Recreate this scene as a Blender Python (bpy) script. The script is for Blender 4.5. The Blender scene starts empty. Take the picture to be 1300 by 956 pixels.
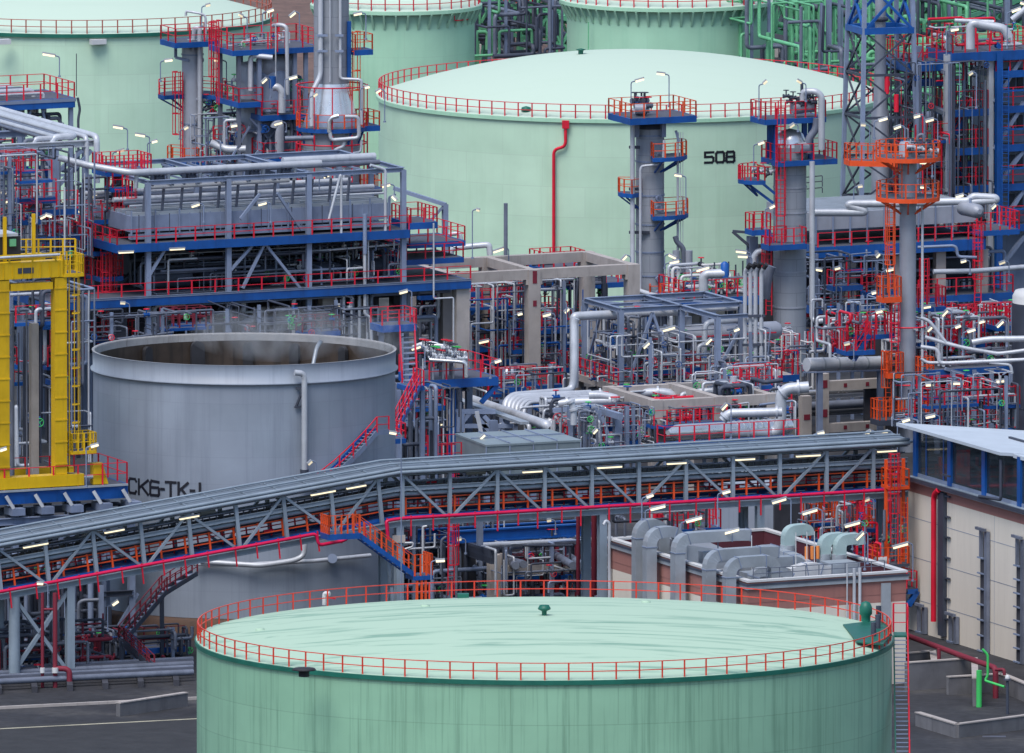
import bpy, math, random
from mathutils import Vector as V3, Matrix
R = math.radians
sin, cos, PI = math.sin, math.cos, math.pi
SC = bpy.context.scene
COL = SC.collection
# ------------------------------------------------------------------ camera (a very long lens from a hillside ~1.7 km away)
FPX, CAMH, PITCH = 32000.0, 213.0, R(6.30)
cam_d = bpy.data.cameras.new('camera')
cam_d.sensor_width = 36.0
cam_d.lens = 36.0 * FPX / 1300.0
cam_d.clip_start = 50.0
cam_d.clip_end = 12000.0
cam = bpy.data.objects.new('camera', cam_d)
cam.location = (0, 0, CAMH)
cam.rotation_euler = (PI / 2 - PITCH, 0, 0)
COL.objects.link(cam)
SC.camera = cam
# ------------------------------------------------------------------ sky, soft sun (overcast), exposure
SUN_EL, SUN_AZ = R(60), R(205)            # azimuth clockwise from +Y: veiled sun high behind the viewer
w = bpy.data.worlds.new('World'); SC.world = w
w.use_nodes = True
nt = w.node_tree
bg = nt.nodes['Background']
sky = nt.nodes.new('ShaderNodeTexSky')
sky.sky_type = 'NISHITA'
sky.sun_disc = False
sky.sun_elevation = SUN_EL
sky.sun_rotation = SUN_AZ
sky.air_density = 1.0
sky.dust_density = 1.2
sky.ozone_density = 1.0
nt.links.new(sky.outputs[0], bg.inputs[0])
bg.inputs[1].default_value = 0.085
sun_d = bpy.data.lights.new('sun', 'SUN')
sun_d.energy = 1.5
sun_d.angle = R(36)
sun_d.color = (1.0, 0.95, 0.88)
sun = bpy.data.objects.new('sun', sun_d)
sd = V3((sin(SUN_AZ) * cos(SUN_EL), cos(SUN_AZ) * cos(SUN_EL), sin(SUN_EL)))
sun.rotation_euler = sd.to_track_quat('Z', 'Y').to_euler()
COL.objects.link(sun)
SC.view_settings.view_transform = 'Standard'
SC.view_settings.look = 'None'
SC.view_settings.gamma = 1
SC.view_settings.use_curve_mapping = False
SC.view_settings.exposure = 1.0
SC.cycles.diffuse_bounces = 1

# ------------------------------------------------------------------ picture <-> place
cp, sp = cos(PITCH), sin(PITCH)
def ray(px, py):
    dx, dy = (px - 650) / FPX, (478 - py) / FPX
    return V3((dx, cp + dy * sp, -sp + dy * cp))
def W(px, py, Y):
    d = ray(px, py); t = Y / d.y
    return V3((d.x * t, Y, CAMH + d.z * t))
def G(px, py, z=0.0):
    d = ray(px, py); t = (z - CAMH) / d.z
    return V3((d.x * t, d.y * t, z))
def GY(px, Y, z=0.0):                       # point of a given depth and height that stands at picture column px
    depth = Y * cp + (CAMH - z) * sp
    return V3(((px - 650) / FPX * depth, Y, z))
UY, VY = 27.0, 69.5
U0 = V3((cos(R(UY)), sin(R(UY)), 0))        # plant grid: right and away
V0 = V3((cos(R(VY)), -sin(R(VY)), 0))       # right and towards the viewer
class PL:
    """vertical plane along U through picture column px at depth Y; (u, v, z) in metres"""
    def __init__(s, px, Y, u=None, v=None):
        s.o = GY(px, Y); s.U = u or U0; s.V = v or V0
        s.n = V3((-s.U.y, s.U.x, 0))
    def at(s, px, py, v=0.0):
        d = ray(px, py); o = s.o + s.V * v
        c = V3((0, 0, CAMH))
        t = (o - c).dot(s.n) / d.dot(s.n)
        return c + d * t
    def uz(s, px, py, v=0.0):
        p = s.at(px, py, v)
        return (p - s.o - s.V * v).dot(s.U), p.z
    def z(s, px, py, v=0.0): return s.at(px, py, v).z
    def u(s, px, v=0.0, py=400): return s.uz(px, py, v)[0]
    def P(s, u, v, z): 
        p = s.o + s.U * u + s.V * v
        return V3((p.x, p.y, z))

# ------------------------------------------------------------------ materials
MATS = {}
def mat(name, col, rough=0.55, metal=0.0, var=0.12, scale=0.6, streak=0.0, grime=None, spec=0.5, bump=0.0, emit=None, fine=0.0):
    m = bpy.data.materials.new(name); m.use_nodes = True
    n = m.node_tree.nodes; l = m.node_tree.links
    b = n['Principled BSDF']
    b.inputs['Roughness'].default_value = rough
    b.inputs['Metallic'].default_value = metal
    b.inputs['Specular IOR Level'].default_value = spec
    g = n.new('ShaderNodeNewGeometry')
    mp = n.new('ShaderNodeMapping'); mp.inputs['Scale'].default_value = (scale, scale, scale * (0.12 if streak else 1))
    l.new(g.outputs['Position'], mp.inputs['Vector'])
    nz = n.new('ShaderNodeTexNoise'); nz.inputs['Detail'].default_value = 6; nz.inputs['Scale'].default_value = 1.0
    nz.inputs['Roughness'].default_value = 0.62
    l.new(mp.outputs[0], nz.inputs['Vector'])
    mr = n.new('ShaderNodeMapRange')
    mr.inputs['From Min'].default_value = 0.3; mr.inputs['From Max'].default_value = 0.7
    mr.inputs['To Min'].default_value = 1 - var; mr.inputs['To Max'].default_value = 1 + var
    l.new(nz.outputs['Fac'], mr.inputs['Value'])
    # each object a slightly different tone
    oi = n.new('ShaderNodeObjectInfo')
    mo = n.new('ShaderNodeMapRange'); mo.inputs['To Min'].default_value = 1 - var * 0.6; mo.inputs['To Max'].default_value = 1 + var * 0.6
    l.new(oi.outputs['Random'], mo.inputs['Value'])
    mm = n.new('ShaderNodeMath'); mm.operation = 'MULTIPLY'
    l.new(mr.outputs[0], mm.inputs[0]); l.new(mo.outputs[0], mm.inputs[1])
    hs = n.new('ShaderNodeHueSaturation'); hs.inputs['Color'].default_value = (*col, 1)
    l.new(mm.outputs[0], hs.inputs['Value'])
    out = hs.outputs[0]
    if grime:
        n2 = n.new('ShaderNodeTexNoise'); n2.inputs['Scale'].default_value = 0.9; n2.inputs['Detail'].default_value = 8
        n2.inputs['Roughness'].default_value = 0.7
        mp2 = n.new('ShaderNodeMapping'); mp2.inputs['Scale'].default_value = (1.6, 1.6, 0.25); mp2.inputs['Location'].default_value = (13, 7, 3)
        l.new(g.outputs['Position'], mp2.inputs['Vector']); l.new(mp2.outputs[0], n2.inputs['Vector'])
        r2 = n.new('ShaderNodeMapRange'); r2.inputs['From Min'].default_value = 0.52; r2.inputs['From Max'].default_value = 0.75
        r2.inputs['To Max'].default_value = grime[1]
        l.new(n2.outputs['Fac'], r2.inputs['Value'])
        mx = n.new('ShaderNodeMix'); mx.data_type = 'RGBA'
        l.new(r2.outputs[0], mx.inputs['Factor']); l.new(out, mx.inputs['A']); mx.inputs['B'].default_value = (*grime[0], 1)
        out = mx.outputs['Result']
    l.new(out, b.inputs['Base Color'])
    rr = n.new('ShaderNodeMapRange'); rr.inputs['To Min'].default_value = max(0.05, rough - 0.12); rr.inputs['To Max'].default_value = min(1, rough + 0.12)
    l.new(nz.outputs['Fac'], rr.inputs['Value']); l.new(rr.outputs[0], b.inputs['Roughness'])
    if bump:
        bp = n.new('ShaderNodeBump'); bp.inputs['Strength'].default_value = bump; bp.inputs['Distance'].default_value = 0.05
        l.new(nz.outputs['Fac'], bp.inputs['Height']); l.new(bp.outputs[0], b.inputs['Normal'])
    if emit:
        b.inputs['Emission Color'].default_value = (*emit[0], 1); b.inputs['Emission Strength'].default_value = emit[1]
    MATS[name] = m
    return m
RED = mat('red_paint', (0.68, 0.009, 0.038), 0.45, var=0.15, grime=((0.33, 0.02, 0.03), 0.45))
ORANGE = mat('orange_paint', (0.78, 0.085, 0.015), 0.45, var=0.12, grime=((0.5, 0.06, 0.02), 0.5))
BLUE = mat('blue_paint', (0.004, 0.082, 0.34), 0.45, var=0.2, grime=((0.008, 0.03, 0.11), 0.6))
STEEL = mat('grey_steel_paint', (0.205, 0.255, 0.375), 0.5, var=0.16, grime=((0.11, 0.13, 0.19), 0.6))
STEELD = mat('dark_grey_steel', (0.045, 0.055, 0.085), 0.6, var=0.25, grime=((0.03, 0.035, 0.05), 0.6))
BRIDGE = mat('grey_blue_steel', (0.24, 0.30, 0.37), 0.5, var=0.12, grime=((0.13, 0.17, 0.22), 0.5))
PIPE = mat('aluminium_cladding', (0.50, 0.53, 0.59), 0.40, metal=0.15, var=0.12, grime=((0.27, 0.29, 0.34), 0.6))
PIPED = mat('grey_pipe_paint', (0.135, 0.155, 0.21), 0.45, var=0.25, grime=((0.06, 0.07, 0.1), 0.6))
CLAD = mat('vessel_cladding', (0.31, 0.335, 0.40), 0.45, metal=0.1, var=0.10, grime=((0.24, 0.25, 0.29), 0.5))
SHINY = mat('bright_cladding', (0.68, 0.70, 0.73), 0.28, metal=0.7, var=0.08)
GALV = mat('galvanised_duct', (0.36, 0.40, 0.45), 0.42, metal=0.3, var=0.14)
CONC = mat('concrete', (0.40, 0.365, 0.35), 0.85, var=0.14, grime=((0.20, 0.175, 0.165), 0.7))
CONCD = mat('shade_dark_concrete', (0.042, 0.044, 0.058), 0.9, var=0.25, grime=((0.02, 0.022, 0.03), 0.7))  # near-black copy of the concrete, lowered to put shade into deep bays
FIRE = mat('fire_panel_red', (0.19, 0.015, 0.035), 0.7, var=0.1)
YELLOW = mat('yellow_paint', (0.68, 0.42, 0.004), 0.42, var=0.12, grime=((0.33, 0.19, 0.01), 0.55))
GREENS = mat('green_steel_paint', (0.15, 0.47, 0.25), 0.5, var=0.18, grime=((0.04, 0.2, 0.11), 0.6))
GREEND = mat('dark_green_paint', (0.006, 0.12, 0.085), 0.5, var=0.2)
GREENB = mat('bright_green_paint', (0.05, 0.52, 0.12), 0.5, var=0.1)
BLACK = mat('black_lettering', (0.008, 0.009, 0.018), 0.6, var=0.2)
DARK = mat('dark_rubber', (0.02, 0.021, 0.027), 0.7, var=0.3)
GRATE = mat('steel_grating', (0.085, 0.095, 0.13), 0.7, var=0.2, grime=((0.07, 0.06, 0.06), 0.6))
ROOFW = mat('pale_roof_sheet', (0.50, 0.56, 0.64), 0.5, var=0.08)
WHITE = mat('white_paint', (0.60, 0.61, 0.63), 0.5, var=0.06)
CREAM = mat('cream_render', (0.74, 0.68, 0.60), 0.85, var=0.06, streak=1, grime=((0.58, 0.52, 0.46), 0.4))
PINK = mat('salmon_render', (0.36, 0.165, 0.145), 0.85, var=0.1, streak=1, grime=((0.22, 0.105, 0.10), 0.5))
MAROON = mat('maroon_felt', (0.10, 0.022, 0.035), 0.8, var=0.15)
COPPER = mat('orange_cap', (0.75, 0.24, 0.06), 0.5)
LAMPM = mat('lamp_diffuser', (0.62, 0.58, 0.46), 0.4, emit=((1.0, 0.84, 0.52), 0.62))
LAMPM2 = mat('lamp_diffuser_dim', (0.62, 0.58, 0.46), 0.4, emit=((1.0, 0.82, 0.48), 0.3))
LAMPH = mat('lamp_housing', (0.34, 0.36, 0.40), 0.45, var=0.1)

def tank_mat(name, col, seam=0.9, seamh=2.4, seamw=7.0, dirt=(0.25, 0.4, 0.3), dirtf=0.5, var=0.06, rough=0.5, streaks=1.0, seamf=0.86, low=0.35, sx=1.3):
    """painted tank shell: plate courses (UV in metres), rain streaks below the rim"""
    m = bpy.data.materials.new(name); m.use_nodes = True
    n = m.node_tree.nodes; l = m.node_tree.links; b = n['Principled BSDF']
    b.inputs['Roughness'].default_value = rough
    uv = n.new('ShaderNodeUVMap'); uv.uv_map = 'UVMap'
    br = n.new('ShaderNodeTexBrick'); br.offset = 0.5
    br.inputs['Scale'].default_value = 1.0; br.inputs['Brick Width'].default_value = seamw; br.inputs['Row Height'].default_value = seamh
    br.inputs['Mortar Size'].default_value = 0.035; br.inputs['Mortar Smooth'].default_value = 0.5
    br.inputs['Color1'].default_value = (1, 1, 1, 1); br.inputs['Color2'].default_value = (0.93, 0.95, 0.94, 1); br.inputs['Mortar'].default_value = (seamf, seamf, seamf, 1)
    l.new(uv.outputs[0], br.inputs['Vector'])
    mp = n.new('ShaderNodeMapping'); mp.inputs['Scale'].default_value = (sx, 0.05, 1); l.new(uv.outputs[0], mp.inputs['Vector'])
    nz = n.new('ShaderNodeTexNoise'); nz.inputs['Scale'].default_value = 1.0; nz.inputs['Detail'].default_value = 7; nz.inputs['Roughness'].default_value = 0.68
    l.new(mp.outputs[0], nz.inputs['Vector'])
    r1 = n.new('ShaderNodeMapRange'); r1.inputs['From Min'].default_value = 0.5; r1.inputs['From Max'].default_value = 0.78; r1.inputs['To Max'].default_value = dirtf * streaks
    l.new(nz.outputs['Fac'], r1.inputs['Value'])
    n2 = n.new('ShaderNodeTexNoise'); n2.inputs['Scale'].default_value = low; n2.inputs['Detail'].default_value = 5; l.new(uv.outputs[0], n2.inputs['Vector'])
    r2 = n.new('ShaderNodeMapRange'); r2.inputs['From Min'].default_value = 0.3; r2.inputs['From Max'].default_value = 0.7
    r2.inputs['To Min'].default_value = 1 - var; r2.inputs['To Max'].default_value = 1 + var
    l.new(n2.outputs['Fac'], r2.inputs['Value'])
    m1 = n.new('ShaderNodeMix'); m1.data_type = 'RGBA'; m1.blend_type = 'MULTIPLY'; m1.inputs['Factor'].default_value = 1
    m1.inputs['A'].default_value = (*col, 1); l.new(br.outputs['Color'], m1.inputs['B'])
    hs = n.new('ShaderNodeHueSaturation'); l.new(m1.outputs['Result'], hs.inputs['Color']); l.new(r2.outputs[0], hs.inputs['Value'])
    m2 = n.new('ShaderNodeMix'); m2.data_type = 'RGBA'; l.new(r1.outputs[0], m2.inputs['Factor'])
    l.new(hs.outputs[0], m2.inputs['A']); m2.inputs['B'].default_value = (*dirt, 1)
    l.new(m2.outputs['Result'], b.inputs['Base Color'])
    MATS[name] = m
    return m
MINT = tank_mat('mint_tank_paint', (0.54, 0.75, 0.585), dirt=(0.43, 0.64, 0.475), dirtf=0.7, seamf=0.88)
MINT2 = tank_mat('mint_tank_paint_saturated', (0.40, 0.68, 0.50), dirt=(0.29, 0.57, 0.41), dirtf=0.7, seamf=0.92)
MINT3 = tank_mat('weathered_green_tank_paint', (0.27, 0.50, 0.35), dirt=(0.06, 0.16, 0.11), dirtf=0.8, seamf=0.78, var=0.07, low=0.25, sx=2.4)
GREYT = tank_mat('grey_tank_paint', (0.27, 0.31, 0.39), dirt=(0.16, 0.19, 0.25), dirtf=0.75, seamh=1.9, seamw=6.0, seamf=0.9, var=0.16, low=0.16)
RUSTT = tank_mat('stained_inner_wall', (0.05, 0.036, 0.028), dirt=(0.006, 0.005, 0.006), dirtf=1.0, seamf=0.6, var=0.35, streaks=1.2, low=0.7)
STACKM = tank_mat('riveted_stack_sheet', (0.29, 0.315, 0.37), dirt=(0.20, 0.21, 0.25), dirtf=0.6, seamh=1.3, seamw=2.6, seamf=0.72, var=0.08)

def roof_mat(name, col, dark, amount):
    """tank roof: pale paint with shallow rain-pooling streaks that run across it"""
    m = bpy.data.materials.new(name); m.use_nodes = True
    n = m.node_tree.nodes; l = m.node_tree.links; b = n['Principled BSDF']
    b.inputs['Roughness'].default_value = 0.8; b.inputs['Specular IOR Level'].default_value = 0.25
    g = n.new('ShaderNodeNewGeometry')
    mp = n.new('ShaderNodeMapping'); mp.inputs['Scale'].default_value = (0.05, 0.5, 1); mp.inputs['Rotation'].default_value = (0, 0, R(-11))
    l.new(g.outputs['Position'], mp.inputs['Vector'])
    nz = n.new('ShaderNodeTexNoise'); nz.inputs['Scale'].default_value = 1.0; nz.inputs['Detail'].default_value = 7; nz.inputs['Distortion'].default_value = 1.6; nz.inputs['Roughness'].default_value = .58
    l.new(mp.outputs[0], nz.inputs['Vector'])
    r1 = n.new('ShaderNodeMapRange'); r1.inputs['From Min'].default_value = 0.535; r1.inputs['From Max'].default_value = 0.64; r1.inputs['To Max'].default_value = amount * .8
    l.new(nz.outputs['Fac'], r1.inputs['Value'])
    n2 = n.new('ShaderNodeTexNoise'); n2.inputs['Scale'].default_value = 0.12; n2.inputs['Detail'].default_value = 4
    l.new(g.outputs['Position'], n2.inputs['Vector'])
    r2 = n.new('ShaderNodeMapRange'); r2.inputs['From Min'].default_value = 0.35; r2.inputs['From Max'].default_value = 0.65; r2.inputs['To Min'].default_value = 0.6; r2.inputs['To Max'].default_value = 1.0
    l.new(n2.outputs['Fac'], r2.inputs['Value'])
    mu = n.new('ShaderNodeMath'); mu.operation = 'MULTIPLY'; l.new(r1.outputs[0], mu.inputs[0]); l.new(r2.outputs[0], mu.inputs[1])
    mx = n.new('ShaderNodeMix'); mx.data_type = 'RGBA'; l.new(mu.outputs[0], mx.inputs['Factor'])
    mx.inputs['A'].default_value = (*col, 1); mx.inputs['B'].default_value = (*dark, 1)
    l.new(mx.outputs['Result'], b.inputs['Base Color'])
    MATS[name] = m
    return m
ROOFM = roof_mat('pale_mint_roof', (0.50, 0.625, 0.53), (0.46, 0.59, 0.48), 0.25)
ROOFS = roof_mat('stained_mint_roof', (0.41, 0.565, 0.445), (0.14, 0.29, 0.225), 0.95)

# ------------------------------------------------------------------ mesh builder
class MB:
    def __init__(s): s.v = []; s.f = []; s.sm = []; s.uv = []
    def add(s, vs, fs, smooth=False, uvs=None):
        o = len(s.v); s.v += [tuple(x) for x in vs]
        for i, f in enumerate(fs):
            s.f.append([o + k for k in f]); s.sm.append(smooth)
            s.uv.append(uvs[i] if uvs else None)
        return s
    def hexa(s, c):                           # 8 corners, bottom 0-3 then top 4-7 (counter-clockwise from above)
        return s.add(c, [(3, 2, 1, 0), (4, 5, 6, 7), (0, 1, 5, 4), (1, 2, 6, 5), (2, 3, 7, 6), (3, 0, 4, 7)])
    def box(s, c, sx, sy, sz, rz=0.0):        # centre of base
        c = V3(c); a, b = cos(rz), sin(rz); o = []
        for z in (0, sz):
            for x, y in ((-1, -1), (1, -1), (1, 1), (-1, 1)):
                X, Y = x * sx / 2, y * sy / 2
                o.append((c.x + X * a - Y * b, c.y + X * b + Y * a, c.z + z))
        return s.hexa(o)
    def ubox(s, pl, u0, u1, v0, v1, z0, z1):  # box on the plant grid
        o = []
        for z in (z0, z1):
            for u, v in ((u0, v1), (u1, v1), (u1, v0), (u0, v0)): o.append(pl.P(u, v, z))
        return s.hexa(o)
    def beam(s, a, b, w, h=None, up=(0, 0, 1)):
        h = h or w; a, b = V3(a), V3(b); d = b - a
        if d.length < 1e-5: return s
        d.normalize(); up = V3(up)
        if abs(d.dot(up)) > 0.98: up = V3((0.35, -0.937, 0)) if abs(d.z) > 0.9 else V3((0, 0, 1))
        x = d.cross(up).normalized(); y = x.cross(d).normalized()
        x *= w / 2; y *= h / 2
        return s.hexa([a - x - y, a + x - y, b + x - y, b - x - y, a - x + y, a + x + y, b + x + y, b - x + y])
    def hbeam(s, a, b, w, h=None, t=None, up=(0, 0, 1)):      # rolled H section, flanges square to 'up'
        h = h or w; t = t or max(0.03, 0.12 * h); a, b = V3(a), V3(b); d = b - a
        if d.length < 1e-5: return s
        d.normalize(); up = V3(up)
        if abs(d.dot(up)) > 0.98: up = V0
        x = d.cross(up).normalized(); y = x.cross(d).normalized()
        for k in (-1, 1):
            o = y * (k * (h / 2 - t / 2)); s.beam(a + o, b + o, w, t, up)
        return s.beam(a, b, t, h - 2 * t, up)
    def ring(s, c, ax, r, n):
        ax = V3(ax).normalized(); t = V3((0, 0, 1)) if abs(ax.z) < 0.95 else V3((1, 0, 0))
        x = ax.cross(t).normalized(); y = x.cross(ax).normalized() * -1
        return [V3(c) + x * (r * cos(2 * PI * k / n)) + y * (r * sin(2 * PI * k / n)) for k in range(n)]
    def tube(s, pts, r, n=8, bend=None, caps=True):
        pts = [V3(p) for p in pts]
        if isinstance(r, (list, tuple)): bend = 0
        if bend is None: bend = r * 2.2
        if bend and len(pts) > 2:
            q = [pts[0]]
            for i in range(1, len(pts) - 1):
                a, b, c = pts[i - 1], pts[i], pts[i + 1]
                l1, l2 = (a - b).length, (c - b).length
                if l1 < 1e-4 or l2 < 1e-4: continue
                k = min(bend, l1 * 0.48, l2 * 0.48)
                p0, p1 = b + (a - b) / l1 * k, b + (c - b) / l2 * k
                for t in (0, .25, .5, .75, 1):
                    q.append(p0 * (1 - t) ** 2 + b * 2 * t * (1 - t) + p1 * t * t)
            q.append(pts[-1]); pts = q
        rings = []; prev = None
        for i, p in enumerate(pts):
            d = (pts[min(i + 1, len(pts) - 1)] - pts[max(i - 1, 0)])
            if d.length < 1e-6: d = V3((0, 0, 1))
            d.normalize()
            if prev is None:
                t = V3((0, 0, 1)) if abs(d.z) < 0.9 else V3((1, 0, 0)); x = d.cross(t).normalized()
            else:
                x = prev - d * prev.dot(d)
                x = x.normalized() if x.length > 1e-6 else d.orthogonal().normalized()
            prev = x; y = d.cross(x)
            rr = r[i] if isinstance(r, (list, tuple)) else r
            rings.append([p + x * (rr * cos(2 * PI * k / n)) + y * (rr * sin(2 * PI * k / n)) for k in range(n)])
        vs = [v for rg in rings for v in rg]; fs = []
        for i in range(len(rings) - 1):
            for k in range(n):
                a, b = i * n + k, i * n + (k + 1) % n
                fs.append((a, b, b + n, a + n))
        s.add(vs, fs, True)
        if caps:
            s.add(rings[0], [tuple(range(n))[::-1]]); s.add(rings[-1], [tuple(range(n))])
        return s
    def lathe(s, c, prof, n=32, a0=0.0, a1=2 * PI, uvr=None, smooth=True):   # prof: (r, z) list, outward normals when z rises
        c = V3(c); full = abs(a1 - a0 - 2 * PI) < 1e-6; m = n if full else n + 1
        vs = []
        for r, z in prof:
            for k in range(m):
                a = a0 + (a1 - a0) * k / n
                vs.append((c.x + r * cos(a), c.y + r * sin(a), c.z + z))
        fs, us = [], []
        d = 0; ds = [0]
        for i in range(1, len(prof)):
            d += math.hypot(prof[i][0] - prof[i - 1][0], prof[i][1] - prof[i - 1][1]); ds.append(d)
        R0 = uvr or max(p[0] for p in prof)
        for i in range(len(prof) - 1):
            for k in range(n):
                k2 = (k + 1) % m if full else k + 1
                fs.append((i * m + k, i * m + k2, (i + 1) * m + k2, (i + 1) * m + k))
                ua, ub = R0 * (a0 + (a1 - a0) * k / n), R0 * (a0 + (a1 - a0) * (k + 1) / n)
                us.append(((ua, ds[i]), (ub, ds[i]), (ub, ds[i + 1]), (ua, ds[i + 1])))
        return s.add(vs, fs, smooth, us)
    def cyl(s, a, b, r, n=12): return s.tube([a, b], r, n, 0)
    def disc(s, c, r, n=24, up=1):
        c = V3(c); vs = [(c.x + r * cos(2 * PI * k / n), c.y + r * sin(2 * PI * k / n), c.z) for k in range(n)]
        return s.add(vs, [tuple(range(n)) if up > 0 else tuple(range(n))[::-1]])
    def quad(s, a, b, c, d): return s.add([a, b, c, d], [(0, 1, 2, 3)])
    def prism(s, pts, z0, z1):
        n = len(pts); vs = [(p[0], p[1], z0) for p in pts] + [(p[0], p[1], z1) for p in pts]
        fs = [tuple(range(n))[::-1], tuple(range(n, 2 * n))] + [(k, (k + 1) % n, n + (k + 1) % n, n + k) for k in range(n)]
        return s.add(vs, fs)
    def build(s, name, m, parent=None, loc=None):
        if not s.v: return None
        me = bpy.data.meshes.new(name)
        if parent is not None:
            o0 = V3(parent.location); q = parent
            while q.parent: q = q.parent; o0 = o0 + V3(q.location)
        else:
            if loc is None:
                zs = min(v[2] for v in s.v); xs = [v[0] for v in s.v]; ys = [v[1] for v in s.v]
                loc = ((min(xs) + max(xs)) / 2, (min(ys) + max(ys)) / 2, zs)
            o0 = V3(loc)
        me.from_pydata([(x - o0.x, y - o0.y, z - o0.z) for x, y, z in s.v], [], s.f)
        me.polygons.foreach_set('use_smooth', s.sm)
        if any(u is not None for u in s.uv):
            uvl = me.uv_layers.new(name='UVMap'); data = []
            for f, u in zip(s.f, s.uv):
                if u is None: data += [0.0, 0.0] * len(f)
                else:
                    for q in u: data += [q[0], q[1]]
            uvl.data.foreach_set('uv', data)
        me.materials.append(m)
        ob = bpy.data.objects.new(name, me); COL.objects.link(ob)
        if parent is not None: ob.parent = parent
        else: ob.location = o0
        return ob
def each(mb, name, m, parent, n=8):
    """every n-vertex piece of the builder as a part of its own"""
    for k in range(0, len(mb.v), n):
        o = MB(); o.v = mb.v[k:k + n]
        for f, sm, uv in zip(mb.f, mb.sm, mb.uv):
            if k <= f[0] < k + n: o.f.append([i - k for i in f]); o.sm.append(sm); o.uv.append(uv)
        o.build(name, m, parent)
def thing(name, label, cat, loc, group=None):
    o = bpy.data.objects.new(name, None); COL.objects.link(o)
    o.empty_display_size = 0.5; o.location = loc; o['label'] = label; o['category'] = cat
    if group: o['group'] = group
    return o
def tag(o, label, cat, group=None, kind=None):
    if label: o['label'] = label
    if cat: o['category'] = cat
    if group: o['group'] = group
    if kind: o['kind'] = kind
    return o
def struct(o): o['kind'] = 'structure'; return o

# ------------------------------------------------------------------ plant vocabulary
RW, PW = 0.050, 0.105                         # rail and post widths
def rail_path(mb, pts, h=1.1, sp=1.5, closed=False, pw=PW, rw=RW, mids=1, toe=True, n=None):
    pts = [V3(p) for p in pts]
    if closed: pts = pts + [pts[0]]
    for a, b in zip(pts[:-1], pts[1:]):
        L = (b - a).length
        if L < 0.05: continue
        k = max(1, round(L / sp))
        for i in range(k + 1):
            p = a.lerp(b, i / k); mb.beam(p, p + V3((0, 0, h)), pw, pw * 0.7)
        for j in range(mids + 1):
            zz = V3((0, 0, h * (j + 1) / (mids + 1)))
            mb.beam(a + zz, b + zz, rw, rw)
    return mb
def platform(t, pl, u0, u1, v0, v1, z, rails='FBLR', rm=None, dm=None, bh=0.42, sp=1.4, h=1.1, inner=True):
    """rectangular steel platform: edge beams, grating deck, railing"""
    dm = dm or BLUE; rm = rm or RED
    e = MB()
    for a, b in (((u0, v1), (u1, v1)), ((u1, v1), (u1, v0)), ((u1, v0), (u0, v0)), ((u0, v0), (u0, v1))):
        e.beam(pl.P(*a, z - bh / 2), pl.P(*b, z - bh / 2), 0.14, bh)
    if inner:
        k = max(1, int((u1 - u0) / 3.0))
        for i in range(1, k): 
            uu = u0 + (u1 - u0) * i / k
            e.beam(pl.P(uu, v0 + .08, z - bh / 2 - .03), pl.P(uu, v1 - .08, z - bh / 2 - .03), 0.12, bh * 0.7)
    e.build('edge_beam', dm, t)
    MB().ubox(pl, u0 + .075, u1 - .075, v0 + .075, v1 - .075, z - 0.06, z - 0.012).build('deck', GRATE, t)
    r = MB()
    if 'F' in rails: rail_path(r, [pl.P(u0, v1, z), pl.P(u1, v1, z)], h, sp)
    if 'B' in rails: rail_path(r, [pl.P(u0, v0, z), pl.P(u1, v0, z)], h, sp)
    if 'L' in rails: rail_path(r, [pl.P(u0, v0, z), pl.P(u0, v1, z)], h, sp)
    if 'R' in rails: rail_path(r, [pl.P(u1, v0, z), pl.P(u1, v1, z)], h, sp)
    r.build('railing', rm, t)
def arc_pts(c, r, a0, a1, n, z): return [V3((c.x + r * cos(a0 + (a1 - a0) * k / n), c.y + r * sin(a0 + (a1 - a0) * k / n), z)) for k in range(n + 1)]
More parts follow.
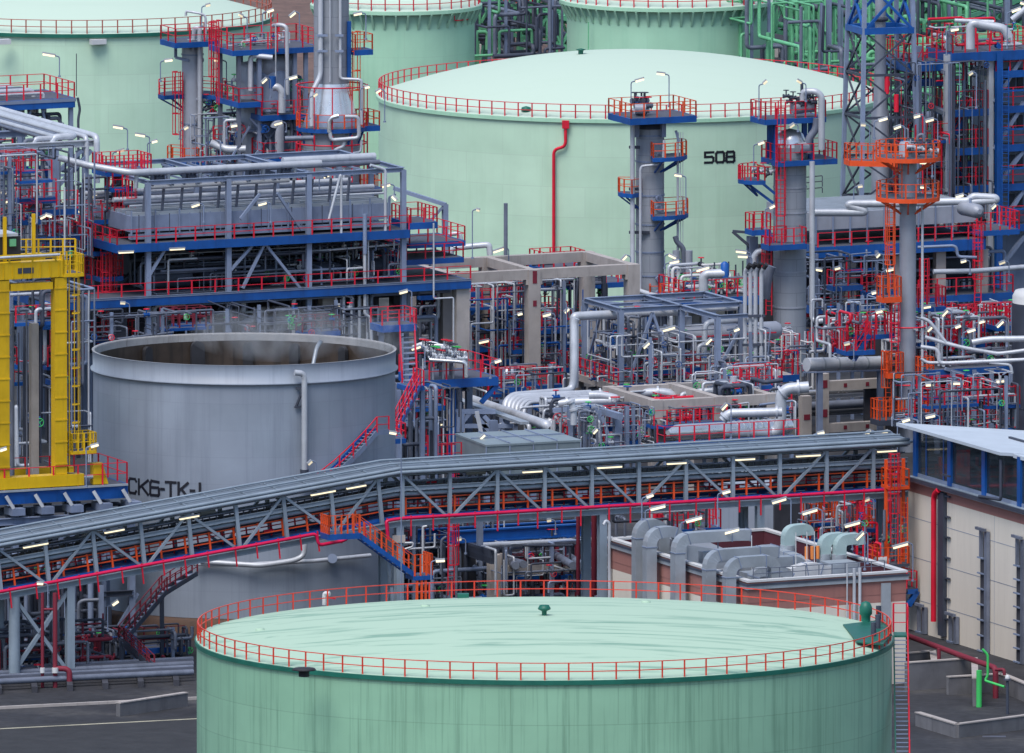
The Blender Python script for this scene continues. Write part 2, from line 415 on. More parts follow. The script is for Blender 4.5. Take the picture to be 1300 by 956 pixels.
def ring_platform(t, c, r0, r1, z, a0=0, a1=360, rm=None, dm=None, h=1.1, sp=None, bh=0.32, brackets=4):
    """curved platform round a column; angles in degrees, -90 faces the viewer"""
    rm = rm or RED; dm = dm or BLUE; c = V3(c); A0, A1 = R(a0), R(a1); full = abs(a1 - a0) >= 359
    n = max(6, int(abs(a1 - a0) / 12))
    e = MB().lathe((c.x, c.y, 0), [(r1 - .1, z - bh), (r1, z - bh), (r1, z), (r1 - .1, z)], n, A0, A1 if not full else A0 + 2 * PI, smooth=False)
    for k in range(brackets):
        a = A0 + (A1 - A0) * (k + .5) / brackets
        d = V3((cos(a), sin(a), 0)); q = V3((c.x, c.y, 0))
        e.beam(q + d * r0 + V3((0, 0, z - 1.3)), q + d * (r1 - .12) + V3((0, 0, z - bh)), 0.12, 0.12)
        e.beam(q + d * r0 + V3((0, 0, z - bh + .1)), q + d * (r1 - .12) + V3((0, 0, z - bh + .1)), 0.12, 0.2)
    if not full:
        for a in (A0, A1):
            d = V3((cos(a), sin(a), 0)); q = V3((c.x, c.y, z - bh / 2)); e.beam(q + d * r0, q + d * r1, 0.1, bh)
    e.build('edge_beam', dm, t)
    MB().lathe((c.x, c.y, 0), [(r1 - .11, z - .05), (r1 - .11, z - .01), (r0, z - .01), (r0, z - .05), (r1 - .11, z - .05)], n, A0, A1 if not full else A0 + 2 * PI, smooth=False).build('deck', GRATE, t)
    m = MB(); pts = arc_pts(c, r1 - .05, A0, A1, n, z)
    for i, (a, b) in enumerate(zip(pts[:-1], pts[1:])):
        for k in (.5, 1): m.beam(a + V3((0, 0, h * k)), b + V3((0, 0, h * k)), RW, RW)
    L = abs(A1 - A0) * r1; k = max(3, round(L / (sp or 1.1)))
    for i in range(k + 1):
        a = A0 + (A1 - A0) * i / k; p = V3((c.x + (r1 - .05) * cos(a), c.y + (r1 - .05) * sin(a), z)); m.beam(p, p + V3((0, 0, h)), PW, PW * .7)
    if not full:
        for a in (A0, A1):
            d = V3((cos(a), sin(a), 0)); q = V3((c.x, c.y, z)); rail_path(m, [q + d * (r0 + .1), q + d * (r1 - .05)], h, 1.5)
    m.build('railing', rm, t)
def ladder(t, p, h, ang=-90, cage=True, m=None, w=0.5, cage0=2.2):
    """vertical ladder at world point p; ang = direction it faces"""
    m = m or RED; p = V3(p); d = V3((cos(R(ang)), sin(R(ang)), 0)); x = V3((-d.y, d.x, 0)); b = MB()
    for k in (-1, 1): b.beam(p + x * (k * w / 2), p + x * (k * w / 2) + V3((0, 0, h)), 0.07, 0.07)
    k = int(h / 0.34)
    for i in range(1, k): b.beam(p + x * (-w / 2) + V3((0, 0, i * h / k)), p + x * (w / 2) + V3((0, 0, i * h / k)), 0.035, 0.035)
    if cage and h > cage0 + 1:
        nh = max(2, int((h - cage0) / 1.25)); rr = 0.38
        cc = lambda a, z: p + d * (0.36 + rr * sin(a)) + x * (rr * 1.0 * cos(a)) + V3((0, 0, z))
        for i in range(nh + 1):
            z = cage0 + (h - cage0) * i / nh; pr = None
            for j in range(9):
                q = cc(R(-25 + 230 * j / 8), z)
                if pr: b.beam(pr, q, 0.055, 0.07)
                pr = q
        for a in (0, 45, 90, 135, 180): b.beam(cc(R(a), cage0), cc(R(a), h), 0.045, 0.03)
    return b.build('ladder', m, t)
def stair(t, p0, p1, wd, width=0.9, sm=None, rm=None, rails='LR', h=1.0, rsp=1.6):
    """stair flight between two points; wd = horizontal width direction"""
    sm = sm or BLUE; rm = rm or RED; p0, p1 = V3(p0), V3(p1); wd = V3(wd).normalized()
    s = MB(); hw = wd * (width / 2)
    for k in (-1, 1): s.beam(p0 + hw * k, p1 + hw * k, 0.09, 0.34)
    s.build('stringer', sm, t)
    n = max(2, int(abs(p1.z - p0.z) / 0.24)); tr = MB()
    run = V3((p1.x - p0.x, p1.y - p0.y, 0)); rl = run.length / n; rd = run.normalized() if run.length > 1e-3 else V3((1, 0, 0))
    for i in range(1, n + 1):
        p = p0.lerp(p1, (i - .3) / n); a = rd * (max(.2, rl * .8) / 2)
        hw2 = wd * (width / 2 - .05)
        q = [p - a - hw2, p + a - hw2, p + a + hw2, p - a + hw2]
        if (q[1] - q[0]).cross(q[2] - q[0]).z < 0: q = q[::-1]
        tr.hexa([x - V3((0, 0, .04)) for x in q] + q)
    tr.build('treads', STEEL, t)
    r = MB()
    for k in (-1, 1):
        if ('L' if k < 0 else 'R') in rails: rail_path(r, [p0 + hw * k, p1 + hw * k], h, rsp)
    r.build('railing', rm, t)
def flange(mb, p, d, r, t=0.08): 
    d = V3(d).normalized(); mb.cyl(V3(p) - d * t, V3(p) + d * t, r * 1.45, 10)
def valve(t, p, d, r, wheel=None, vm=None):
    """small gate valve: flanged body, bonnet and handwheel"""
    p = V3(p); d = V3(d).normalized(); b = MB()
    b.cyl(p - d * r * 2.2, p + d * r * 2.2, r * 1.25, 8); flange(b, p - d * r * 2.2, d, r * 1.3, .05); flange(b, p + d * r * 2.2, d, r * 1.3, .05)
    up = V3((0, 0, 1)) if abs(d.z) < .7 else V3((0.3, -1, 0)).normalized()
    b.cyl(p, p + up * r * 5, r * .6, 8)
    ob = b.build('valve', vm or PIPED, t)
    c = p + up * r * 5; m = MB(); x = up.orthogonal().normalized(); y = up.cross(x); rr = max(.22, r * 2.2); pts = [c + x * (rr * cos(2 * PI * k / 10)) + y * (rr * sin(2 * PI * k / 10)) for k in range(11)]
    m.tube(pts, .03, 5, 0, False); m.beam(pts[0], pts[5], .03); m.beam(pts[2], pts[7], .03)
    m.build('handwheel', wheel or RED, ob)
def pipe(name, pts, r, label, m=None, cat='pipe', group=None, n=10, bend=None, flanges=()):
    b = MB().tube(pts, r, n, bend)
    for i, k in [f for f in flanges if f[0] + 1 < len(pts)]:
        a, c = V3(pts[i]), V3(pts[i + 1]); flange(b, a.lerp(c, k), c - a, r)
    return tag(b.build(name, m or PIPE), label, cat, group)
def pipe_part(t, pts, r, m=None, n=8, bend=None, name='pipe'):
    return MB().tube(pts, r, n, bend).build(name, m or PIPE, t)
def clutter(t, pl, u0, u1, v0, v1, z0, z1, n, seed, r=(.05, .16), mats=None, valves=0, vert=0.4):
    """runs of pipework on the plant grid inside a box, each a part of t, with valves"""
    rnd = random.Random(seed); mats = mats or [PIPE, PIPE, PIPED, STEEL, PIPED]
    for i in range(n):
        u, v, z = rnd.uniform(u0, u1), rnd.uniform(v0, v1), rnd.uniform(z0, z1)
        rr = rnd.uniform(*r); pts = [pl.P(u, v, z)]; ax = None; grounded = rnd.random() < .75
        if grounded and z - z0 > .4: pts.insert(0, pl.P(u, v, z0)); ax = 'z'
        for k in range(rnd.choice([2, 3, 3, 4])):
            c = [a for a in 'uvz' if a != ax]; 
            ax = 'z' if (rnd.random() < vert and ax != 'z') else rnd.choice(c)
            if ax == 'u': u = min(u1, max(u0, u + rnd.choice([-1, 1]) * rnd.uniform(.2, .6) * (u1 - u0)))
            elif ax == 'v': v = min(v1, max(v0, v + rnd.choice([-1, 1]) * rnd.uniform(.2, .8) * (v1 - v0)))
            else: z = min(z1, max(z0, z + rnd.choice([-1, 1]) * rnd.uniform(.3, .9) * (z1 - z0)))
            q = pl.P(u, v, z)
            if (q - pts[-1]).length > .3: pts.append(q)
        if grounded and pts[-1].z - z0 > .4 and abs(pts[-1].z - pts[-2].z if len(pts) > 1 else 0) < .05: pts.append(pl.P(u, v, z0))
        if len(pts) < 2: continue
        pipe_part(t, pts, rr, rnd.choice(mats), 8)
        if valves > 0 and rnd.random() < .7:
            valves -= 1; k = rnd.randrange(len(pts) - 1)
            valve(t, pts[k].lerp(pts[k + 1], rnd.uniform(.3, .7)), pts[k + 1] - pts[k], max(rr, .07), rnd.choice([RED, RED, BLUE, GREENB]), rnd.choice([PIPED, STEELD, BLUE, PIPE]))
def lamp(hx, hy, side, by, Y, where, slope=0.22, L=1.25, toward=0.45, lit=True, wd=0.14, arm=0.35):
    """street-lamp type fitting: head centre at picture (hx, hy), head reaches to side -1/+1 from its pole, pole foot at picture row by"""
    s = FPX / Y; c = W(hx, hy, Y)
    d = V3((side * cos(toward), -sin(toward), 0)); tl = V3((d.x, d.y, 0)) * cos(math.atan(slope)) + V3((0, 0, sin(math.atan(slope))))
    a = c - tl * (L / 2)                       # pole end of the head
    foot = a - d * arm; zf = foot.z - (by - hy) / s
    foot = V3((foot.x, foot.y, zf))
    t = thing('area_lamp', where, 'lamp', foot, 'area lamps on tubular poles')
    pm = MB().tube([foot, V3((foot.x, foot.y, a.z - .12)), a - tl * .02 + V3((0, 0, -.02)), a + tl * .12], .05, 6, .3)
    pm.cyl(foot, foot + V3((0, 0, .12)), .11, 8)
    pm.build('pole', STEEL, t)
    x = tl.cross(V3((0, 0, 1))).normalized(); up = x.cross(tl).normalized()
    h = MB(); hw = x * wd / 2
    o = []
    for z, k in ((0.0, 1.0), (.12, .62)):
        for e, q in ((0, -1), (1, -1), (1, 1), (0, 1)): o.append(a + tl * (e * L) + hw * (q * k) + up * z)
    # bottom then top, keep counter-clockwise seen from above
    n1 = (V3(o[1]) - V3(o[0])).cross(V3(o[2]) - V3(o[0]))
    if n1.dot(up) < 0: o = [o[3], o[2], o[1], o[0], o[7], o[6], o[5], o[4]]
    h.hexa(o); hd = h.build('lamp_head', LAMPH, t)
    g = MB(); o = []
    for z, k in ((-.15, .7), (-.004, .96)):
        for e, q in ((.06, -1), (.94, -1), (.94, 1), (.06, 1)): o.append(a + tl * (e * L) + hw * (q * k) + up * z)
    if (V3(o[1]) - V3(o[0])).cross(V3(o[2]) - V3(o[0])).dot(up) < 0: o = [o[3], o[2], o[1], o[0], o[7], o[6], o[5], o[4]]
    g.hexa(o); g.build('diffuser', LAMPM if lit else LAMPM2, hd)
    return t
# ================================================================== SETTING: ground
def ground_mat():
    m = bpy.data.materials.new('ground_asphalt'); m.use_nodes = True
    n = m.node_tree.nodes; l = m.node_tree.links; b = n['Principled BSDF']; b.inputs['Roughness'].default_value = .9
    g = n.new('ShaderNodeNewGeometry')
    a = n.new('ShaderNodeTexNoise'); a.inputs['Scale'].default_value = .12; a.inputs['Detail'].default_value = 9; a.inputs['Roughness'].default_value = .65
    c = n.new('ShaderNodeTexNoise'); c.inputs['Scale'].default_value = 1.4; c.inputs['Detail'].default_value = 7
    l.new(g.outputs['Position'], a.inputs['Vector']); l.new(g.outputs['Position'], c.inputs['Vector'])
    r = n.new('ShaderNodeValToRGB'); e = r.color_ramp.elements
    e[0].position = .36; e[0].color = (.014, .015, .020, 1); e[1].position = .66; e[1].color = (.06, .058, .06, 1)
    x = e.new(.52); x.color = (.028, .029, .036, 1)
    l.new(a.outputs['Fac'], r.inputs[0])
    mr = n.new('ShaderNodeMapRange'); mr.inputs['From Min'].default_value = .3; mr.inputs['From Max'].default_value = .7; mr.inputs['To Min'].default_value = .7; mr.inputs['To Max'].default_value = 1.3
    l.new(c.outputs['Fac'], mr.inputs['Value'])
    h = n.new('ShaderNodeHueSaturation'); l.new(r.outputs[0], h.inputs['Color']); l.new(mr.outputs[0], h.inputs['Value'])
    l.new(h.outputs[0], b.inputs['Base Color']); return m
gm = MB(); gm.quad((-4000, -500, 0), (4000, -500, 0), (4000, 9000, 0), (-4000, 9000, 0))
struct(gm.build('ground', ground_mat(), None, (0, 0, 0)))
EARTH = mat('bare_earth', (0.14, 0.085, 0.07), 0.95, var=0.3, scale=.5, grime=((0.05, 0.045, 0.04), 0.7))
em = MB(); em.quad((-75, 2068, .02), (5, 2068, .02), (5, 2330, .02), (-75, 2330, .02)); struct(em.build('bare_ground', EARTH, None, (0, 0, 0)))

# ================================================================== storage tanks with railed roofs
def tank(label, px, rim_py, Rpx, Yc, rise, wallm, roofm, over=0.0, post=1.25, railm=None, seg=96, rh=1.1, edge=None, name='storage_tank', grp=None, railin=0.12, brk=0):
    c0 = W(px, rim_py, Yc); r = Rpx * (Yc / FPX); z = c0.z
    t = thing(name, label, 'tank', (c0.x, c0.y, 0), grp)
    prof = [(r, 0)] + [(r, z * k / 6) for k in range(1, 7)]
    MB().lathe((c0.x, c0.y, 0), prof, seg).build('shell', wallm, t)
    ro = r + over
    # domed roof
    p = []
    for k in range(0, 13):
        q = k / 12; p.append((ro * (1 - q) + 0.001, z + .02 + rise * (1 - (1 - q) ** 2)))
    MB().lathe((c0.x, c0.y, 0), p, seg).build('roof', roofm, t)
    MB().lathe((c0.x, c0.y, 0), [(r - .05, z - .28), (ro + .09, z - .28), (ro + .09, z), (ro - .02, z + .015)], seg, smooth=False).build('rim', edge or wallm, t)
    if brk:
        for k in range(brk):
            a = 2 * PI * k / brk; d = V3((cos(a), sin(a), 0)); o = V3((c0.x, c0.y, 0))
            MB().beam(o + d * (r - .02) + V3((0, 0, z - 1.5)), o + d * (ro + .02) + V3((0, 0, z - .3)), .16, .18).build('bracket', wallm, t)
    m = MB(); n = max(24, int(2 * PI * r / post)); o = V3((c0.x, c0.y, 0)); rr = ro - railin; pr = None
    for k in range(n + 1):
        a = 2 * PI * k / n; q = o + V3((rr * cos(a), rr * sin(a), z + .02 + rise * (1 - (rr / ro) ** 2) * 0.5))
        if k < n: m.beam(q, q + V3((0, 0, rh)), .085, .085)
        if pr:
            for f in (.5, 1): m.beam(pr + V3((0, 0, rh * f)), q + V3((0, 0, rh * f)), .065, .055)
        pr = q
    m.build('railing', railm or RED, t)
    t['R'] = r; t['Z'] = z
    return t, c0, r, z
FAINTRED = mat('faded_red_paint', (0.42, 0.10, 0.07), .5, var=.1)
tA, cA, rA, zA = tank('large mint green storage tank at the far left behind the grey process columns', 100, 20, 245, 2060, 2.5, MINT, ROOFM, over=.15, railm=FAINTRED, edge=GREEND)
for px in (4, 125):
    q = W(px, 53, cA.y - rA - .35); MB().ubox(PL(px, q.y), -.65, .65, -.4, .3, q.z - .2, q.z + .2).build('overflow_box', WHITE, tA)
tB, cB, rB, zB = tank('green storage tank with overhanging railed rim partly behind the round stack', 503, 5, 100, 2090, 2.2, MINT2, ROOFM, over=.55, brk=44, post=1.1)
pipe_part(tB, [W(598, 24, cB.y - rB * .35), W(582, 26, cB.y - rB * .7), W(577, 26, cB.y - rB * .72), W(577, 20, cB.y - rB * .72)], .05, RED)
tC, cC, rC, zC = tank('green storage tank with overhanging railed rim behind the white dome of tank 508', 850, -2, 131, 2095, 2.2, MINT2, ROOFM, over=.55, brk=60, post=1.15)
pipe_part(tC, [W(747, 28, cC.y - rC * .72), W(747, 80, cC.y - rC * .72)], .05, GREENS)
t508, c508, r508, z508 = tank('big mint storage tank numbered 508 with a white domed roof', 801, 120, 322, 1998, 3.35, MINT, ROOFM, over=.1, edge=MINT2, post=1.2)
MB().lathe((c508.x - 4, c508.y, z508 + 3.2), [(.2, 0), (.2, .3), (.42, .4), (0.01, .5)], 12).build('roof_vent', GREEND, t508)
p = W(668, 137, c508.y - r508 + 3); MB().lathe((p.x, p.y, p.z - .8), [(.25, 0), (.25, .5), (.42, .62), (.35, .85), (.01, .95)], 12).build('roof_vent', GREEND, t508)
# red drench pipe down the shell
yf = lambda px, c, r, Yc: c.y - math.sqrt(max(0, (r + .25) ** 2 - ((px - 650) / FPX * Yc - c.x) ** 2))
def onshell(px, py, c, r, off=.25):
    lo = None
    d = ray(px, py)                       # intersect with the vertical cylinder, near side
    a = d.x ** 2 + d.y ** 2; b = -2 * (d.x * c.x + d.y * c.y); k = c.x ** 2 + c.y ** 2 - (r + off) ** 2
    q = (-b - math.sqrt(max(0, b * b - 4 * a * k))) / (2 * a)
    return V3((d.x * q, d.y * q, CAMH + d.z * q))
S = lambda px, py, off=.25: onshell(px, py, c508, r508, off)
tag(None or MB().tube([S(718, 153, .3), S(718, 186, .3), S(703, 190, .3), S(703, 360, .3)], .13, 8, .4).build('drench_pipe', RED, t508), None, None)
a, b = S(718, 153, .3), S(718, 163, .3); MB().box((a.x, a.y, b.z), .55, .35, a.z - b.z).build('drench_head', RED, t508)
# lettering: stroke font bent round a shell
GL = {'5': [[(1, 1), (0, 1), (0, .56), (.82, .56), (1, .44), (1, .14), (.84, 0), (0, 0)]], '0': [[(.16, 0), (.84, 0), (1, .14), (1, .86), (.84, 1), (.16, 1), (0, .86), (0, .14), (.16, 0)]],
      '8': [[(.14, 0), (.86, 0), (1, .12), (1, .40), (.86, .52), (.14, .52), (0, .40), (0, .12), (.14, 0)], [(.14, .52), (.04, .62), (.04, .9), (.16, 1), (.84, 1), (.96, .9), (.96, .62), (.86, .52)]],
      'C': [[(1, .85), (.85, 1), (.15, 1), (0, .85), (0, .15), (.15, 0), (.85, 0), (1, .15)]], 'K': [[(0, 0), (0, 1)], [(1, 1), (.08, .45)], [(.3, .58), (1, 0)]],
      '6': [[(.95, .95), (.15, 1), (0, .85), (0, .1), (.1, 0), (.9, 0), (1, .1), (1, .45), (.9, .55), (.02, .55)]],
      '-': [[(0, .48), (1, .48)]], 'T': [[(0, 1), (1, 1)], [(.5, 1), (.5, 0)]], '1': [[(.5, 0), (.5, 1)]]}
def lettering(t, c, r, items, zb, h, sw, name='lettering'):
    """items: (glyph, angle of left edge, angle of right edge) on the shell of radius r"""
    m = MB(); rr = r + .012
    def pt(a, z): return V3((c.x + rr * cos(a), c.y + rr * sin(a), z))
    for g, a0, a1 in items:
        for pl in GL[g]:
            P = [((a0 + (a1 - a0) * x) * r, zb + h * y) for x, y in pl]
            for (x0, y0), (x1, y1) in zip(P[:-1], P[1:]):
                L = math.hypot(x1 - x0, y1 - y0); dx, dy = (x1 - x0) / L, (y1 - y0) / L
                ex = sw / 2 * .98
                n = max(1, int(L / .5)); nx, ny = -dy * sw / 2, dx * sw / 2
                vs = []
                for i in range(n + 1):
                    k = -ex + (L + 2 * ex) * i / n
                    X, Y = x0 + dx * k, y0 + dy * k
                    vs += [pt((X + nx) / r, Y + ny), pt((X - nx) / r, Y - ny)]
                m.add(vs, [(2 * i, 2 * i + 1, 2 * i + 3, 2 * i + 2) for i in range(n)])
                rr += .0015
    return m.build(name, BLACK, t)
def ang(px, c, r, Yc): 
    dx = ((px - 650) / FPX * (c.y - r * .9) - c.x) / r
    return -PI / 2 + math.asin(max(-1, min(1, dx)))
def az(px, py, c, r):
    p = onshell(px, py, c, r, 0); return math.atan2(p.y - c.y, p.x - c.x), p.z
zb = az(913, 207.5, c508, r508)[1]
its = [(g, az(x0, 200, c508, r508)[0], az(x1, 200, c508, r508)[0]) for g, x0, x1 in (('5', 895, 905.5), ('0', 909, 919), ('8', 922, 932))]
lettering(t508, c508, r508, its, zb + .1, .80, .19, 'number')

# ================================================================== far green pipe bridges
def lattice_side(mb, a, b, h, n, w=.35):
    a, b = V3(a), V3(b); up = V3((0, 0, h))
    mb.beam(a, b, w, w); mb.beam(a + up, b + up, w, w)
    for i in range(n + 1):
        p = a.lerp(b, i / n); mb.beam(p, p + up, w * .8, w * .8)
        if i < n:
            q = a.lerp(b, (i + 1) / n)
            if i % 2: mb.beam(p, q + up, w * .6, w * .6)
            else: mb.beam(p + up, q, w * .6, w * .6)
def pipe_bridge(label, a, b, wdir, width, h, n, legs, npipes, seed, m=GREENS, legm=None, low=0):
    a, b = V3(a), V3(b); wd = V3(wdir).normalized() * width
    t = thing('pipe_bridge', label, 'pipe bridge', (a.x, a.y, 0), 'green pipe bridges behind the tanks')
    q = MB(); lattice_side(q, a, b, h, n); lattice_side(q, a + wd, b + wd, h, n)
    for i in range(n + 1):
        p = a.lerp(b, i / n); q.beam(p, p + wd, .25, .25); q.beam(p + V3((0, 0, h)), p + wd + V3((0, 0, h)), .25, .25)
    q.build('truss', m, t)
    rnd = random.Random(seed); d = (b - a)
    for i in range(npipes):
        k = (i + .5) / npipes; z = .35 + (h * .55 if i % 3 == 2 else 0); r = rnd.uniform(.16, .42)
        MB().tube([a + wd * k + V3((0, 0, z + r)), b + wd * k + V3((0, 0, z + r))], r, 8).build('pipe', rnd.choice([PIPED, STEELD, m, PIPED]), t)
    for k in legs:
        p = a.lerp(b, k); g = MB()
        for o in (V3(), wd): MB().beam(p + o, V3((p.x + o.x, p.y + o.y, .9)), .5, .5).build('leg', legm or m, t)
        g.beam(V3((p.x, p.y, 1)), p + wd - V3((0, 0, 0.4)), .2, .2)
        g.build('brace', legm or m, t)
        for o in (V3(), wd): MB().box((p.x + o.x, p.y + o.y, 0), 1.5, 1.5, .9).build('footing', CONC, t)
    return t
# left pair seen between the tanks B and C
a = W(596, 8, 2190); b = W(735, 40, 2150)
pipe_bridge('green lattice pipe bridge between the two overhanging green tanks', (a.x, a.y, 6.2), (b.x, b.y, 6.2), (.4, 1, 0), 5, 3.4, 8, (.12, .34, .56, .78), 6, 3)
# right-hand bridges sweeping down to the right behind the lattice mast
a = W(960, -5, 2190); b = W(1135, 47, 2120)
pipe_bridge('green truss pipe bridge running down right from the tanks, nearest of the far bridges', (a.x, a.y, 6.0), (b.x, b.y, 6.0), (.35, 1, 0), 5, 4.0, 9, (.1, .4, .7, .98), 7, 4)
a = W(985, 60, 2120); b = W(1160, 100, 2060)
pipe_bridge('low dark green pipe track beside the right edge of tank 508', (a.x, a.y, 2.2), (b.x, b.y, 2.2), (.35, 1, 0), 7, 1.5, 8, (.05, .35, .65, .95), 7, 5, legm=STEELD)
a = W(1090, 5, 2170); b = W(1330, 0, 2210)
pipe_bridge('green pipe bridge along the top right corner of the plant', (a.x, a.y, 9.0), (b.x, b.y, 9.0), (.3, 1, 0), 4, 3.5, 9, (.1, .3, .5, .7, .9), 5, 6)
a = W(1150, 62, 2090); b = W(1330, 40, 2130)
pipe_bridge('green pipe bridge just behind the top of the right steel structure', (a.x, a.y, 8.6), (b.x, b.y, 8.6), (.3, 1, 0), 5, 2.2, 7, (.05, .28, .5, .75), 6, 7)
for i, (x0, y0, x1, y1, Y, r, lb) in enumerate([(1165, 57, 1310, 48, 2075, .62, 'thick green pipe crossing behind the right steel structure'),
        (1130, 120, 1300, 105, 2040, .3, 'thin green pipe low behind the right steel structure'),
        (1120, 152, 1310, 140, 2030, .45, 'grey pipe lying low behind the right steel structure')]):
    a, b = W(x0, y0, Y), W(x1, y1, Y + 8); b.z = a.z
    t = thing('process_pipe', lb, 'pipe', (a.x, a.y, 0)); MB().tube([a, b], r, 10).build('run', [GREENS, GREENS, PIPED][i], t)
    for k in (.06, .35, .64, .93): q = a.lerp(b, k); MB().beam((q.x, q.y, 0), q - V3((0, 0, r)), .3, .3).build('support', STEELD, t)
# dense green equipment behind the top right corner
t = thing('process_unit', 'green steel process unit in the far top right corner', 'process unit', W(1230, 60, 2140) * 1.0)
t.location.z = 0
pl = PL(1105, 2120, V3((1, 0.15, 0)).normalized(), V3((.2, -1, 0)).normalized())
fm = MB()
for i in range(9):
    for v in (-14, -7, 0):
        fm.beam(pl.P(i * 1.9, v, 0), pl.P(i * 1.9, v, 14), .35, .35)
for z in (3.5, 7, 10.5, 14):
    for v in (-14, -7, 0): fm.beam(pl.P(0, v, z), pl.P(15.2, v, z), .3, .45)
    for i in range(9): fm.beam(pl.P(i * 1.9, -14, z), pl.P(i * 1.9, 0, z), .22, .3)
for i in range(0, 8, 2):
    fm.beam(pl.P(i * 1.9, 0, 3.5), pl.P(i * 1.9 + 1.9, 0, 10.5), .22, .22); fm.beam(pl.P(i * 1.9 + 3.8, 0, 7), pl.P(i * 1.9 + 1.9, 0, 14), .22, .22)
fm.build('frame', GREENS, t)
for z in (3.5, 7): MB().ubox(pl, .3, 15, -13.7, -.3, z + .05, z + .15).build('deck', STEELD, t)
clutter(t, pl, 0, 15, -13, -1, .5, 13, 40, 77, (.1, .35), [GREENS, STEELD, PIPED, GREENS])
# ================================================================== process columns behind the air coolers
def col_shell(t, c, prof, m=CLAD, seg=28, name='shell'):
    return MB().lathe((c.x, c.y, 0), prof, seg).build(name, m, t)
def bands(t, c, r, zs, m=STEEL):
    b = MB()
    for z in zs: b.lathe((c.x, c.y, z), [(r, 0), (r + .05, 0), (r + .05, .12), (r, .12)], 24, smooth=False)
    b.build('stiffening_ring', m, t)
def nozzle(t, c, r, ang_, z, L=.5, rr=.25, m=CLAD):
    d = V3((cos(R(ang_)), sin(R(ang_)), 0)); o = V3((c.x, c.y, z)); b = MB().cyl(o + d * (r - .05), o + d * (r + L), rr, 10); flange(b, o + d * (r + L - .06), d, rr, .06)
    b.build('nozzle', m, t)

# --- slim column in front of the far tank
Y = 1950; c = GY(245, Y); zt = W(245, 60, Y).z; r = .83
t = thing('process_column', 'slim grey column with three blue platforms standing before the large mint tank', 'column', (c.x, c.y, 0))
col_shell(t, c, [(r, 0), (r, zt), (r * .9, zt + .35), (r * .5, zt + .6), (.01, zt + .7)]); bands(t, c, r, [zt - .6, zt - 6, zt - 12, zt - 18])
p1 = PL(245, Y); 
def zr(py, px=245, Y=1950): return W(px, py, Y).z
platform(t, p1, p1.u(213), p1.u(268), -1.5, 1.9, W(240, 53, Y - 1.8).z)
ring_platform(t, c, r, 2.7, zr(119) , -40, 215, brackets=5)
ring_platform(t, c, r, 2.0, zr(203), 150, 285, brackets=3, rm=ORANGE)
ladder(t, GY(231, Y - .6) + V3((0, 0, zr(205))), zr(90) - zr(205), 200)
ladder(t, GY(270, Y - .5) + V3((0, 0, zr(122))), zr(25) - zr(122), -20)
pipe_part(t, [W(236, 20, Y - .6), W(236, 14, Y - .6), W(254, 17, Y - 1), W(261, 20, Y - 1), W(261, 48, Y - 1)], .1)
pipe_part(t, [W(246, 50, Y - .9), W(247, 35, Y - 1.1), W(253.5, 36, Y - 1.2), W(254, 230, Y - 1.15)], .19)
pipe_part(t, [W(272, 145, Y - .9), W(271, 163, Y - .9), W(262, 172, Y - .9), W(262, 230, Y - .9)], .1, PIPED)
for py in (60, 75, 100, 125, 150, 172, 195): nozzle(t, c, r, -95 + (py * 7) % 60, zr(py), .3, .16)
b = MB(); b.beam(W(223, 56, Y - .5), W(223, 73, Y - .5), .2); b.beam(W(223, 73, Y - .5), W(240, 77, Y - .8), .2); b.build('bracket', STEEL, t)
for i in range(8):
    q = W(262 + (i * 7) % 12, 128 + (i * 5) % 17, Y - .9); valve(t, q, (1, 0, .2 * i), .1, [RED, BLUE, GREENB][i % 3], STEELD)

# --- stepped unit with a fat vessel
Y = 1946; p2 = PL(335, Y); c = GY(340, Y)
t = thing('process_unit', 'stepped blue and red unit with a fat grey vessel between slim column and round stack', 'process unit', (c.x, c.y, 0))
zz = lambda py, d=0: W(335, py, Y - d).z
rv = 1.75; col_shell(t, c, [(rv, 0), (rv, zz(92)), (rv * .85, zz(84)), (rv * .5, zz(78)), (.01, zz(76))], STEEL)
q = GY(318, Y - .5); col_shell(t, q, [(.95, 0), (.95, zz(84)), (.8, zz(79)), (.01, zz(76))], CLAD)
q0, q1 = W(333, 84, Y - 1.2), W(368, 82, Y + .4); MB().tube([q0 - (q1 - q0) * .1, q0, q1], [.5, .95, .95], 16, 0).build('drum', CLAD, t)
platform(t, p2, p2.u(282), p2.u(392), -2.8, 2.6, W(335, 62, Y - 2.5).z, h=1.3)
platform(t, p2, p2.u(288), p2.u(318), -2.4, 2.8, W(300, 128, Y - 2.6).z)
platform(t, p2, p2.u(315), p2.u(396), -2.2, 3.2, W(350, 146, Y - 3).z)
platform(t, p2, p2.u(316), p2.u(378), -2.0, 3.4, W(350, 201, Y - 3).z, h=1.25)
lg = MB()
for px in (291, 317, 362, 376):
    for v in (-2, 2.2): MB().hbeam(p2.P(p2.u(px), v, 0), p2.P(p2.u(px), v, zz(64)), .3).build('column', STEEL if px != 291 else PIPED, t)
b = MB()
for (x0, y0, x1, y1) in ((317, 205, 362, 150), (362, 200, 317, 150), (291, 205, 317, 160)): b.beam(p2.at(x0, y0, 2.2), p2.at(x1, y1, 2.2), .14)
each(b, 'brace', STEEL, t)
pipe_part(t, [W(267, 181, Y - 3), W(277, 186, Y - 3), W(290, 190, Y - 3.3), W(312, 189, Y - 3.3)], .3)
pipe_part(t, [W(318, 115, Y - 3), W(318, 70, Y - 3), W(346, 73, Y - 3)], .2)
pipe_part(t, [W(346, 33, Y - 2), W(352, 31, Y - 2.5), W(364, 33, Y - 2.8), W(365, 120, Y - 2.8)], .16)
pipe_part(t, [W(350, 30, Y - 2.5), W(350, 105, Y - 2.6)], .06)
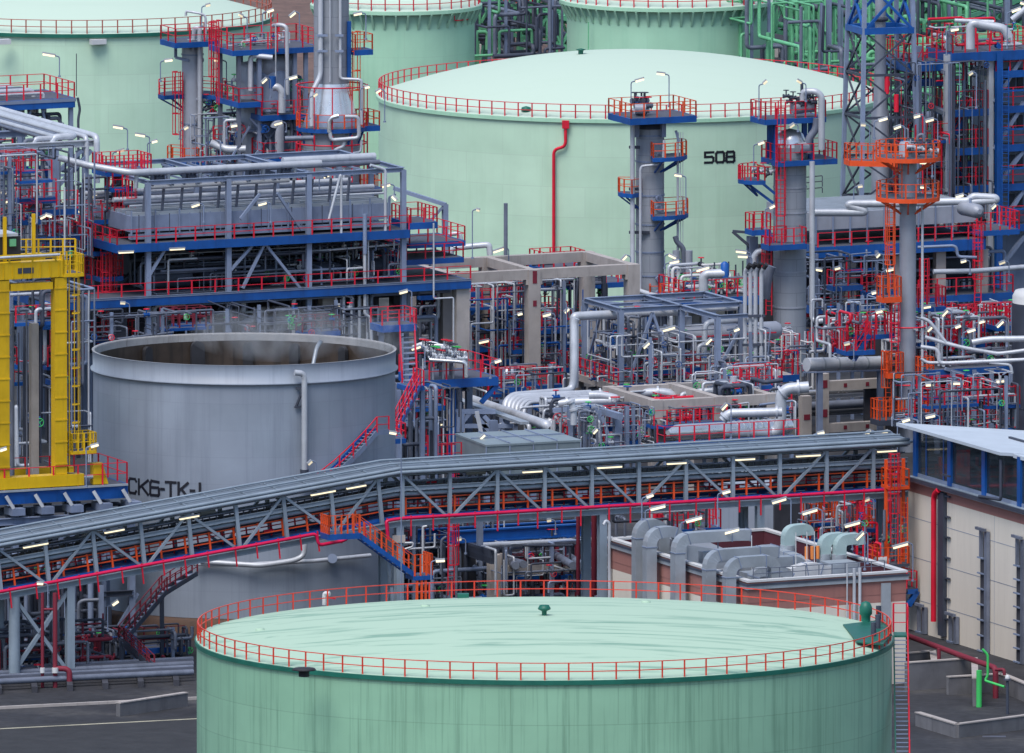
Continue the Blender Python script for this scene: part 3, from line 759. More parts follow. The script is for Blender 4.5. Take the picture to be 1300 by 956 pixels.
pipe_part(t, [W(346, 111, Y - 3), W(352, 110, Y - 3), W(358, 116, Y - 3), W(358, 143, Y - 3)], .3, PIPE)
MB().cyl(W(346, 97, Y - 3), W(346, 112, Y - 3), .28, 10).build('actuator', BLUE, t)
pipe_part(t, [W(348, 162, Y - 3), W(349, 158, Y - 3), W(355, 158, Y - 3), W(355, 195, Y - 3)], .36, CLAD)
pipe_part(t, [W(285, 200, Y - 2.5), W(285, 153, Y - 2.5), W(303, 152, Y - 2.5)], .12)
ladder(t, p2.P(p2.u(334), 2.6, zz(62)), 3.0, -90, False); ladder(t, p2.P(p2.u(277), 0, zz(130)), zz(25) - zz(130), 200, True)
clutter(t, p2, p2.u(290), p2.u(374), -2, 2.6, zz(205), zz(152), 22, 5, (.05, .16), valves=14)
clutter(t, p2, p2.u(290), p2.u(388), -2, 2.2, zz(138), zz(100), 9, 6, (.05, .14), valves=8)
clutter(t, p2, p2.u(296), p2.u(385), -2, 2.0, zz(60), zz(44), 10, 7, (.05, .12), valves=7)
clutter(t, p2, p2.u(270), p2.u(380), -2, 2.6, zz(260), zz(208), 12, 9, (.06, .2), valves=4)

# --- round stack with bright cone
Y = 1938; c = GY(421, Y); zs = lambda py, px=421, d=0: W(px, py, Y - d).z; k = Y / FPX
t = thing('stack', 'thick round grey stack with a bright metal cone above its red guard rings', 'stack', (c.x, c.y, 0))
col_shell(t, c, [(36 * k, 0), (36 * k, zs(158))], STACKM, 40, 'lower_shell')
col_shell(t, c, [(36 * k, zs(158)), (34 * k, zs(150)), (31 * k, zs(143))], STEEL, 40, 'collar')
col_shell(t, c, [(31 * k, zs(143)), (30 * k, zs(138)), (23 * k, zs(105))], SHINY, 40, 'cone')
col_shell(t, c, [(22.5 * k, zs(105)), (22.5 * k, zs(-60))], STACKM, 40, 'upper_shell')
ring_platform(t, c, 36 * k, 45 * k, zs(160), 0, 360, rm=ORANGE, brackets=10)
p3 = PL(421, Y); platform(t, p3, 36 * k, 62 * k, -1.5, 1.0, zs(160) - .03, 'FBR', rm=ORANGE)
for py, rr in ((108, 45), (181, 45), (207, 47)):
    q = arc_pts(c, rr * k, 0, 2 * PI, 36, zs(py)); MB().tube(q, .055, 5, 0, False).build('guard_ring', FIRE if py < 0 else RED, t)
g = MB()
for a in (-150, -118, -88, -55, -25, 5, 40, 80, 120, 160):
    d = V3((cos(R(a)), sin(R(a)), 0)) * (46 * k); q = V3((c.x, c.y, 0)) + d; g.beam(q + V3((0, 0, zs(240))), q + V3((0, 0, zs(168))), .09); g.beam(q + V3((0, 0, zs(160))), q + V3((0, 0, zs(107))), .07)
g.build('guard_frame', RED, t)
pipe_part(t, [W(407, -20, Y - 1.5), W(407, 96, Y - 1.5), W(396, 118, Y - 2), W(396, 160, Y - 2.2)], .2)
pipe_part(t, [W(432, -20, Y - 1.5), W(432, 100, Y - 1.5), W(456, 101, Y - 1.7), W(459, 103, Y - 1.7), W(459, 158, Y - 1.7)], .12)
pipe_part(t, [W(419, -20, Y - 1.6), W(419, 104, Y - 1.6)], .05)
for py in (45, 65): 
    b = MB(); b.beam(W(402, py, Y - 1.7), W(416, py, Y - 1.7), .1, .18); b.beam(W(425, py, Y - 1.7), W(436, py, Y - 1.7), .1, .18); b.build('clamp', STEEL, t)
pipe_part(t, [W(418, 168, Y - 2.9), W(418, 150, Y - 2.9), W(430, 147, Y - 2.9), W(430, 147, Y - 2.9)], .17, SHINY)
pipe_part(t, [W(438, 148, Y - 2.9), W(455, 148, Y - 2.8), W(456, 175, Y - 2.7), W(420, 178, Y - 2.9), W(419, 168, Y - 2.9)], .15)
pipe_part(t, [W(437, 180, Y - 2.6), W(436, 186, Y - 2.6), W(424, 190, Y - 2.6), W(424, 245, Y - 2.6)], .15)
pipe_part(t, [W(459, 178, Y - 1.8), W(458, 193, Y - 1.9), W(437, 196, Y - 2.5), W(436, 245, Y - 2.5)], .1)
p4 = PL(447, Y - .3); platform(t, p4, 0, 24 * k, -1, .8, zs(62), rm=ORANGE, h=1.2)
ladder(t, W(446, 150, Y - .5), zs(40) - zs(150), -20, True, ORANGE)
MB().beam(W(443, 27, Y - .8), W(443, 100, Y - .8), .3, .2).build('cable_tray', BLUE, t)
platform(t, PL(462, Y - 1), 0, 1.2, -.8, .8, zs(236), rm=ORANGE)
pipe_part(t, [W(362, 176, Y - 3), W(398, 175, Y - 3)], .2, PIPED)

# ================================================================== railed platform at the far left
Y = 1932; p5 = PL(95, Y)
t = thing('pipe_platform', 'high blue platform carrying pipes at the upper edge of the large mint tank', 'platform', (p5.o.x, p5.o.y, 0))
z5 = W(95, 124, Y).z
platform(t, p5, -13, 0, -7, 0, z5, bh=.75, h=1.2, dm=BLUE)
MB().ubox(p5, -13.02, .12, -.1, .12, z5 - .28, z5 - .02).build('edge_channel', STEEL, t)
for u, v in ((-.2, -.3), (-.2, -6.5), (-4.6, -.3), (-4.6, -6.5), (-9, -.3)): MB().hbeam(p5.P(u, v, 0), p5.P(u, v, z5 - .75), .32).build('leg', STEEL, t)
b = MB(); b.beam(p5.P(-3.6, -.4, z5 - .8), p5.P(-4.9, -.4, z5 - 5), .18); b.beam(p5.P(-2.6, -.4, z5 - .8), p5.P(-1.6, -.4, z5 - 5), .18); b.beam(p5.P(-.2, -.4, z5 - 6), p5.P(-4.6, -.4, z5 - 6), .2); each(b, 'brace', STEEL, t)
for i, (v, r, z) in enumerate(((-1.2, .14, .35), (-2.2, .2, .5), (-3.2, .12, .6), (-4.2, .22, .6), (-5.4, .16, .5))): pipe_part(t, [p5.P(-13, v, z5 + z), p5.P(-2.2 - i * .5, v, z5 + z), p5.P(-2.2 - i * .5, v, z5 - 2)], r, [PIPE, PIPE, PIPED, PIPE, PIPED][i])
clutter(t, p5, -9, -1, -6, -.6, z5 - 4, z5 - .8, 16, 15, (.06, .18), [STEELD, PIPED, PIPE], valves=8)
pipe_part(t, [p5.P(.25, .1, z5), p5.P(.45, .1, z5 - .9), p5.P(.3, .1, z5 - 1.6), p5.P(.3, .1, 0)], .1, STEELD)
MB().cyl(W(97, 122, Y - .2), W(97, 68, Y - .2), .035, 5).build('rod', STEELD, t)

# ================================================================== pipe portal in front of it
Y = 1885; p6 = PL(70, Y)
t = thing('pipe_rack', 'grey steel portal with a bundle of pale pipes fanning over it behind the yellow gantry', 'pipe rack', (p6.o.x, p6.o.y, 0))
zb6 = W(70, 184, Y).z; ux = lambda px, v=0: p6.u(px, v)
MB().hbeam(p6.P(ux(-40), 0, zb6), p6.P(ux(119), 0, zb6), .55, .5).build('main_beam', PIPE, t)
MB().hbeam(p6.P(ux(-40), -9, zb6), p6.P(ux(85), -9, zb6), .5, .5).build('main_beam', STEEL, t)
for px, v in ((70, 0), (2, 0), (58, -9), (-30, -9), (108, -3.2), (42, -4)): MB().hbeam(p6.P(ux(px, v), v, 0), p6.P(ux(px, v), v, zb6 - .25), .5 if px in (70, 58) else .36).build('column', STEEL, t)
b = MB(); zq = lambda py: p6.z(70, py)
for (x0, y0, x1, y1) in ((73, 218, 104, 191), (74, 236, 116, 191), (66, 212, 50, 191), (8, 200, 0, 191)): b.beam(p6.at(x0, y0, .1), p6.at(x1, y1, .1), .26)
each(b, 'knee_brace', STEEL, t)
for i in range(6):
    v0 = 2.2 - i * .15; uu = ux(121) - i * .75; r = (.24, .2, .26, .16, .2, .14)[i]; m = (PIPE, PIPE, PIPE, PIPED, PIPE, PIPED)[i]
    if i < 2: pts = [p6.P(uu, -30, zb6 + .28 + r), p6.P(uu, .4 - i * .3, zb6 + .28 + r), p6.P(uu, .4 - i * .3, zb6 - 3 - i)]
    else: pts = [p6.P(uu, -30, zb6 + .28 + r), p6.P(uu, -.4, zb6 + .28 + r), p6.P(uu - 2, -.4, zb6 + .28 + r), p6.P(uu - 2, -.4, zb6 - 4)]
    pipe_part(t, pts, r, m, 10)
MB().ubox(p6, ux(-30), ux(104), -8, -7.6, zq(238), zq(224)).build('deck_beam', BLUE, t)
r = MB(); rail_path(r, [p6.P(ux(-30), -7.8, zq(224)), p6.P(ux(104), -7.8, zq(224))]); rail_path(r, [p6.P(ux(-30), -7.8, zq(212)), p6.P(ux(60), -7.8, zq(212))], 1.4); r.build('railing', RED, t)
MB().ubox(p6, ux(-30), ux(65), -6, .2, zq(254), zq(249)).build('canopy', STEEL, t)
clutter(t, p6, ux(-10), ux(105), -8, -1, zq(300), zq(195), 30, 21, (.06, .24), valves=12)
clutter(t, p6, ux(-10), ux(110), -8, -1, zq(470), zq(300), 28, 22, (.06, .26), [STEEL, PIPED, PIPED, PIPE], valves=6)
for z0, x0, x1, v in ((330, 60, 120, -1), (300, 60, 118, -3), (380, 0, 125, -2)): platform(t, p6, ux(x0), ux(x1), v - 3, v, zq(z0), 'FR', bh=.5)
for i in range(5): MB().tube([p6.P(ux(-20), -3 - i, zq(402 + i * 17)), p6.P(ux(60 + i * 8), -3 - i, zq(402 + i * 17))], .3, 8).build('pipe', [PIPED, STEELD][i % 2], t)

# stair tower of red railings in front of the left end of the coolers
p7 = PL(128, 1876)
t = thing('access_tower', 'tangle of red caged ladders and railed landings at the end of the air coolers', 'access tower', (p7.o.x, p7.o.y, 0))
z7 = lambda py: p7.z(128, py); u7 = lambda px: p7.u(px)
for x0, x1, py, v0, v1 in ((100, 150, 318, -4, .5), (75, 112, 308, -3, 0), (122, 150, 350, -2, 1), (117, 168, 428, -2.5, .8), (135, 192, 219, -3, 0), (140, 165, 238, -1, .6), (120, 158, 280, -3, -.5)):
    platform(t, p7, u7(x0), u7(x1), v0, v1, z7(py), 'FBLR', sp=.8, bh=.35, h=1.2)
for px, y0, y1, v, a in ((163, 288, 205, .8, -90), (128, 428, 318, 1.2, -90), (137, 428, 300, .4, -60), (112, 360, 270, 0, -90), (150, 350, 240, .3, -90)): ladder(t, p7.P(u7(px), v, z7(y0)), z7(y1) - z7(y0), a)
for px in (100, 127, 148, 166):
    MB().hbeam(p7.P(u7(px), -2.2, 0), p7.P(u7(px), -2.2, z7(225)), .28).build('column', STEEL, t)
clutter(t, p7, u7(100), u7(160), -3, 0, z7(320), z7(225), 14, 31, (.06, .14), [STEELD, PIPED, RED, RED], valves=6)
clutter(t, p7, u7(80), u7(130), -4, 0, z7(450), z7(330), 12, 32, (.06, .2), [STEELD, PIPED, RED], valves=4)

# ================================================================== air-cooler structure (front face from column 135 to 594)
pa = PL(188, 1872); za = lambda py, px=188: pa.z(px, py); ua = lambda px, v=0: pa.u(px, v)
t = thing('air_cooler_structure', 'long two-deck grey and blue air cooler structure behind the open steaming tank', 'process structure', (pa.o.x, pa.o.y, 0))
zl, zu, zt = za(376), za(308), za(232)
ca = [ua(188), ua(290), ua(392), ua(512)]; DV = -14
for u in ca:
    for v in (0, -7, DV):
        MB().hbeam(pa.P(u, v, 0), pa.P(u, v, zt if v == 0 else zt - .2), .38 if v == 0 else .34).build('column', STEEL, t)
# decks
platform(t, pa, ua(146), ca[-1] + .3, DV, .5, zu, 'FL', bh=.62, sp=1.6)
platform(t, pa, ua(60), ua(592), DV, .9, zl, 'F', bh=.62, sp=1.9)
MB().hbeam(pa.P(ua(60), .95, zl + .05), pa.P(ua(592), .95, zl + .05), .12, .16).build('kick_plate', STEEL, t)
# cooler bays between the decks and the roof
for i, (x0, x1) in enumerate(((170, 292), (294, 394), (397, 498))):
    u0, u1 = ua(x0), ua(x1)
    MB().ubox(pa, u0, u1, DV + .5, -.6, zu + .75, zu + 1.95).build('cooler_bay', STEEL, t)
    b = MB()
    for v in [x * 1.1 for x in range(-12, 0)]: b.ubox(pa, u0 + .1, u1 - .1, v, v + .3, zu + 1.955, zu + 2.2)
    b.build('louvre_roof', GALV, t)
    b = MB()
    for k in range(5):
        uu = u0 + (u1 - u0) * k / 4; b.ubox(pa, uu - .06, uu + .06, -.58, -.48, zu + .5, zu + 2.4)
    each(b, 'bay_frame', STEEL, t)
    for k in range(3):
        uu = u0 + (u1 - u0) * (k + .5) / 3; cc = pa.P(uu, -7, zu + .1); MB().lathe(cc, [(1.55, 0), (1.55, .9), (1.75, 1.25)], 20).build('fan_shroud', GALV, t)
        MB().lathe(cc + V3((0, 4.2, 0)), [(1.55, 0), (1.55, .9), (1.75, 1.25)], 20).build('fan_shroud', GALV, t)
    MB().ubox(pa, u0, u1, -1.2, -.62, zu + .2, zu + .6).build('header_box', STEEL, t)
# roof steel
b = MB()
for v in (0, -7, DV): b.hbeam(pa.P(ca[0], v, zt), pa.P(ca[-1], v, zt), .3, .34)
for u in ca: b.hbeam(pa.P(u, 0, zt + .02), pa.P(u, DV, zt + .02), .26, .3)

for k in range(1, 10): u = ca[0] + (ca[-1] - ca[0]) * k / 10; b.beam(pa.P(u, .0, zt - .25), pa.P(u, DV, zt - .25), .1, .14)
b.build('roof_beam', STEEL, t)
# headers over the roof
pipe_part(t, [pa.at(74, 200, -4), pa.at(112, 210, -3), pa.P(ua(170), -.6, zt + .75), pa.P(ua(411), -.6, zt + .75)], .25, PIPE, 12)
pipe_part(t, [pa.P(ua(190), -.9, zt - .45), pa.P(ua(372), -.9, zt - .45)], .18, PIPE, 10)
pipe_part(t, [pa.P(ua(190), -3.2, zt + .3), pa.P(ua(500), -3.2, zt + .3)], .2, PIPED, 10)
pipe_part(t, [pa.P(ua(395), -6.2, zt + .4), pa.P(ua(512), -6.2, zt + .4)], .3, PIPE, 10)
for k in range(11):
    u = ua(178) + k * 1.32; MB().cyl(pa.P(u, -.75, zt + .6), pa.P(u, -.9, zt - .45), .16, 8).build('riser', PIPED if k % 2 else PIPE, t)
    if k % 2: q = pa.P(u + .6, -.8, zt + .2); valve(t, q, U0, .14, STEELD, STEELD)
for k in range(12): u = ua(190) + k * 1.55; MB().cyl(pa.P(u, -.9, zt - .45), pa.P(u, -1.4, zu + 2.0), .11, 8).build('riser', PIPED, t)
for i, v in enumerate((-1.8, -2.6, -4.4, -5.6, -7.6, -9.4, -11.4)): pipe_part(t, [pa.P(ua(175) - i * .2, v, zu + 2.6 + .12 * (i % 3)), pa.P(ua(500), v, zu + 2.6 + .12 * (i % 3))], .09 + .05 * (i % 3), [PIPE, PIPED, PIPE][i % 3])
for k in range(24): u = ua(180) + k * .85; MB().beam(pa.P(u, -.62, zu + .6), pa.P(u, -.62, zu + 2.05), .06, .05).build('bay_rib', STEEL if k % 3 else STEELD, t)
# braces
b = MB()
for (x0, y0, x1, y1) in ((336, 309, 308, 366), (336, 309, 381, 366), (305, 278, 330, 246), (188, 352, 212, 312), (291, 345, 320, 312), (205, 400, 188, 440), (352, 245, 383, 292)): b.beam(pa.at(x0, y0, .1), pa.at(x1, y1, .1), .2)
for u in ca[:-1]:
    b.beam(pa.P(u, DV, 0), pa.P(u + 6, DV, zl), .22); b.beam(pa.P(u + 6, DV, 0), pa.P(u, DV, zl), .22); b.beam(pa.P(u, -7, zl), pa.P(u + 5.8, -7, zu), .2)
each(b, 'brace', STEEL, t)
# storeys: dark exchangers and piers added to deepen the shade; pale concrete legs, piping
for i in range(5):
    u = ua(210) + i * 4.0; MB().tube([pa.P(u, -3, zl + .9), pa.P(u + 3.1, -3, zl + .9)], [.7, .7], 14).build('exchanger', STEELD, t); MB().tube([pa.P(u, -9, zl + 1.6), pa.P(u + 3.2, -9, zl + 1.6)], .95, 14).build('exchanger', STEELD, t)
for px, v in ((150, -1), (172, -6), (255, -4), (300, -2), (352, -5), (405, -3), (415, -1.2), (445, -6), (505, -3.5), (568, -2), (585, .2), (232, -9), (330, -10), (470, -11)):
    MB().ubox(pa, ua(px, v) - .55, ua(px, v) + .55, v - .5, v + .5, 0, zl - .66).build('concrete_pier', CONCD if px not in (585, 568, 415) else CONC, t)  # inner piers take the near-black concrete in place of shade
MB().ubox(pa, ua(140), ua(500), DV - .6, DV - .3, 0, zl + 3.2).build('shade_wall', CONCD, t)  # dark sheet added behind the bays to stand in for deep shade
MB().ubox(pa, ua(150), ua(500), DV + .3, DV + .6, zl, zu - .7).build('shade_panel', STEELD, t)  # added dark panel that blacks out the storey like shade
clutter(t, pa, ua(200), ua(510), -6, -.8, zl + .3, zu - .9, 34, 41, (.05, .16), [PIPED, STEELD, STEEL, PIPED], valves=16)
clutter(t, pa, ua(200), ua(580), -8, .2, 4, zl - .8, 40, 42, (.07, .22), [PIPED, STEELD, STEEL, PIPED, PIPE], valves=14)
clutter(t, pa, ua(440), ua(512), -6, .1, zl + .4, zu - .7, 10, 43, (.05, .12), [PIPE, RED, PIPED], valves=10)
for x0, x1, py, v0, v1 in ((470, 512, 348, -6, -3), (516, 588, 335, -8, -2), (520, 590, 316, -9, -3), (455, 512, 325, -9, -6)): platform(t, pa, ua(x0, v1), ua(x1, v1), v0, v1, za(py, 500), 'FBLR', bh=.4)
# end landing and stair by the right corner
platform(t, pa, ca[-1] + .4, ca[-1] + 2.6, -3.5, .6, zu + .5, 'FBLR', bh=.5, sp=.9)
pipe_part(t, [pa.P(ua(459), .7, zl + 2.7), pa.P(ua(459), .7, zl - 2.2), pa.P(ua(466), .7, zl - 2.4), pa.P(ua(468), .7, zl - 5)], .13, PIPE)
pipe_part(t, [pa.P(ua(459), .75, zl + 5.4), pa.P(ua(459), .75, zl + 2.4)], .16, STEEL)
pipe_part(t, [pa.P(ua(543), 1.3, zl + 4.5), pa.P(ua(543), 1.3, zl - 1.2), pa.P(ua(568), 1.3, zl - 1.2), pa.P(ua(568), 1.3, 3)], .07, PIPE)
pipe_part(t, [pa.P(ua(415), .4, zu + 1), pa.P(ua(430), .4, zu + 4.4), pa.P(ua(431), .4, zu + 4.2), pa.P(ua(431), .4, zu)], .1, PIPE)
pipe_part(t, [pa.P(ua(468), .4, zu + 5), pa.P(ua(487), .4, zu + 4.6), pa.P(ua(487), .4, zu)], .12, PIPE)
for k in range(5): pipe_part(t, [pa.P(ua(425 + k * 10), .2, zl - .8), pa.P(ua(425 + k * 10), .2, zl - 4 - k % 3)], .1 + .03 * (k % 2), PIPE)
tube_lights = [(160, 319), (225, 315)]
for i, (px, py) in enumerate(tube_lights):
    q = pa.at(px, py, .75); tl = thing('tube_light', ['lit tube light under the upper cooler deck beside the caged ladder', 'lit tube light under the middle of the upper cooler deck'][i], 'lamp', q); a = MB(); a.beam(q - U0 * .65, q + U0 * .65, .16, .1); hd = a.build('housing', LAMPH, tl); a = MB(); a.beam(q - U0 * .6 - V3((0, 0, .1)), q + U0 * .6 - V3((0, 0, .1)), .13, .1); a.build('diffuser', LAMPM, tl)
# low landing and stair head behind the steaming tank
p8 = PL(488, 1822)
t = thing('landing', 'blue landing with red railings behind the rim of the open steaming tank', 'platform', (p8.o.x, p8.o.y, 0))
z8 = lambda py: p8.z(488, py)
platform(t, p8, p8.u(484), p8.u(527), -2.2, .2, z8(413), 'FBR', bh=.5); 
for px in (490, 522): MB().hbeam(p8.P(p8.u(px), -1, 0), p8.P(p8.u(px), -1, z8(414)), .3).build('leg', STEEL, t)
# ================================================================== lattice mast with stack in it
Y = 1962
t = thing('lattice_mast', 'tall blue and grey lattice mast carrying a slim flue beside the mint tank', 'mast', GY(1117, Y))
ct = GY(1117, Y); zt = W(1117, -30, Y).z; z0 = 0
def corner(k, z):
    hw = (2.55 - (2.55 - 1.95) * z / zt); a = R(45 + 90 * k + 18); return V3((ct.x + hw * 1.414 * cos(a), ct.y + hw * 1.414 * sin(a), z))
zlev = [W(1117, py, Y).z for py in (-30, 36, 92, 146, 200, 250, 300, 350)] 
for k in range(4): MB().beam(corner(k, 0), corner(k, zt), .3, .3).build('leg', STEEL, t)
b = MB(); bb = MB()
for i in range(len(zlev) - 1):
    za_, zb_ = zlev[i + 1], zlev[i]
    for k in range(4):
        tgt = bb if i == 0 else b
        tgt.beam(corner(k, za_), corner((k + 1) % 4, za_), .2 if i else .34, .2 if i else .5); tgt.beam(corner(k, za_), corner((k + 1) % 4, zb_), .13 if i else .2); tgt.beam(corner((k + 1) % 4, za_), corner(k, zb_), .13 if i else .2)
b.build('bracing', STEELD, t); bb.build('top_bracing', BLUE, t)
MB().lathe((ct.x, ct.y, 0), [(.7, 0), (.7, W(1117, 140, Y).z), (.55, W(1117, 138, Y).z), (.42, W(1117, 60, Y).z), (.42, zt + 2)], 16).build('flue', CLAD, t)
MB().lathe((ct.x, ct.y, W(1117, 27, Y).z), [(.44, 0), (.62, .05), (.62, .3), (.44, .35)], 16).build('flue_collar', STEELD, t)
for py, px in ((105, 1126), (128, 1138)): MB().cyl(W(px, py + 14, Y - 2), W(px, py - 8, Y - 2), .2, 10).build('red_vessel', RED, t)
# ================================================================== views used to read the photograph
A1 = lambda x, y: (500 + x / 5.417, 310 + y / 5.417)
A2 = lambda x, y: (500 + x / 5.417, 430 + y / 5.417)
A3 = lambda x, y: (720 + x / 5.417, 330 + y / 5.417)
A4 = lambda x, y: (720 + x / 5.417, 460 + y / 5.417)
A5 = lambda x, y: (920 + x / 3.825, 90 + y / 3.825)
A6 = lambda x, y: (1060 + x / 5.3125, 140 + y / 5.3125)
A7 = lambda x, y: (1060 + x / 3.675, 300 + y / 3.675)
A8 = lambda x, y: (920 + x / 3.98, 320 + y / 3.98)

# ================================================================== grey column in front of tank 508
Y = 1945; c = GY(825, Y); r = 18.2 * Y / FPX; zc = lambda py, d=0.0: W(825, py, Y - d).z
t = thing('process_column', 'tall grey column with orange railed platforms standing before tank 508', 'column', (c.x, c.y, 0))
col_shell(t, c, [(r, 0), (r, zc(165)), (r * .97, zc(163))], STACKM, 32)
col_shell(t, c, [(r * .97, zc(163)), (r * .8, zc(157)), (r * .5, zc(153)), (.01, zc(151))], STEELD, 32, 'head'); bands(t, c, r, [zc(y) for y in (172, 205, 248, 285, 320, 350)])
pc = PL(825, Y); uc = lambda px: pc.u(px)
platform(t, pc, uc(786), uc(868), -2.3, 2.6, W(825, 149, Y - 2.5).z, rm=ORANGE, sp=1.2, bh=.5, h=1.15)
ring_platform(t, c, r, 2.9, zc(196), -85, 30, rm=ORANGE, sp=.95)
ring_platform(t, c, r, 3.0, zc(270), -85, 30, rm=ORANGE, sp=.95)
ring_platform(t, c, r, 2.5, zc(243), 175, 235, rm=ORANGE, sp=.9, brackets=2)
ring_platform(t, c, r, 3.1, zc(376), -90, 20, rm=ORANGE, sp=.9)
pipe_part(t, [W(803, 152, Y - 1.5), W(803, 366, Y - 1.5), W(826, 374, Y - 3), W(851, 379, Y - 5)], .19, PIPE, 10)
pipe_part(t, [W(843, 178, Y - 2), W(842, 208, Y - 2), W(815, 211, Y - 1.8), W(813, 215, Y - 1.8), W(813, 368, Y - 1.8)], .11, PIPE)
for px, py in ((803, 187), (803, 295), (815, 295), (803, 240)): MB().beam(W(px - 4, py, Y - 1.3), W(px + 9, py, Y - 1.1), .3, .22).build('pipe_bracket', STEELD, t)
for px in (808, 842): MB().beam(W(px, 153, Y - 1), W(px, 174, Y - 1), .35).build('bracket', STEEL, t)
for px, r_ in ((860.5, .11), (864, .03), (867, .03)): MB().cyl(W(px, 168, Y - 1.2), W(px, 380, Y - 1.2), r_, 6).build('riser', PIPE, t)
MB().beam(W(858, 166, Y - 1.2), W(862, 180, Y - 1.2), .4, .2).build('panel', STEEL, t)
pipe_part(t, [W(857, 300, Y - 1.6), W(859, 307, Y - 1.6), W(868, 315, Y - 1.6), W(868, 350, Y - 1.6)], [.1, .16, .2, .2] and .2, PIPED)
for px in (858.5, 874.5): MB().tube([W(px, 352, Y - 1.6), W(px, 318, Y - 1.6)], .3, 10).build('vent', CLAD, t)
for (px, py) in ((835, 370), (838, 352), (822, 250), (838, 196), (835, 262)): nozzle(t, c, r, -60, zc(py), .35, .18, STEEL)
q = W(797, 140, Y - 1.5)
for i in range(9): valve(t, W(806 + (i % 5) * 4.2, 140 - (i % 3) * 6, Y - .8), (1, .2 * i, 0), .13, [BLUE, RED, STEELD][i % 3], [PIPE, PIPED, STEELD][i % 3])
MB().tube([W(806, 138, Y - 1.6), W(820, 138, Y - 1.6)], .42, 12).build('drum', CLAD, t)
clutter(t, pc, uc(802), uc(826), -1, .5, zc(146), zc(118), 8, 8, (.04, .1), [STEELD, PIPED, PIPE])

# ================================================================== column with the caged ladder
Y = 1930; c = GY(1002.5, Y); r = 21 * Y / FPX; zc = lambda py, d=0.0: W(1002, py, Y - d).z
t = thing('process_column', 'stout grey column with blue head frame and red caged ladder beside tank number 508', 'column', (c.x, c.y, 0))
col_shell(t, c, [(r, 0), (r, zc(186))], STACKM, 32)
col_shell(t, c, [(r, zc(186)), (r * .96, zc(178)), (r * .8, zc(170)), (r * .5, zc(165)), (.01, zc(163))], SHINY, 32, 'head'); bands(t, c, r, [zc(y) for y in (238, 270, 305, 345, 390)], CLAD)
pr = PL(1002, Y); ur = lambda px: pr.u(px)
platform(t, pr, ur(962), ur(1038), -1.5, 1.6, W(1000, 150, Y - 1.5).z, sp=.9, h=1.3)
platform(t, pr, ur(977), ur(1050), -1.7, 2.0, W(1000, 204, Y - 2).z, sp=1.0, h=1.25)
ring_platform(t, GY(962, Y - .6), .1, 1.55, zc(226), 100, 290, sp=.6, brackets=2); MB().beam(W(946, 231, Y - 1), W(982, 258, Y - 1), .2).build('strut', BLUE, t); MB().beam(W(966, 231, Y - 1), W(984, 246, Y - 1), .2).build('strut', BLUE, t)
platform(t, pr, ur(961), ur(1007), 1.0, 2.7, W(985, 309, Y - 2.2).z, sp=.9, h=1.25)
platform(t, pr, ur(950), ur(972), -.6, 1.0, W(960, 288, Y).z, sp=.7, h=1.25)
for px, v in ((978, 1), (984, -1.2), (1023, 1), (1028, -1.2)): MB().hbeam(pr.P(ur(px), v, zc(206)), pr.P(ur(px), v, zc(152)), .34).build('head_post', BLUE, t)
ladder(t, W(991, 309, Y - 1.9), zc(140) - zc(312), -90, True, w=.6)
ladder(t, W(976, 400, Y - 1.6), zc(300) - zc(400), -120, True)
pipe_part(t, [W(1019, 128, Y - 1), W(1019, 116, Y - 1), W(1036, 116, Y - 1.2), W(1043, 122, Y - 1.2), W(1043, 190, Y - 1.2)], .26, PIPE, 10)
pipe_part(t, [W(1037, 150, Y - 1), W(1036, 165, Y - 1), W(1026, 176, Y - 1), W(1026, 195, Y - 1)], .3, PIPED, 10)
pipe_part(t, [W(1031, 205, Y - 1.6), W(1031, 404, Y - 1.6), W(1036, 408, Y - 1.8), W(1130, 401, Y - 1.8)], .22, PIPE, 10)
for py in (225, 232, 240): pipe_part(t, [W(1024, py, Y - 1.2), W(1044, py - 2, Y - 1.5), W(1044, py + 5, Y - 1.5)], .04, STEELD)
MB().tube([W(1006, 137, Y - .8), W(1034, 134, Y - .2)], .5, 14).build('condenser_drum', CLAD, t)
MB().cyl(W(1018, 125, Y - .5), W(1018, 105, Y - .5), .12, 8).build('vent', STEELD, t)
MB().tube([W(1012, 188, Y - 1.5), W(1024, 187, Y - 1)], .42, 14).build('manway', CLAD, t)
for i in range(9): valve(t, W(998 + i * 4.4, 122 + (i * 7) % 12, Y - 1), (1, .3, 0), .09, STEELD, STEELD)
for i in range(5): valve(t, W(957 + i * 6, 215 + (i * 5) % 9, Y - 1), (1, .3, .4), .11, [RED, GREENB, RED][i % 3], [PIPE, STEELD][i % 2])
b = MB(); b.beam(W(930, 294, Y), W(958, 318, Y), .22); b.beam(W(930, 293.5, Y), W(962, 296, Y), .2); each(b, 'bracket', STEELD, t)
MB().hbeam(W(955, 300, Y), W(955, 420, Y), .7).build('support_post', STEEL, t)
pipe_part(t, [W(972, 318, Y - 1.5), W(962, 319, Y - 1.5), W(957, 326, Y - 1.5), W(957, 350, Y - 1.5)], .24, PIPE)

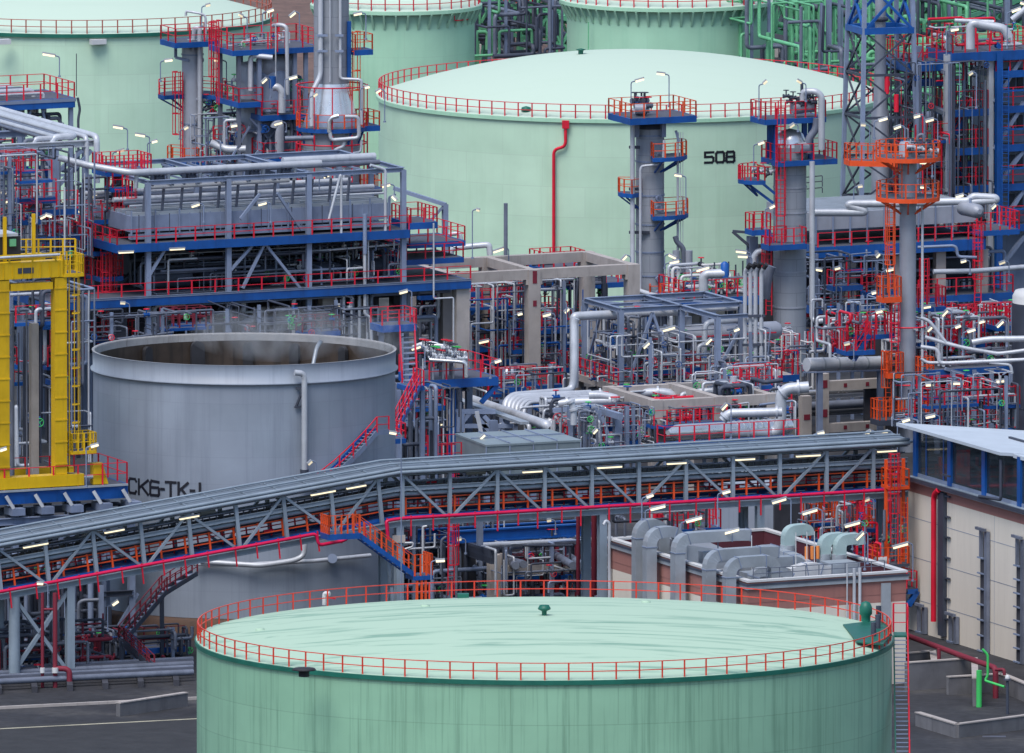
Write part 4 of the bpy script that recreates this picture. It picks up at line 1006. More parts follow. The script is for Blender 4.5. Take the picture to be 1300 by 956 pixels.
# ================================================================== concrete frame
pf = PL(574, 1895); uf = lambda px: pf.u(px, 0, 345); zf = pf.z(574, 347)
t = thing('concrete_structure', 'open concrete frame of bare beams beside the air coolers under tank 508', 'concrete frame', (pf.o.x, pf.o.y, 0))
DB = -9.6; us = [uf(574), uf(676), uf(802)]
ub = [x for x in us]
def cbeam(t, a, b, w=.75, h=.75, m=CONC, name='beam'): return MB().beam(a, b, w, h).build(name, m, t)
for v in (0, DB):
    for k in (0, 1):
        e = .45
        cbeam(t, pf.P(us[k] + (.5 if v == 0 or k else -.4), v, zf - .38), pf.P(us[k + 1] - .5, v, zf - .38))
for u in us: cbeam(t, pf.P(u, DB + .4, zf - .36), pf.P(u, -.4, zf - .36), .6, .7)
for i, u in enumerate(us):
    for v in (0, DB):
        col_ = MB().ubox(pf, u - .5, u + .5, v - .5, v + .5, 0, zf - (.02 if (i, v) != (0, 0) else .03)).build('column', CONC, t)
        if v == 0 and i < 2: 
            for z0, z1, w in ((zf - 1.05, zf - .1, .18), (zf - 2.8, zf - 2.35, .15)): MB().ubox(pf, u - w, u + w, .505, .53, z0, z1).build('fire_mark', FIRE, col_)
        for s in (-1, 1):
            if 0 < i + s * .5 < 2: MB().ubox(pf, u + s * .5 - .18 * (s < 0), u + s * .5 + .18 * (s > 0), v - .4, v + .4, zf - 1.15, zf - .76).build('corbel', CONC, col_)
for k in range(3): MB().ubox(pf, us[1] + .31, us[1] + .34, DB + 2 + k * 2.3, DB + 2.25 + k * 2.3, zf - .72, zf - .03).build('fire_mark', FIRE, t)
# bracket deck end that sits on its first column
b = MB(); b.beam(pf.P(us[0] + .9, .8, zf - 1.0), pf.P(us[0] - .3, .8, zf - 2.6), .3, .3); b.build('bracket', BLUE, t)
# posts of the gable frame on the back beam
b = MB(); b.hbeam(W(565, 326, 1902), W(565, 259, 1902), .4); b.build('gable_post', STEEL, t)
b = MB(); b.beam(W(545, 282, 1902), W(562, 263, 1902), .2); b.beam(W(500, 239, 1904), W(566, 260, 1902), .28); each(b, 'gable_brace', STEEL, t)
# plant inside and under the frame
pfl = PL(600, 1904)
t = thing('process_unit', 'blue and red decks, stairs and valves crowded under the open concrete frame', 'process unit', (pfl.o.x, pfl.o.y, 0))
zq = lambda py: pfl.z(620, py); uq = lambda px, v=0: pfl.u(px, v)
for x0, x1, py, v0, v1 in ((602, 676, 375, -6, -2), (535, 605, 372, -5, -1), (692, 800, 377, -9, -5), (690, 742, 352, -7, -4), (650, 720, 410, -5, -1), (520, 600, 398, -6, -3), (690, 735, 466, 1, 3), (600, 676, 440, -3, 0)):
    platform(t, pfl, uq(x0, v1), uq(x1, v1), v0, v1, zq(py), 'FBLR', sp=1.0, bh=.4, h=1.2)
stair(t, pfl.P(uq(627), -.6, zq(409)), pfl.P(uq(650), -.6, zq(370)), V0, 1.0)
stair(t, pfl.P(uq(588), -1.5, zq(420)), pfl.P(uq(610), -1.5, zq(392)), V0, .9)
for px in (610, 650, 692, 733, 760, 790, 540, 560): MB().hbeam(pfl.P(uq(px), -4, 0), pfl.P(uq(px), -4, zq(356)), .3).build('post', STEELD, t)
clutter(t, pfl, uq(600), uq(740), -6, 0, zq(470), zq(400), 40, 51, (.05, .18), [PIPE, PIPED, STEELD, STEEL, PIPE], valves=26)
clutter(t, pfl, uq(520), uq(600), -4, 0, zq(470), zq(385), 22, 52, (.05, .2), [PIPED, STEELD, PIPE], valves=12)
clutter(t, pfl, uq(690), uq(800), -9, -4, zq(420), zq(350), 18, 53, (.05, .14), [PIPED, STEELD, PIPE], valves=10)
MB().tube([pfl.P(uq(520), -7, zq(425)), pfl.P(uq(570), -7, zq(425))], 1.3, 16).build('vessel', STEELD, t)
for px in (633, 648, 662): MB().tube([pfl.P(uq(px), .2, zq(475)), pfl.P(uq(px), .2, zq(452))], .42, 12).build('filter', STEELD, t)
# silver-lagged exchanger and its rails
q0, q1 = W(636, 478, 1897), W(668, 474, 1899); t2 = thing('heat_exchanger', 'silver lagged horizontal exchanger at the foot of the middle concrete column', 'exchanger', (q0.x, q0.y, 0))
MB().tube([q0 + (q0 - q1) * .02, q0, q1], [.6, .72, .72], 16, 0).build('body', SHINY, t2); 
for k in (.3, .8): MB().box(q0.lerp(q1, k) - V3((0, 0, q0.z)), .5, .5, q0.z - .6).build('saddle', CONC, t2)
pz = PL(630, 1888); platform(t2, pz, pz.u(622), pz.u(692), -1.5, 1.5, pz.z(640, 508), 'FBLR', sp=1.1, h=1.3)
for px in (624, 690): MB().hbeam(pz.P(pz.u(px), 0, 0), pz.P(pz.u(px), 0, pz.z(640, 509)), .25).build('post', STEEL, t2)

# pipes rising at the back of the frame, against the pale tank
pipe('process_pipe', [W(548, 300, 1915), W(548, 322, 1915)], .1, 'short grey upright pipe beside the gable post of the coolers')
for i, (pts, rr, lb) in enumerate([
    ([W(540, 302, 1912), W(575, 297, 1912), W(584, 296, 1912), W(586, 308, 1912)], .16, 'short silver pipe bending down beside the gable post'),
    ([W(572, 326, 1908), W(573, 315, 1908), W(615, 311, 1908), W(621, 311, 1908), W(622, 324, 1908)], .24, 'silver pipe arching just above the back beam of the concrete frame')]):
    pipe('process_pipe', pts, rr, lb)
pipe('vent_mast', [W(642, 324, 1906), W(642, 258, 1906)], .16, 'grey vent mast rising over the back beam of the concrete frame', PIPED, 'vent')

# ================================================================== four vent stacks
t = thing('vent_stack_group', 'four pale vent stacks standing side by side with slanted dark mouths', 'vent stacks', W(955, 480, 1883))
t.location.z = 0
for i, (x, top) in enumerate(((103, 88), (130, 84), (156, 82), (185, 88))):
    a = W(*A8(x, 635), 1883 - i * .1); bq = W(*A8(x, top + 12), 1883 - i * .1); cq = bq + V3((.35, -.35, .55))
    MB().tube([a, bq, cq], .165, 10, .2, False).build('stack_pipe', PIPE, t); MB().tube([bq.lerp(cq, .55), cq + (cq - bq) * .12], .18, 10, 0).build('mouth', DARK, t)
a = W(*A8(215, 120), 1884); b_ = W(*A8(233, 70), 1884); MB().tube([W(*A8(200, 235), 1884), a, b_], .42, 12, .3).build('stack_pipe', PIPED, t)
for y in (325, 470, 600): MB().beam(W(*A8(88, y), 1882.6), W(*A8(205, y - 4), 1882.6), .12, .2).build('clamp_beam', STEELD, t)
MB().tube([W(*A8(195, 620), 1884), W(*A8(195, 470), 1884)], .6, 14).build('silencer', PIPED, t)
pipe_part(t, [W(*A8(170, 620), 1883), W(*A8(172, 670), 1883), W(*A8(215, 690), 1882.4), W(*A8(240, 680), 1882)], .28, PIPED)
for y in (640, 655, 676): pipe_part(t, [W(*A8(45, y), 1882.5), W(*A8(150, y - 6), 1882.5)], .2, PIPED)

# ================================================================== drum on its concrete table inside the grey steel frame
pd = PL(788, 1880); zd = lambda py: pd.z(788, py); ud = lambda px, v=0: pd.u(px, v, 440)
t = thing('drum_table', 'concrete table with red rails carrying the grey steel frame and its pumps', 'equipment deck', (pd.o.x, pd.o.y, 0))
zt = zd(489); DD = -10
MB().ubox(pd, ud(783), ud(1012), DD, .2, zt - .5, zt).build('slab', CONC, t)
MB().ubox(pd, ud(783), ud(1012), .2, .45, zt - .9, zt - .06).build('edge_beam', CONC, t)
MB().ubox(pd, ud(783) - .02, ud(1012), .45, .52, zt - .4, zt + .12).build('kick_plate', BLUE, t)
for px in (790, 860, 910, 960, 1005):
    for v in (-.4, DD + .6): MB().ubox(pd, ud(px) - .35, ud(px) + .35, v - .35, v + .35, 0, zt - .5).build('pier', CONC, t)
r_ = MB(); rail_path(r_, [pd.P(ud(783) + .1, DD, zt), pd.P(ud(783) + .1, .1, zt)], 1.25, 1.0); rail_path(r_, [pd.P(ud(783) + .1, .12, zt), pd.P(ud(1005), .12, zt)], 1.25, 1.25); r_.build('railing', RED, t)
ptl = MB().tube([pd.P(ud(783) - .4, DD, zt + .6), pd.P(ud(783) - .3, .6, zt + .35), pd.P(ud(960), .7, zt + .35)], .06, 6).build('cable_pipe', STEELD, t)
# frame
ztop = zd(394); fr = MB()
cols = [(ud(788), 0), (ud(865), 0), (ud(941), 0), (ud(788), -7.6), (ud(865), -7.6), (ud(941), -7.6)]
for u, v in cols: MB().hbeam(pd.P(u, v, zt), pd.P(u, v, ztop), .4).build('frame_post', STEEL, t)
for a, b in ((0, 1), (1, 2), (3, 4), (4, 5), (0, 3), (1, 4), (2, 5)): MB().hbeam(pd.P(*cols[a], ztop), pd.P(*cols[b], ztop), .32, .36).build('frame_beam', STEEL, t)
MB().hbeam(pd.P(ud(865), 0, ztop), pd.P(ud(865), 7.6, ztop), .32, .36).build('frame_beam', STEEL, t)
q = pd.P(ud(865), 7.6, ztop); MB().hbeam((q.x, q.y, q.z - 6.1), q, .4).build('frame_post', STEEL, t)
MB().hbeam(q, pd.P(ud(903), 7.6, ztop), .3, .3).build('frame_beam', STEEL, t)
q2 = pd.P(ud(941), 7.6, ztop)
MB().hbeam(pd.P(ud(788), -3.8, ztop - .02), pd.P(ud(941), -3.8, ztop - .02), .2, .24).build('frame_beam', STEEL, t)
b = MB()
b.beam(pd.P(ud(828), .05, ztop - .3), pd.P(ud(799), .05, zt + .5), .2); b.beam(pd.P(ud(828), .05, ztop - .3), pd.P(ud(855), .05, zt + .5), .2)
b.beam(pd.P(ud(788), -7.5, zt + .5), pd.P(ud(788), -4, ztop - .4), .18); b.beam(pd.P(ud(903), .05, zt - .2), pd.P(ud(939), .05, zt + 3.8), .2); b.beam(pd.P(ud(788), -7.6, ztop - .05), pd.P(ud(865), 0, ztop - .05), .15); b.beam(pd.P(ud(865), -7.6, ztop - .05), pd.P(ud(941), 0, ztop - .05), .15)
each(b, 'brace', STEEL, t)
for k in range(5): MB().cyl(pd.P(ud(755 + k * 3.5), -6 + k, ztop), pd.P(ud(755 + k * 3.5), -6 + k, zt + 3.4), .05, 6).build('hanger', STEEL, t)
pipe_part(t, [pd.P(ud(729, -2), -2, zt - .2), pd.P(ud(729, -2), -2, ztop - .55), pd.P(ud(733, -2), -2, ztop - .5), pd.P(ud(870, -2), -2, ztop - .55)], .34, PIPE, 12, .9)
pipe_part(t, [pd.P(ud(870), -3.5, ztop - .7), pd.P(ud(940), -3.5, ztop - .7), pd.P(ud(960), -3.5, ztop - .7)], .2, PIPE, 10)
pipe_part(t, [pd.P(ud(958), -.5, ztop - 1.3), pd.P(ud(898), -.5, ztop - 1.3), pd.P(ud(896), -.5, zt + .4), pd.P(ud(925), -.5, zt + .3), pd.P(ud(950), -.5, zt + .3)], .22, PIPE, 10, .6)
pipe_part(t, [pd.P(ud(886), .1, zt + 1.8), pd.P(ud(886), .1, zt + 2.7), pd.P(ud(899), .1, zt + 2.7)], .16, PIPE)
pipe_part(t, [pd.P(ud(816), .4, zt + .2), pd.P(ud(816), .4, zt + 1.6), pd.P(ud(830), .4, zt + 1.6)], .11, PIPE)
pipe_part(t, [pd.P(ud(836), .4, zt + .2), pd.P(ud(837), .4, zt + 1.5), pd.P(ud(850), .4, zt + 1.5)], .11, PIPE)
clutter(t, pd, ud(790), ud(830), -8, -.8, zt + .2, ztop - .6, 34, 61, (.04, .12), [PIPE, PIPED, STEELD, BLUE], valves=30)
clutter(t, pd, ud(830), ud(950), -8, -3, zt + .2, zt + 3.0, 26, 62, (.05, .12), [PIPE, PIPED, STEELD, PIPED], valves=20)
clutter(t, pd, ud(795), ud(1000), -9, -.5, 1.0, zt - .7, 30, 63, (.06, .22), [PIPE, PIPED, STEELD], valves=12)
for i, px in enumerate((800, 808, 822, 838, 852)):
    q = pd.P(ud(px), -3.2, zt); pm = MB().tube([q + V3((0, 0, .55)), q + V3((.9, .2, .55))], .38, 10).build('pump', BLUE if i != 3 else RED, t); MB().box(q + V3((.4, 0, 0)), 1.3, .8, .2).build('pump_base', CONC, pm)
# the drum
dz = zd(438); q0, q1 = pd.P(ud(826, -4), -4, dz), pd.P(ud(985, -4), -4, dz)
t = thing('horizontal_drum', 'pale round ended horizontal drum inside the grey steel frame', 'drum', ((q0.x + q1.x) / 2, (q0.y + q1.y) / 2, zt))
dd = (q1 - q0).normalized(); rd = .68
MB().tube([q0 - dd * .5, q0 - dd * .4, q0 - dd * .2, q0, q1, q1 + dd * .3, q1 + dd * .5], [.02, .35, .56, rd, rd, .5, .02], 24, 0).build('shell', CLAD, t)
for k in (.12, .45, .8): MB().tube([q0.lerp(q1, k) - dd * .06, q0.lerp(q1, k) + dd * .06], rd + .03, 24, 0).build('band', GALV, t)
MB().beam(q0 + V3((0, -rd - .05, -.1)), q1 + V3((0, -rd - .05, -.1)), .1, .08).build('rail', RED, t)
for k in (.2, .75): MB().box(q0.lerp(q1, k) + V3((0, 0, zt - dz)), .5, 1.4, dz - zt - .7).build('saddle', CONC, t)
MB().cyl(q0.lerp(q1, .3), q0.lerp(q1, .3) + V3((0, 0, 1.4)), .3, 10).build('nozzle', CLAD, t)
# deck with valves behind the frame (level with the column foot)
pk = PL(880, 1926); t = thing('valve_deck', 'blue deck crowded with pale valves beside the foot of the orange railed column', 'equipment deck', (pk.o.x, pk.o.y, 0))
zk = pk.z(880, 379); uk = lambda px, v=0: pk.u(px, v, 380)
platform(t, pk, uk(866), uk(962), -5, .3, zk, 'FBL', bh=.7, h=1.4, sp=1.0)
platform(t, pk, uk(838), uk(868), -3, .0, zk - .02, 'F', bh=.4, h=1.3, rm=ORANGE)
for px in (870, 905, 955): 
    for v in (0, -4.6): MB().hbeam(pk.P(uk(px), v, 0), pk.P(uk(px), v, zk - .7), .36).build('post', STEEL, t)
clutter(t, pk, uk(872), uk(960), -4.5, -.3, zk + .15, zk + 2.2, 36, 71, (.05, .15), [PIPE, WHITE, PIPE, PIPED], valves=34)
clutter(t, pk, uk(850), uk(960), -4.5, -.3, 1, zk - 1, 26, 72, (.06, .2), [PIPED, STEELD, PIPE], valves=6)
pipe_part(t, [W(893, 375, 1924), W(893, 352, 1924), W(897, 348, 1924), W(920, 347, 1924)], .36, PIPE, 12)
MB().tube([W(920, 352, 1924), W(920, 335, 1924), W(920, 332, 1924)], [.33, .33, .1], 10, 0).build('actuator', BLUE, t)
for k in range(6): MB().cyl(W(898 + k * 9, 350, 1925), W(898 + k * 9, 338 - (k * 5) % 9, 1925), .07, 6).build('instrument', STEELD, t)
for px in (872, 880, 893, 760, 775): MB().ubox(pk, uk(px, -2) - .4, uk(px, -2) + .4, -2.4, -1.6, 0, zk - .8).build('concrete_pier', CONC, t)

# ================================================================== concrete portal, its ledges and pale pipes in front of the table
pp = PL(832, 1852); zp = lambda py: pp.z(832, py); up_ = lambda px, v=0: pp.u(px, v, 515)
t = thing('concrete_portal', 'low pale concrete portal of square columns before the drum table', 'concrete frame', (pp.o.x, pp.o.y, 0))
ztp = zp(508)
for px in (832, 912, 978):
    for v in (0, -9.5):
        MB().ubox(pp, up_(px) - .45, up_(px) + .45, v - .45, v + .45, 0, ztp + .03).build('column', CONC, t)
for a, b in ((832, 912), (912, 978)):
    for v in (0, -9.5): cbeam(t, pp.P(up_(a) + .45, v, ztp - .38), pp.P(up_(b) - .45, v, ztp - .38), .7, .74)
for px in (832, 912, 978): cbeam(t, pp.P(up_(px), -9.05, ztp - .37), pp.P(up_(px), -.45, ztp - .37), .6, .74)
for px in (836, 908, 916): 
    MB().ubox(pp, up_(px) - .1, up_(px) + .55 if px == 836 else up_(px) + .1, -.4, .4, ztp - 1.15, ztp - .77).build('corbel', CONC, t)
# duct pipe with rails low behind the portal
t = thing('lagged_main', 'shiny lagged main with red rails running low behind the concrete portal', 'pipe', W(880, 552, 1846)); t.location.z = 0
a, b = W(862, 549, 1846), W(1000, 541, 1855); MB().tube([a - (b - a) * .1, a - (b - a) * .03, a, b], [.2, .55, .6, .6], 16, 0).build('lagging', SHINY, t)
for k in range(9): 
    q = a.lerp(b, .5 + k * .055); MB().tube([q, q + (b - a).normalized() * .1], .64, 16, 0).build('band', GALV, t)
for k in (.1, .5, .9): q = a.lerp(b, k); MB().box((q.x, q.y, 0), .6, .6, q.z - .5).build('support', CONC, t)
pw = PL(843, 1840); platform(t, pw, pw.u(842), pw.u(1012), -1.2, .3, pw.z(860, 563), 'FL', sp=1.25, h=1.3)
for px in (845, 925, 1005): MB().hbeam(pw.P(pw.u(px), 0, 0), pw.P(pw.u(px), 0, pw.z(860, 565)), .25).build('post', STEEL, t)
for i, (pts, rr, lb) in enumerate([
    ([A4(330, 200), A4(345, 182), A4(560, 180), A4(640, 170), A4(1120, 155), A4(1140, 180)], .24, 'long pale pipe lying along the edge of the drum table'),
    ([A4(160, 228), A4(300, 215), A4(660, 205), A4(730, 225), A4(738, 290)], .34, 'thick pale pipe hooking down behind the concrete portal'),
    ([A4(-60, 285), A4(60, 272), A4(320, 264), A4(338, 250), A4(250, 228), A4(150, 228)], .32, 'thick pale pipe with a hairpin bend before the concrete portal'),
    ([A4(815, 372), A4(860, 360), A4(878, 330), A4(880, 225), A4(900, 205), A4(1000, 198), A4(1060, 195), A4(1130, 180), A4(1145, 130), A4(1145, 95)], .27, 'pale pipe snaking under the drum frame into the concrete portal'),
    ([A8(-10, 850), A8(20, 815), A8(290, 808)], .34, 'thick pale pipe at the foot of the portal joining a tall elbow'),
    ([A8(425, 682), A8(320, 690), A8(290, 712), A8(283, 740), A8(283, 850), A8(265, 905), A8(240, 912)], .42, 'fat pale elbow pipe dropping beside the concrete columns with red panels'),
    ([A8(240, 912), A8(0, 915)], .34, 'fat pale pipe running low along the red rails behind the bridge'),
    ([A4(20, 262), A4(30, 280), A4(45, 330), A4(45, 430)], .24, 'pale valve riser beside the grey flat roofed enclosure'),
    ]):
    Yd = [1868, 1862, 1856, 1860, 1847, 1850, 1848, 1838][i]
    pipe('process_pipe', [W(x, y, Yd) for x, y in pts], rr, lb, PIPE, n=12, bend=rr * 2.5, flanges=((0, .5), (1, .9)))
MB_ = thing('support_trestle', 'grey steel trestle with diagonal struts under the pale pipes', 'trestle', W(785, 560, 1846)); MB_.location.z = 0
for a, b, w_ in ((A4(345, 370), A4(345, 700), .55), (A4(125, 300), A4(125, 640), .5), (A4(215, 330), A4(215, 600), .35), (A4(20, 300), A4(20, 560), .35), (A4(410, 300), A4(410, 520), .3)):
    a_, b_ = W(*a, 1846), W(*b, 1846); MB().hbeam((a_.x, a_.y, 0), a_, w_).build('post', STEEL, MB_)
b = MB(); b.beam(W(*A4(115, 300), 1850), W(*A4(370, 372), 1844), .4, .45); b.beam(W(*A4(240, 370), 1846), W(*A4(310, 590), 1846), .28); b.beam(W(*A4(230, 350), 1846), W(*A4(180, 440), 1846), .28); b.beam(W(*A4(-100, 330), 1848), W(*A4(120, 320), 1848), .3); each(b, 'beam', STEEL, MB_)
plx = PL(790, 1852); clutter(MB_, plx, plx.u(735), plx.u(905), -8, -1, plx.z(790, 570), plx.z(790, 515), 40, 81, (.05, .18), [PIPE, PIPED, STEELD, RED], valves=20)
clutter(MB_, plx, plx.u(915), plx.u(1010), -6, 0, plx.z(790, 545), plx.z(790, 500), 22, 82, (.05, .18), [PIPE, PIPED, STEELD], valves=14)
for x0, x1, py, v0, v1 in ((790, 826, 545, -5, -2), (845, 1005, 540, -8, -5)): platform(MB_, plx, plx.u(x0, v1), plx.u(x1, v1), v0, v1, plx.z(790, py), 'FL', sp=.9, h=1.4)
# ================================================================== U-bend bundle over the grey box, trays and trestle
t = thing('pipe_bundle', 'bundle of parallel silver pipes bending down together above the grey flat roofed enclosure', 'pipes', W(690, 520, 1868)); t.location.z = 0
pu = PL(645, 1866)
for i in range(6):
    x0, y0 = A2(790 + i * 22, 392 + i * 9); rr = .3 - .03 * i; Yi = 1864 - i * .5
    end = A2(1230, 358 + i * 6) if i == 0 else A2(1310 + 40 * i, 362 + i * 13)
    pts = [W(x0 - 4 + i * .6, y0 + 22, Yi - 1), W(x0 - 4 + i * .6, y0 + 8, Yi - .6), W(x0 + 6, y0, Yi), W(*end, Yi + 4)]
    if i == 0: pts += [W(729, 470, Yi + 4), W(729, 410, Yi + 5), W(731, 404, Yi + 5)]
    MB().tube(pts, rr, 10, .7).build('pipe', PIPE, t)
for x0, y0, x1, y1, x2, y2 in ((860, 560, 868, 475, 1110, 458), (1025, 560, 1035, 490, 1110, 480), (1060, 600, 1075, 560, 1290, 625)):
    MB().tube([W(*A2(x0, y0), 1856), W(*A2(x1, y1), 1856), W(*A2(x2, y2), 1857)], .1 if y1 < 540 else .28, 8).build('pipe', PIPE, t)
for x0 in (1105, 1160, 1210, 1255): valve(t, W(*A2(x0, 540 + (x0 - 1105) * .35), 1856), (0, 0, 1), .18, RED, PIPE)
for x0 in (1100, 1150, 1200, 1260): MB().cyl(W(*A2(x0, 560 + (x0 - 1100) * .3), 1855), W(*A2(x0, 650 + (x0 - 1100) * .3), 1855), .14, 8).build('dropper', PIPE, t)
for px in (655, 672, 690, 708, 726): MB().hbeam(pu.P(pu.u(px), -3, 0), pu.P(pu.u(px), -3, pu.z(690, 512)), .3).build('post', STEEL, t)
clutter(t, pu, pu.u(650), pu.u(740), -6, -1.5, 1, pu.z(690, 515), 24, 91, (.06, .18), [PIPE, PIPED, STEELD], valves=8)
# long sloping tray and big pipe
a, b = W(*A2(400, 400), 1868), W(*A2(985, 560), 1846); b.z = a.z
tr = thing('cable_tray', 'long grey cable tray and fat pipe slanting down towards the grey flat roofed enclosure', 'cable tray', (a.x, a.y, 0))
MB().beam(W(*A2(400, 405), 1866), W(*A2(900, 580), 1848), .7, .2).build('tray', GALV, tr); MB().tube([W(*A2(540, 420), 1868), W(*A2(1045, 592), 1847), W(*A2(1065, 610), 1847)], .36, 12).build('pipe', PIPE, tr)
for k in (.08, .4, .75): q = W(*A2(400, 405), 1866).lerp(W(*A2(900, 580), 1848), k); MB().hbeam((q.x, q.y, 0), q, .4).build('post', STEEL, tr)
b = MB()
for x0, y0, x1, y1, w_ in ((450, 500, 450, 640, .6), (680, 560, 680, 640, .6), (400, 470, 470, 560, .3), (540, 490, 460, 590, .3), (560, 520, 660, 640, .3), (620, 530, 700, 620, .3), (760, 580, 690, 640, .25), (370, 500, 700, 500, .35), (400, 600, 820, 600, .3)): b.beam(W(*A2(x0, y0), 1852), W(*A2(x1, y1), 1852), w_)
each(b, 'truss_member', STEEL, tr)
MB().beam(W(*A2(570, 500), 1846), W(*A2(610, 690), 1846), .3).build('strut', PIPE, tr)
# grey flat roofed enclosure
gq = [G(*A2(425, 655), 7.0), G(*A2(635, 735), 7.0), G(*A2(1285, 700), 7.0), G(*A2(1060, 625), 7.0)]
t = thing('equipment_enclosure', 'grey flat roofed equipment enclosure standing behind the conveyor bridge', 'enclosure', (gq[1].x, gq[1].y, 0))
ENC = mat('enclosure_paint', (.20, .25, .28), .5, var=.12, grime=((.11, .14, .16), .5)); MB().prism(gq, 4.6, 6.9).build('wall', ENC, t)
cx = sum((q for q in gq), V3()) / 4; gr = [cx + (q - cx) * 1.012 for q in gq]
MB().prism(gr, 6.903, 7.05).build('roof', ENC, t)
b = MB()
for k in (.25, .5, .75): b.beam(gq[0].lerp(gq[3], k) + V3((0, 0, .1)), gq[1].lerp(gq[2], k) + V3((0, 0, .1)), .08, .1)
b.beam(gq[0].lerp(gq[1], .5) + V3((0, 0, .1)), gq[3].lerp(gq[2], .5) + V3((0, 0, .1)), .08, .1); each(b, 'roof_seam', STEEL, t)
for k in range(5): a = gq[1].lerp(gq[2], k / 4); MB().box((a.x, a.y - .06, 4.62), .09, .09, 2.26).build('rib', STEEL, t)
for q in gq + [gq[1].lerp(gq[2], .5)]: q = cx + (q - cx) * .96; MB().hbeam((q.x, q.y, 0), (q.x, q.y, 4.59), .4).build('leg', STEEL, t)
pen = PL(560, 1826); platform(t, pen, pen.u(508), pen.u(620), -4.5, .5, pen.z(560, 588), 'FBLR', sp=.8, h=1.5)
for px in (512, 560, 612): MB().hbeam(pen.P(pen.u(px), -1, 0), pen.P(pen.u(px), -1, pen.z(560, 592)), .3).build('post', STEEL, t)
# ================================================================== platform with the valve manifold
pm_ = PL(545, 1850); zm = pm_.z(545, 483); um = lambda px, v=0: pm_.u(px, v, 480)
t = thing('manifold_platform', 'blue platform with a silver valve manifold beside the steaming tank', 'platform', (pm_.o.x, pm_.o.y, 0))
platform(t, pm_, um(545), um(632), -6.4, 0, zm, 'FRB', bh=.65, h=1.3, sp=1.6)
for px, v in ((580, -1), (548, -5), (625, -5), (600, -3)): MB().hbeam(pm_.P(um(px), v, 0), pm_.P(um(px), v, zm - .65), .45).build('post', BLUE if px == 580 else STEEL, t)
b = MB(); b.beam(pm_.P(um(632), -.2, zm - .6), pm_.P(um(612), -.2, zm - 1.9), .3, .3); each(b, 'bracket', BLUE, t)
for i in range(7):
    y = 40 + i * 16; v = -5.5 + i * .6
    MB().tube([W(*A2(195 + i * 8, y + 8), 1852 - i * .4), W(*A2(330 + i * 20, y + 4 + i * 3), 1852 - i * .4), W(*A2(495, y + 60 - i * 5), 1852 - i * .4), W(*A2(498, y + 190 - i * 10), 1852 - i * .4)], .13 + .02 * (i % 2), 8).build('manifold_pipe', PIPE if i % 3 else SHINY, t)
for i in range(22): valve(t, W(*A2(200 + (i * 37) % 280, 60 + (i * 23) % 90), 1850), (1, .2, 0), .12, [RED, STEELD, GREENB, RED][i % 4], [SHINY, PIPE, PIPED][i % 3])
for i in range(12): MB().cyl(pm_.P(um(540 + i * 4.3), -.5 - (i % 3), zm + (.9 if i % 2 else 1.6)), pm_.P(um(540 + i * 4.3), -.5 - (i % 3), zm - 5.5 - (i % 4)), .07 + .03 * (i % 3), 8).build('dropper', [PIPE, PIPED, STEELD][i % 3], t)
pipe_part(t, [W(*A1(135, 720), 1853), W(*A1(200, 690), 1853), W(*A1(280, 690), 1853), W(*A1(370, 740), 1852), W(*A1(495, 762), 1851)], .26, WHITE)
clutter(t, pm_, um(508), um(600), -6, -1, 1, zm - 1, 30, 101, (.06, .22), [PIPED, STEELD, STEEL, PIPED], valves=6)
# ================================================================== slim stack with orange platforms
Y = 1878; c = GY(1152, Y); rs = 10.6 * Y / FPX; zc = lambda py, d=0.0: W(1152, py, Y - d).z
t = thing('stack', 'slim pale stack with bright orange platforms and caged ladders in front of coolers', 'stack', (c.x, c.y, 0))
col_shell(t, c, [(rs, 0), (rs, zc(262))], CLAD, 28); col_shell(t, c, [(rs, zc(262)), (rs * 1.1, zc(258)), (rs * 1.1, zc(183)), (rs * .9, zc(180)), (.01, zc(179))], CLAD, 28, 'top_section')
ring_platform(t, c, rs, 2.45, zc(198), 0, 360, rm=ORANGE, dm=ORANGE, sp=.8, brackets=6); ring_platform(t, c, rs, 2.4, zc(249), 0, 360, rm=ORANGE, dm=ORANGE, sp=.8, brackets=6)
ladder(t, W(1131, 372, Y - .9), zc(258) - zc(372), -100, True, ORANGE); ladder(t, W(1141, 252, Y - .8), zc(196) - zc(252), -110, True, ORANGE)
platform(t, PL(1118, Y - 1.6), 0, 1.5, -.8, .5, zc(374), rm=ORANGE, dm=ORANGE, sp=.6, h=1.5)
ladder(t, W(1128, 528, Y - .9), zc(445) - zc(528), -120, True, ORANGE)
ladder(t, W(1136, 470, Y - .9), zc(385) - zc(470), -90, True, RED)
platform(t, PL(1112, Y - 1.8), 0, 2.1, -1, .8, zc(529), rm=ORANGE, dm=STEELD, sp=.55, h=1.5); platform(t, PL(1176, Y - 1.0), 0, 1.2, -1, .4, zc(523), rm=ORANGE, dm=ORANGE, sp=.5, h=1.4)
platform(t, PL(1126, Y - 1.6), 0, 1.2, -.6, .4, zc(470), rm=ORANGE, dm=ORANGE, sp=.5, h=1.5); platform(t, PL(1166, Y - .8), 0, 1.1, -.6, .4, zc(474), rm=ORANGE, dm=ORANGE, sp=.5, h=1.3)
for py in (414, 487): 
    q = arc_pts(GY(1152, Y), 1.35, 0, 2 * PI, 24, zc(py)); MB().tube(q, .06, 5, 0, False).build('guard_ring', RED, t)
pipe_part(t, [W(1171, 262, Y - .6), W(1171, 560, Y - .6)], .1, PIPE)
MB().box(W(1151, 199, Y - .75), .25, .3, 1.1).build('gate_panel', ORANGE, t)
for i in range(7): valve(t, W(1156 + i * 5, 186 + (i * 5) % 8, Y - 1), (1, .2, 0), .12, STEELD, [PIPE, STEELD][i % 2])
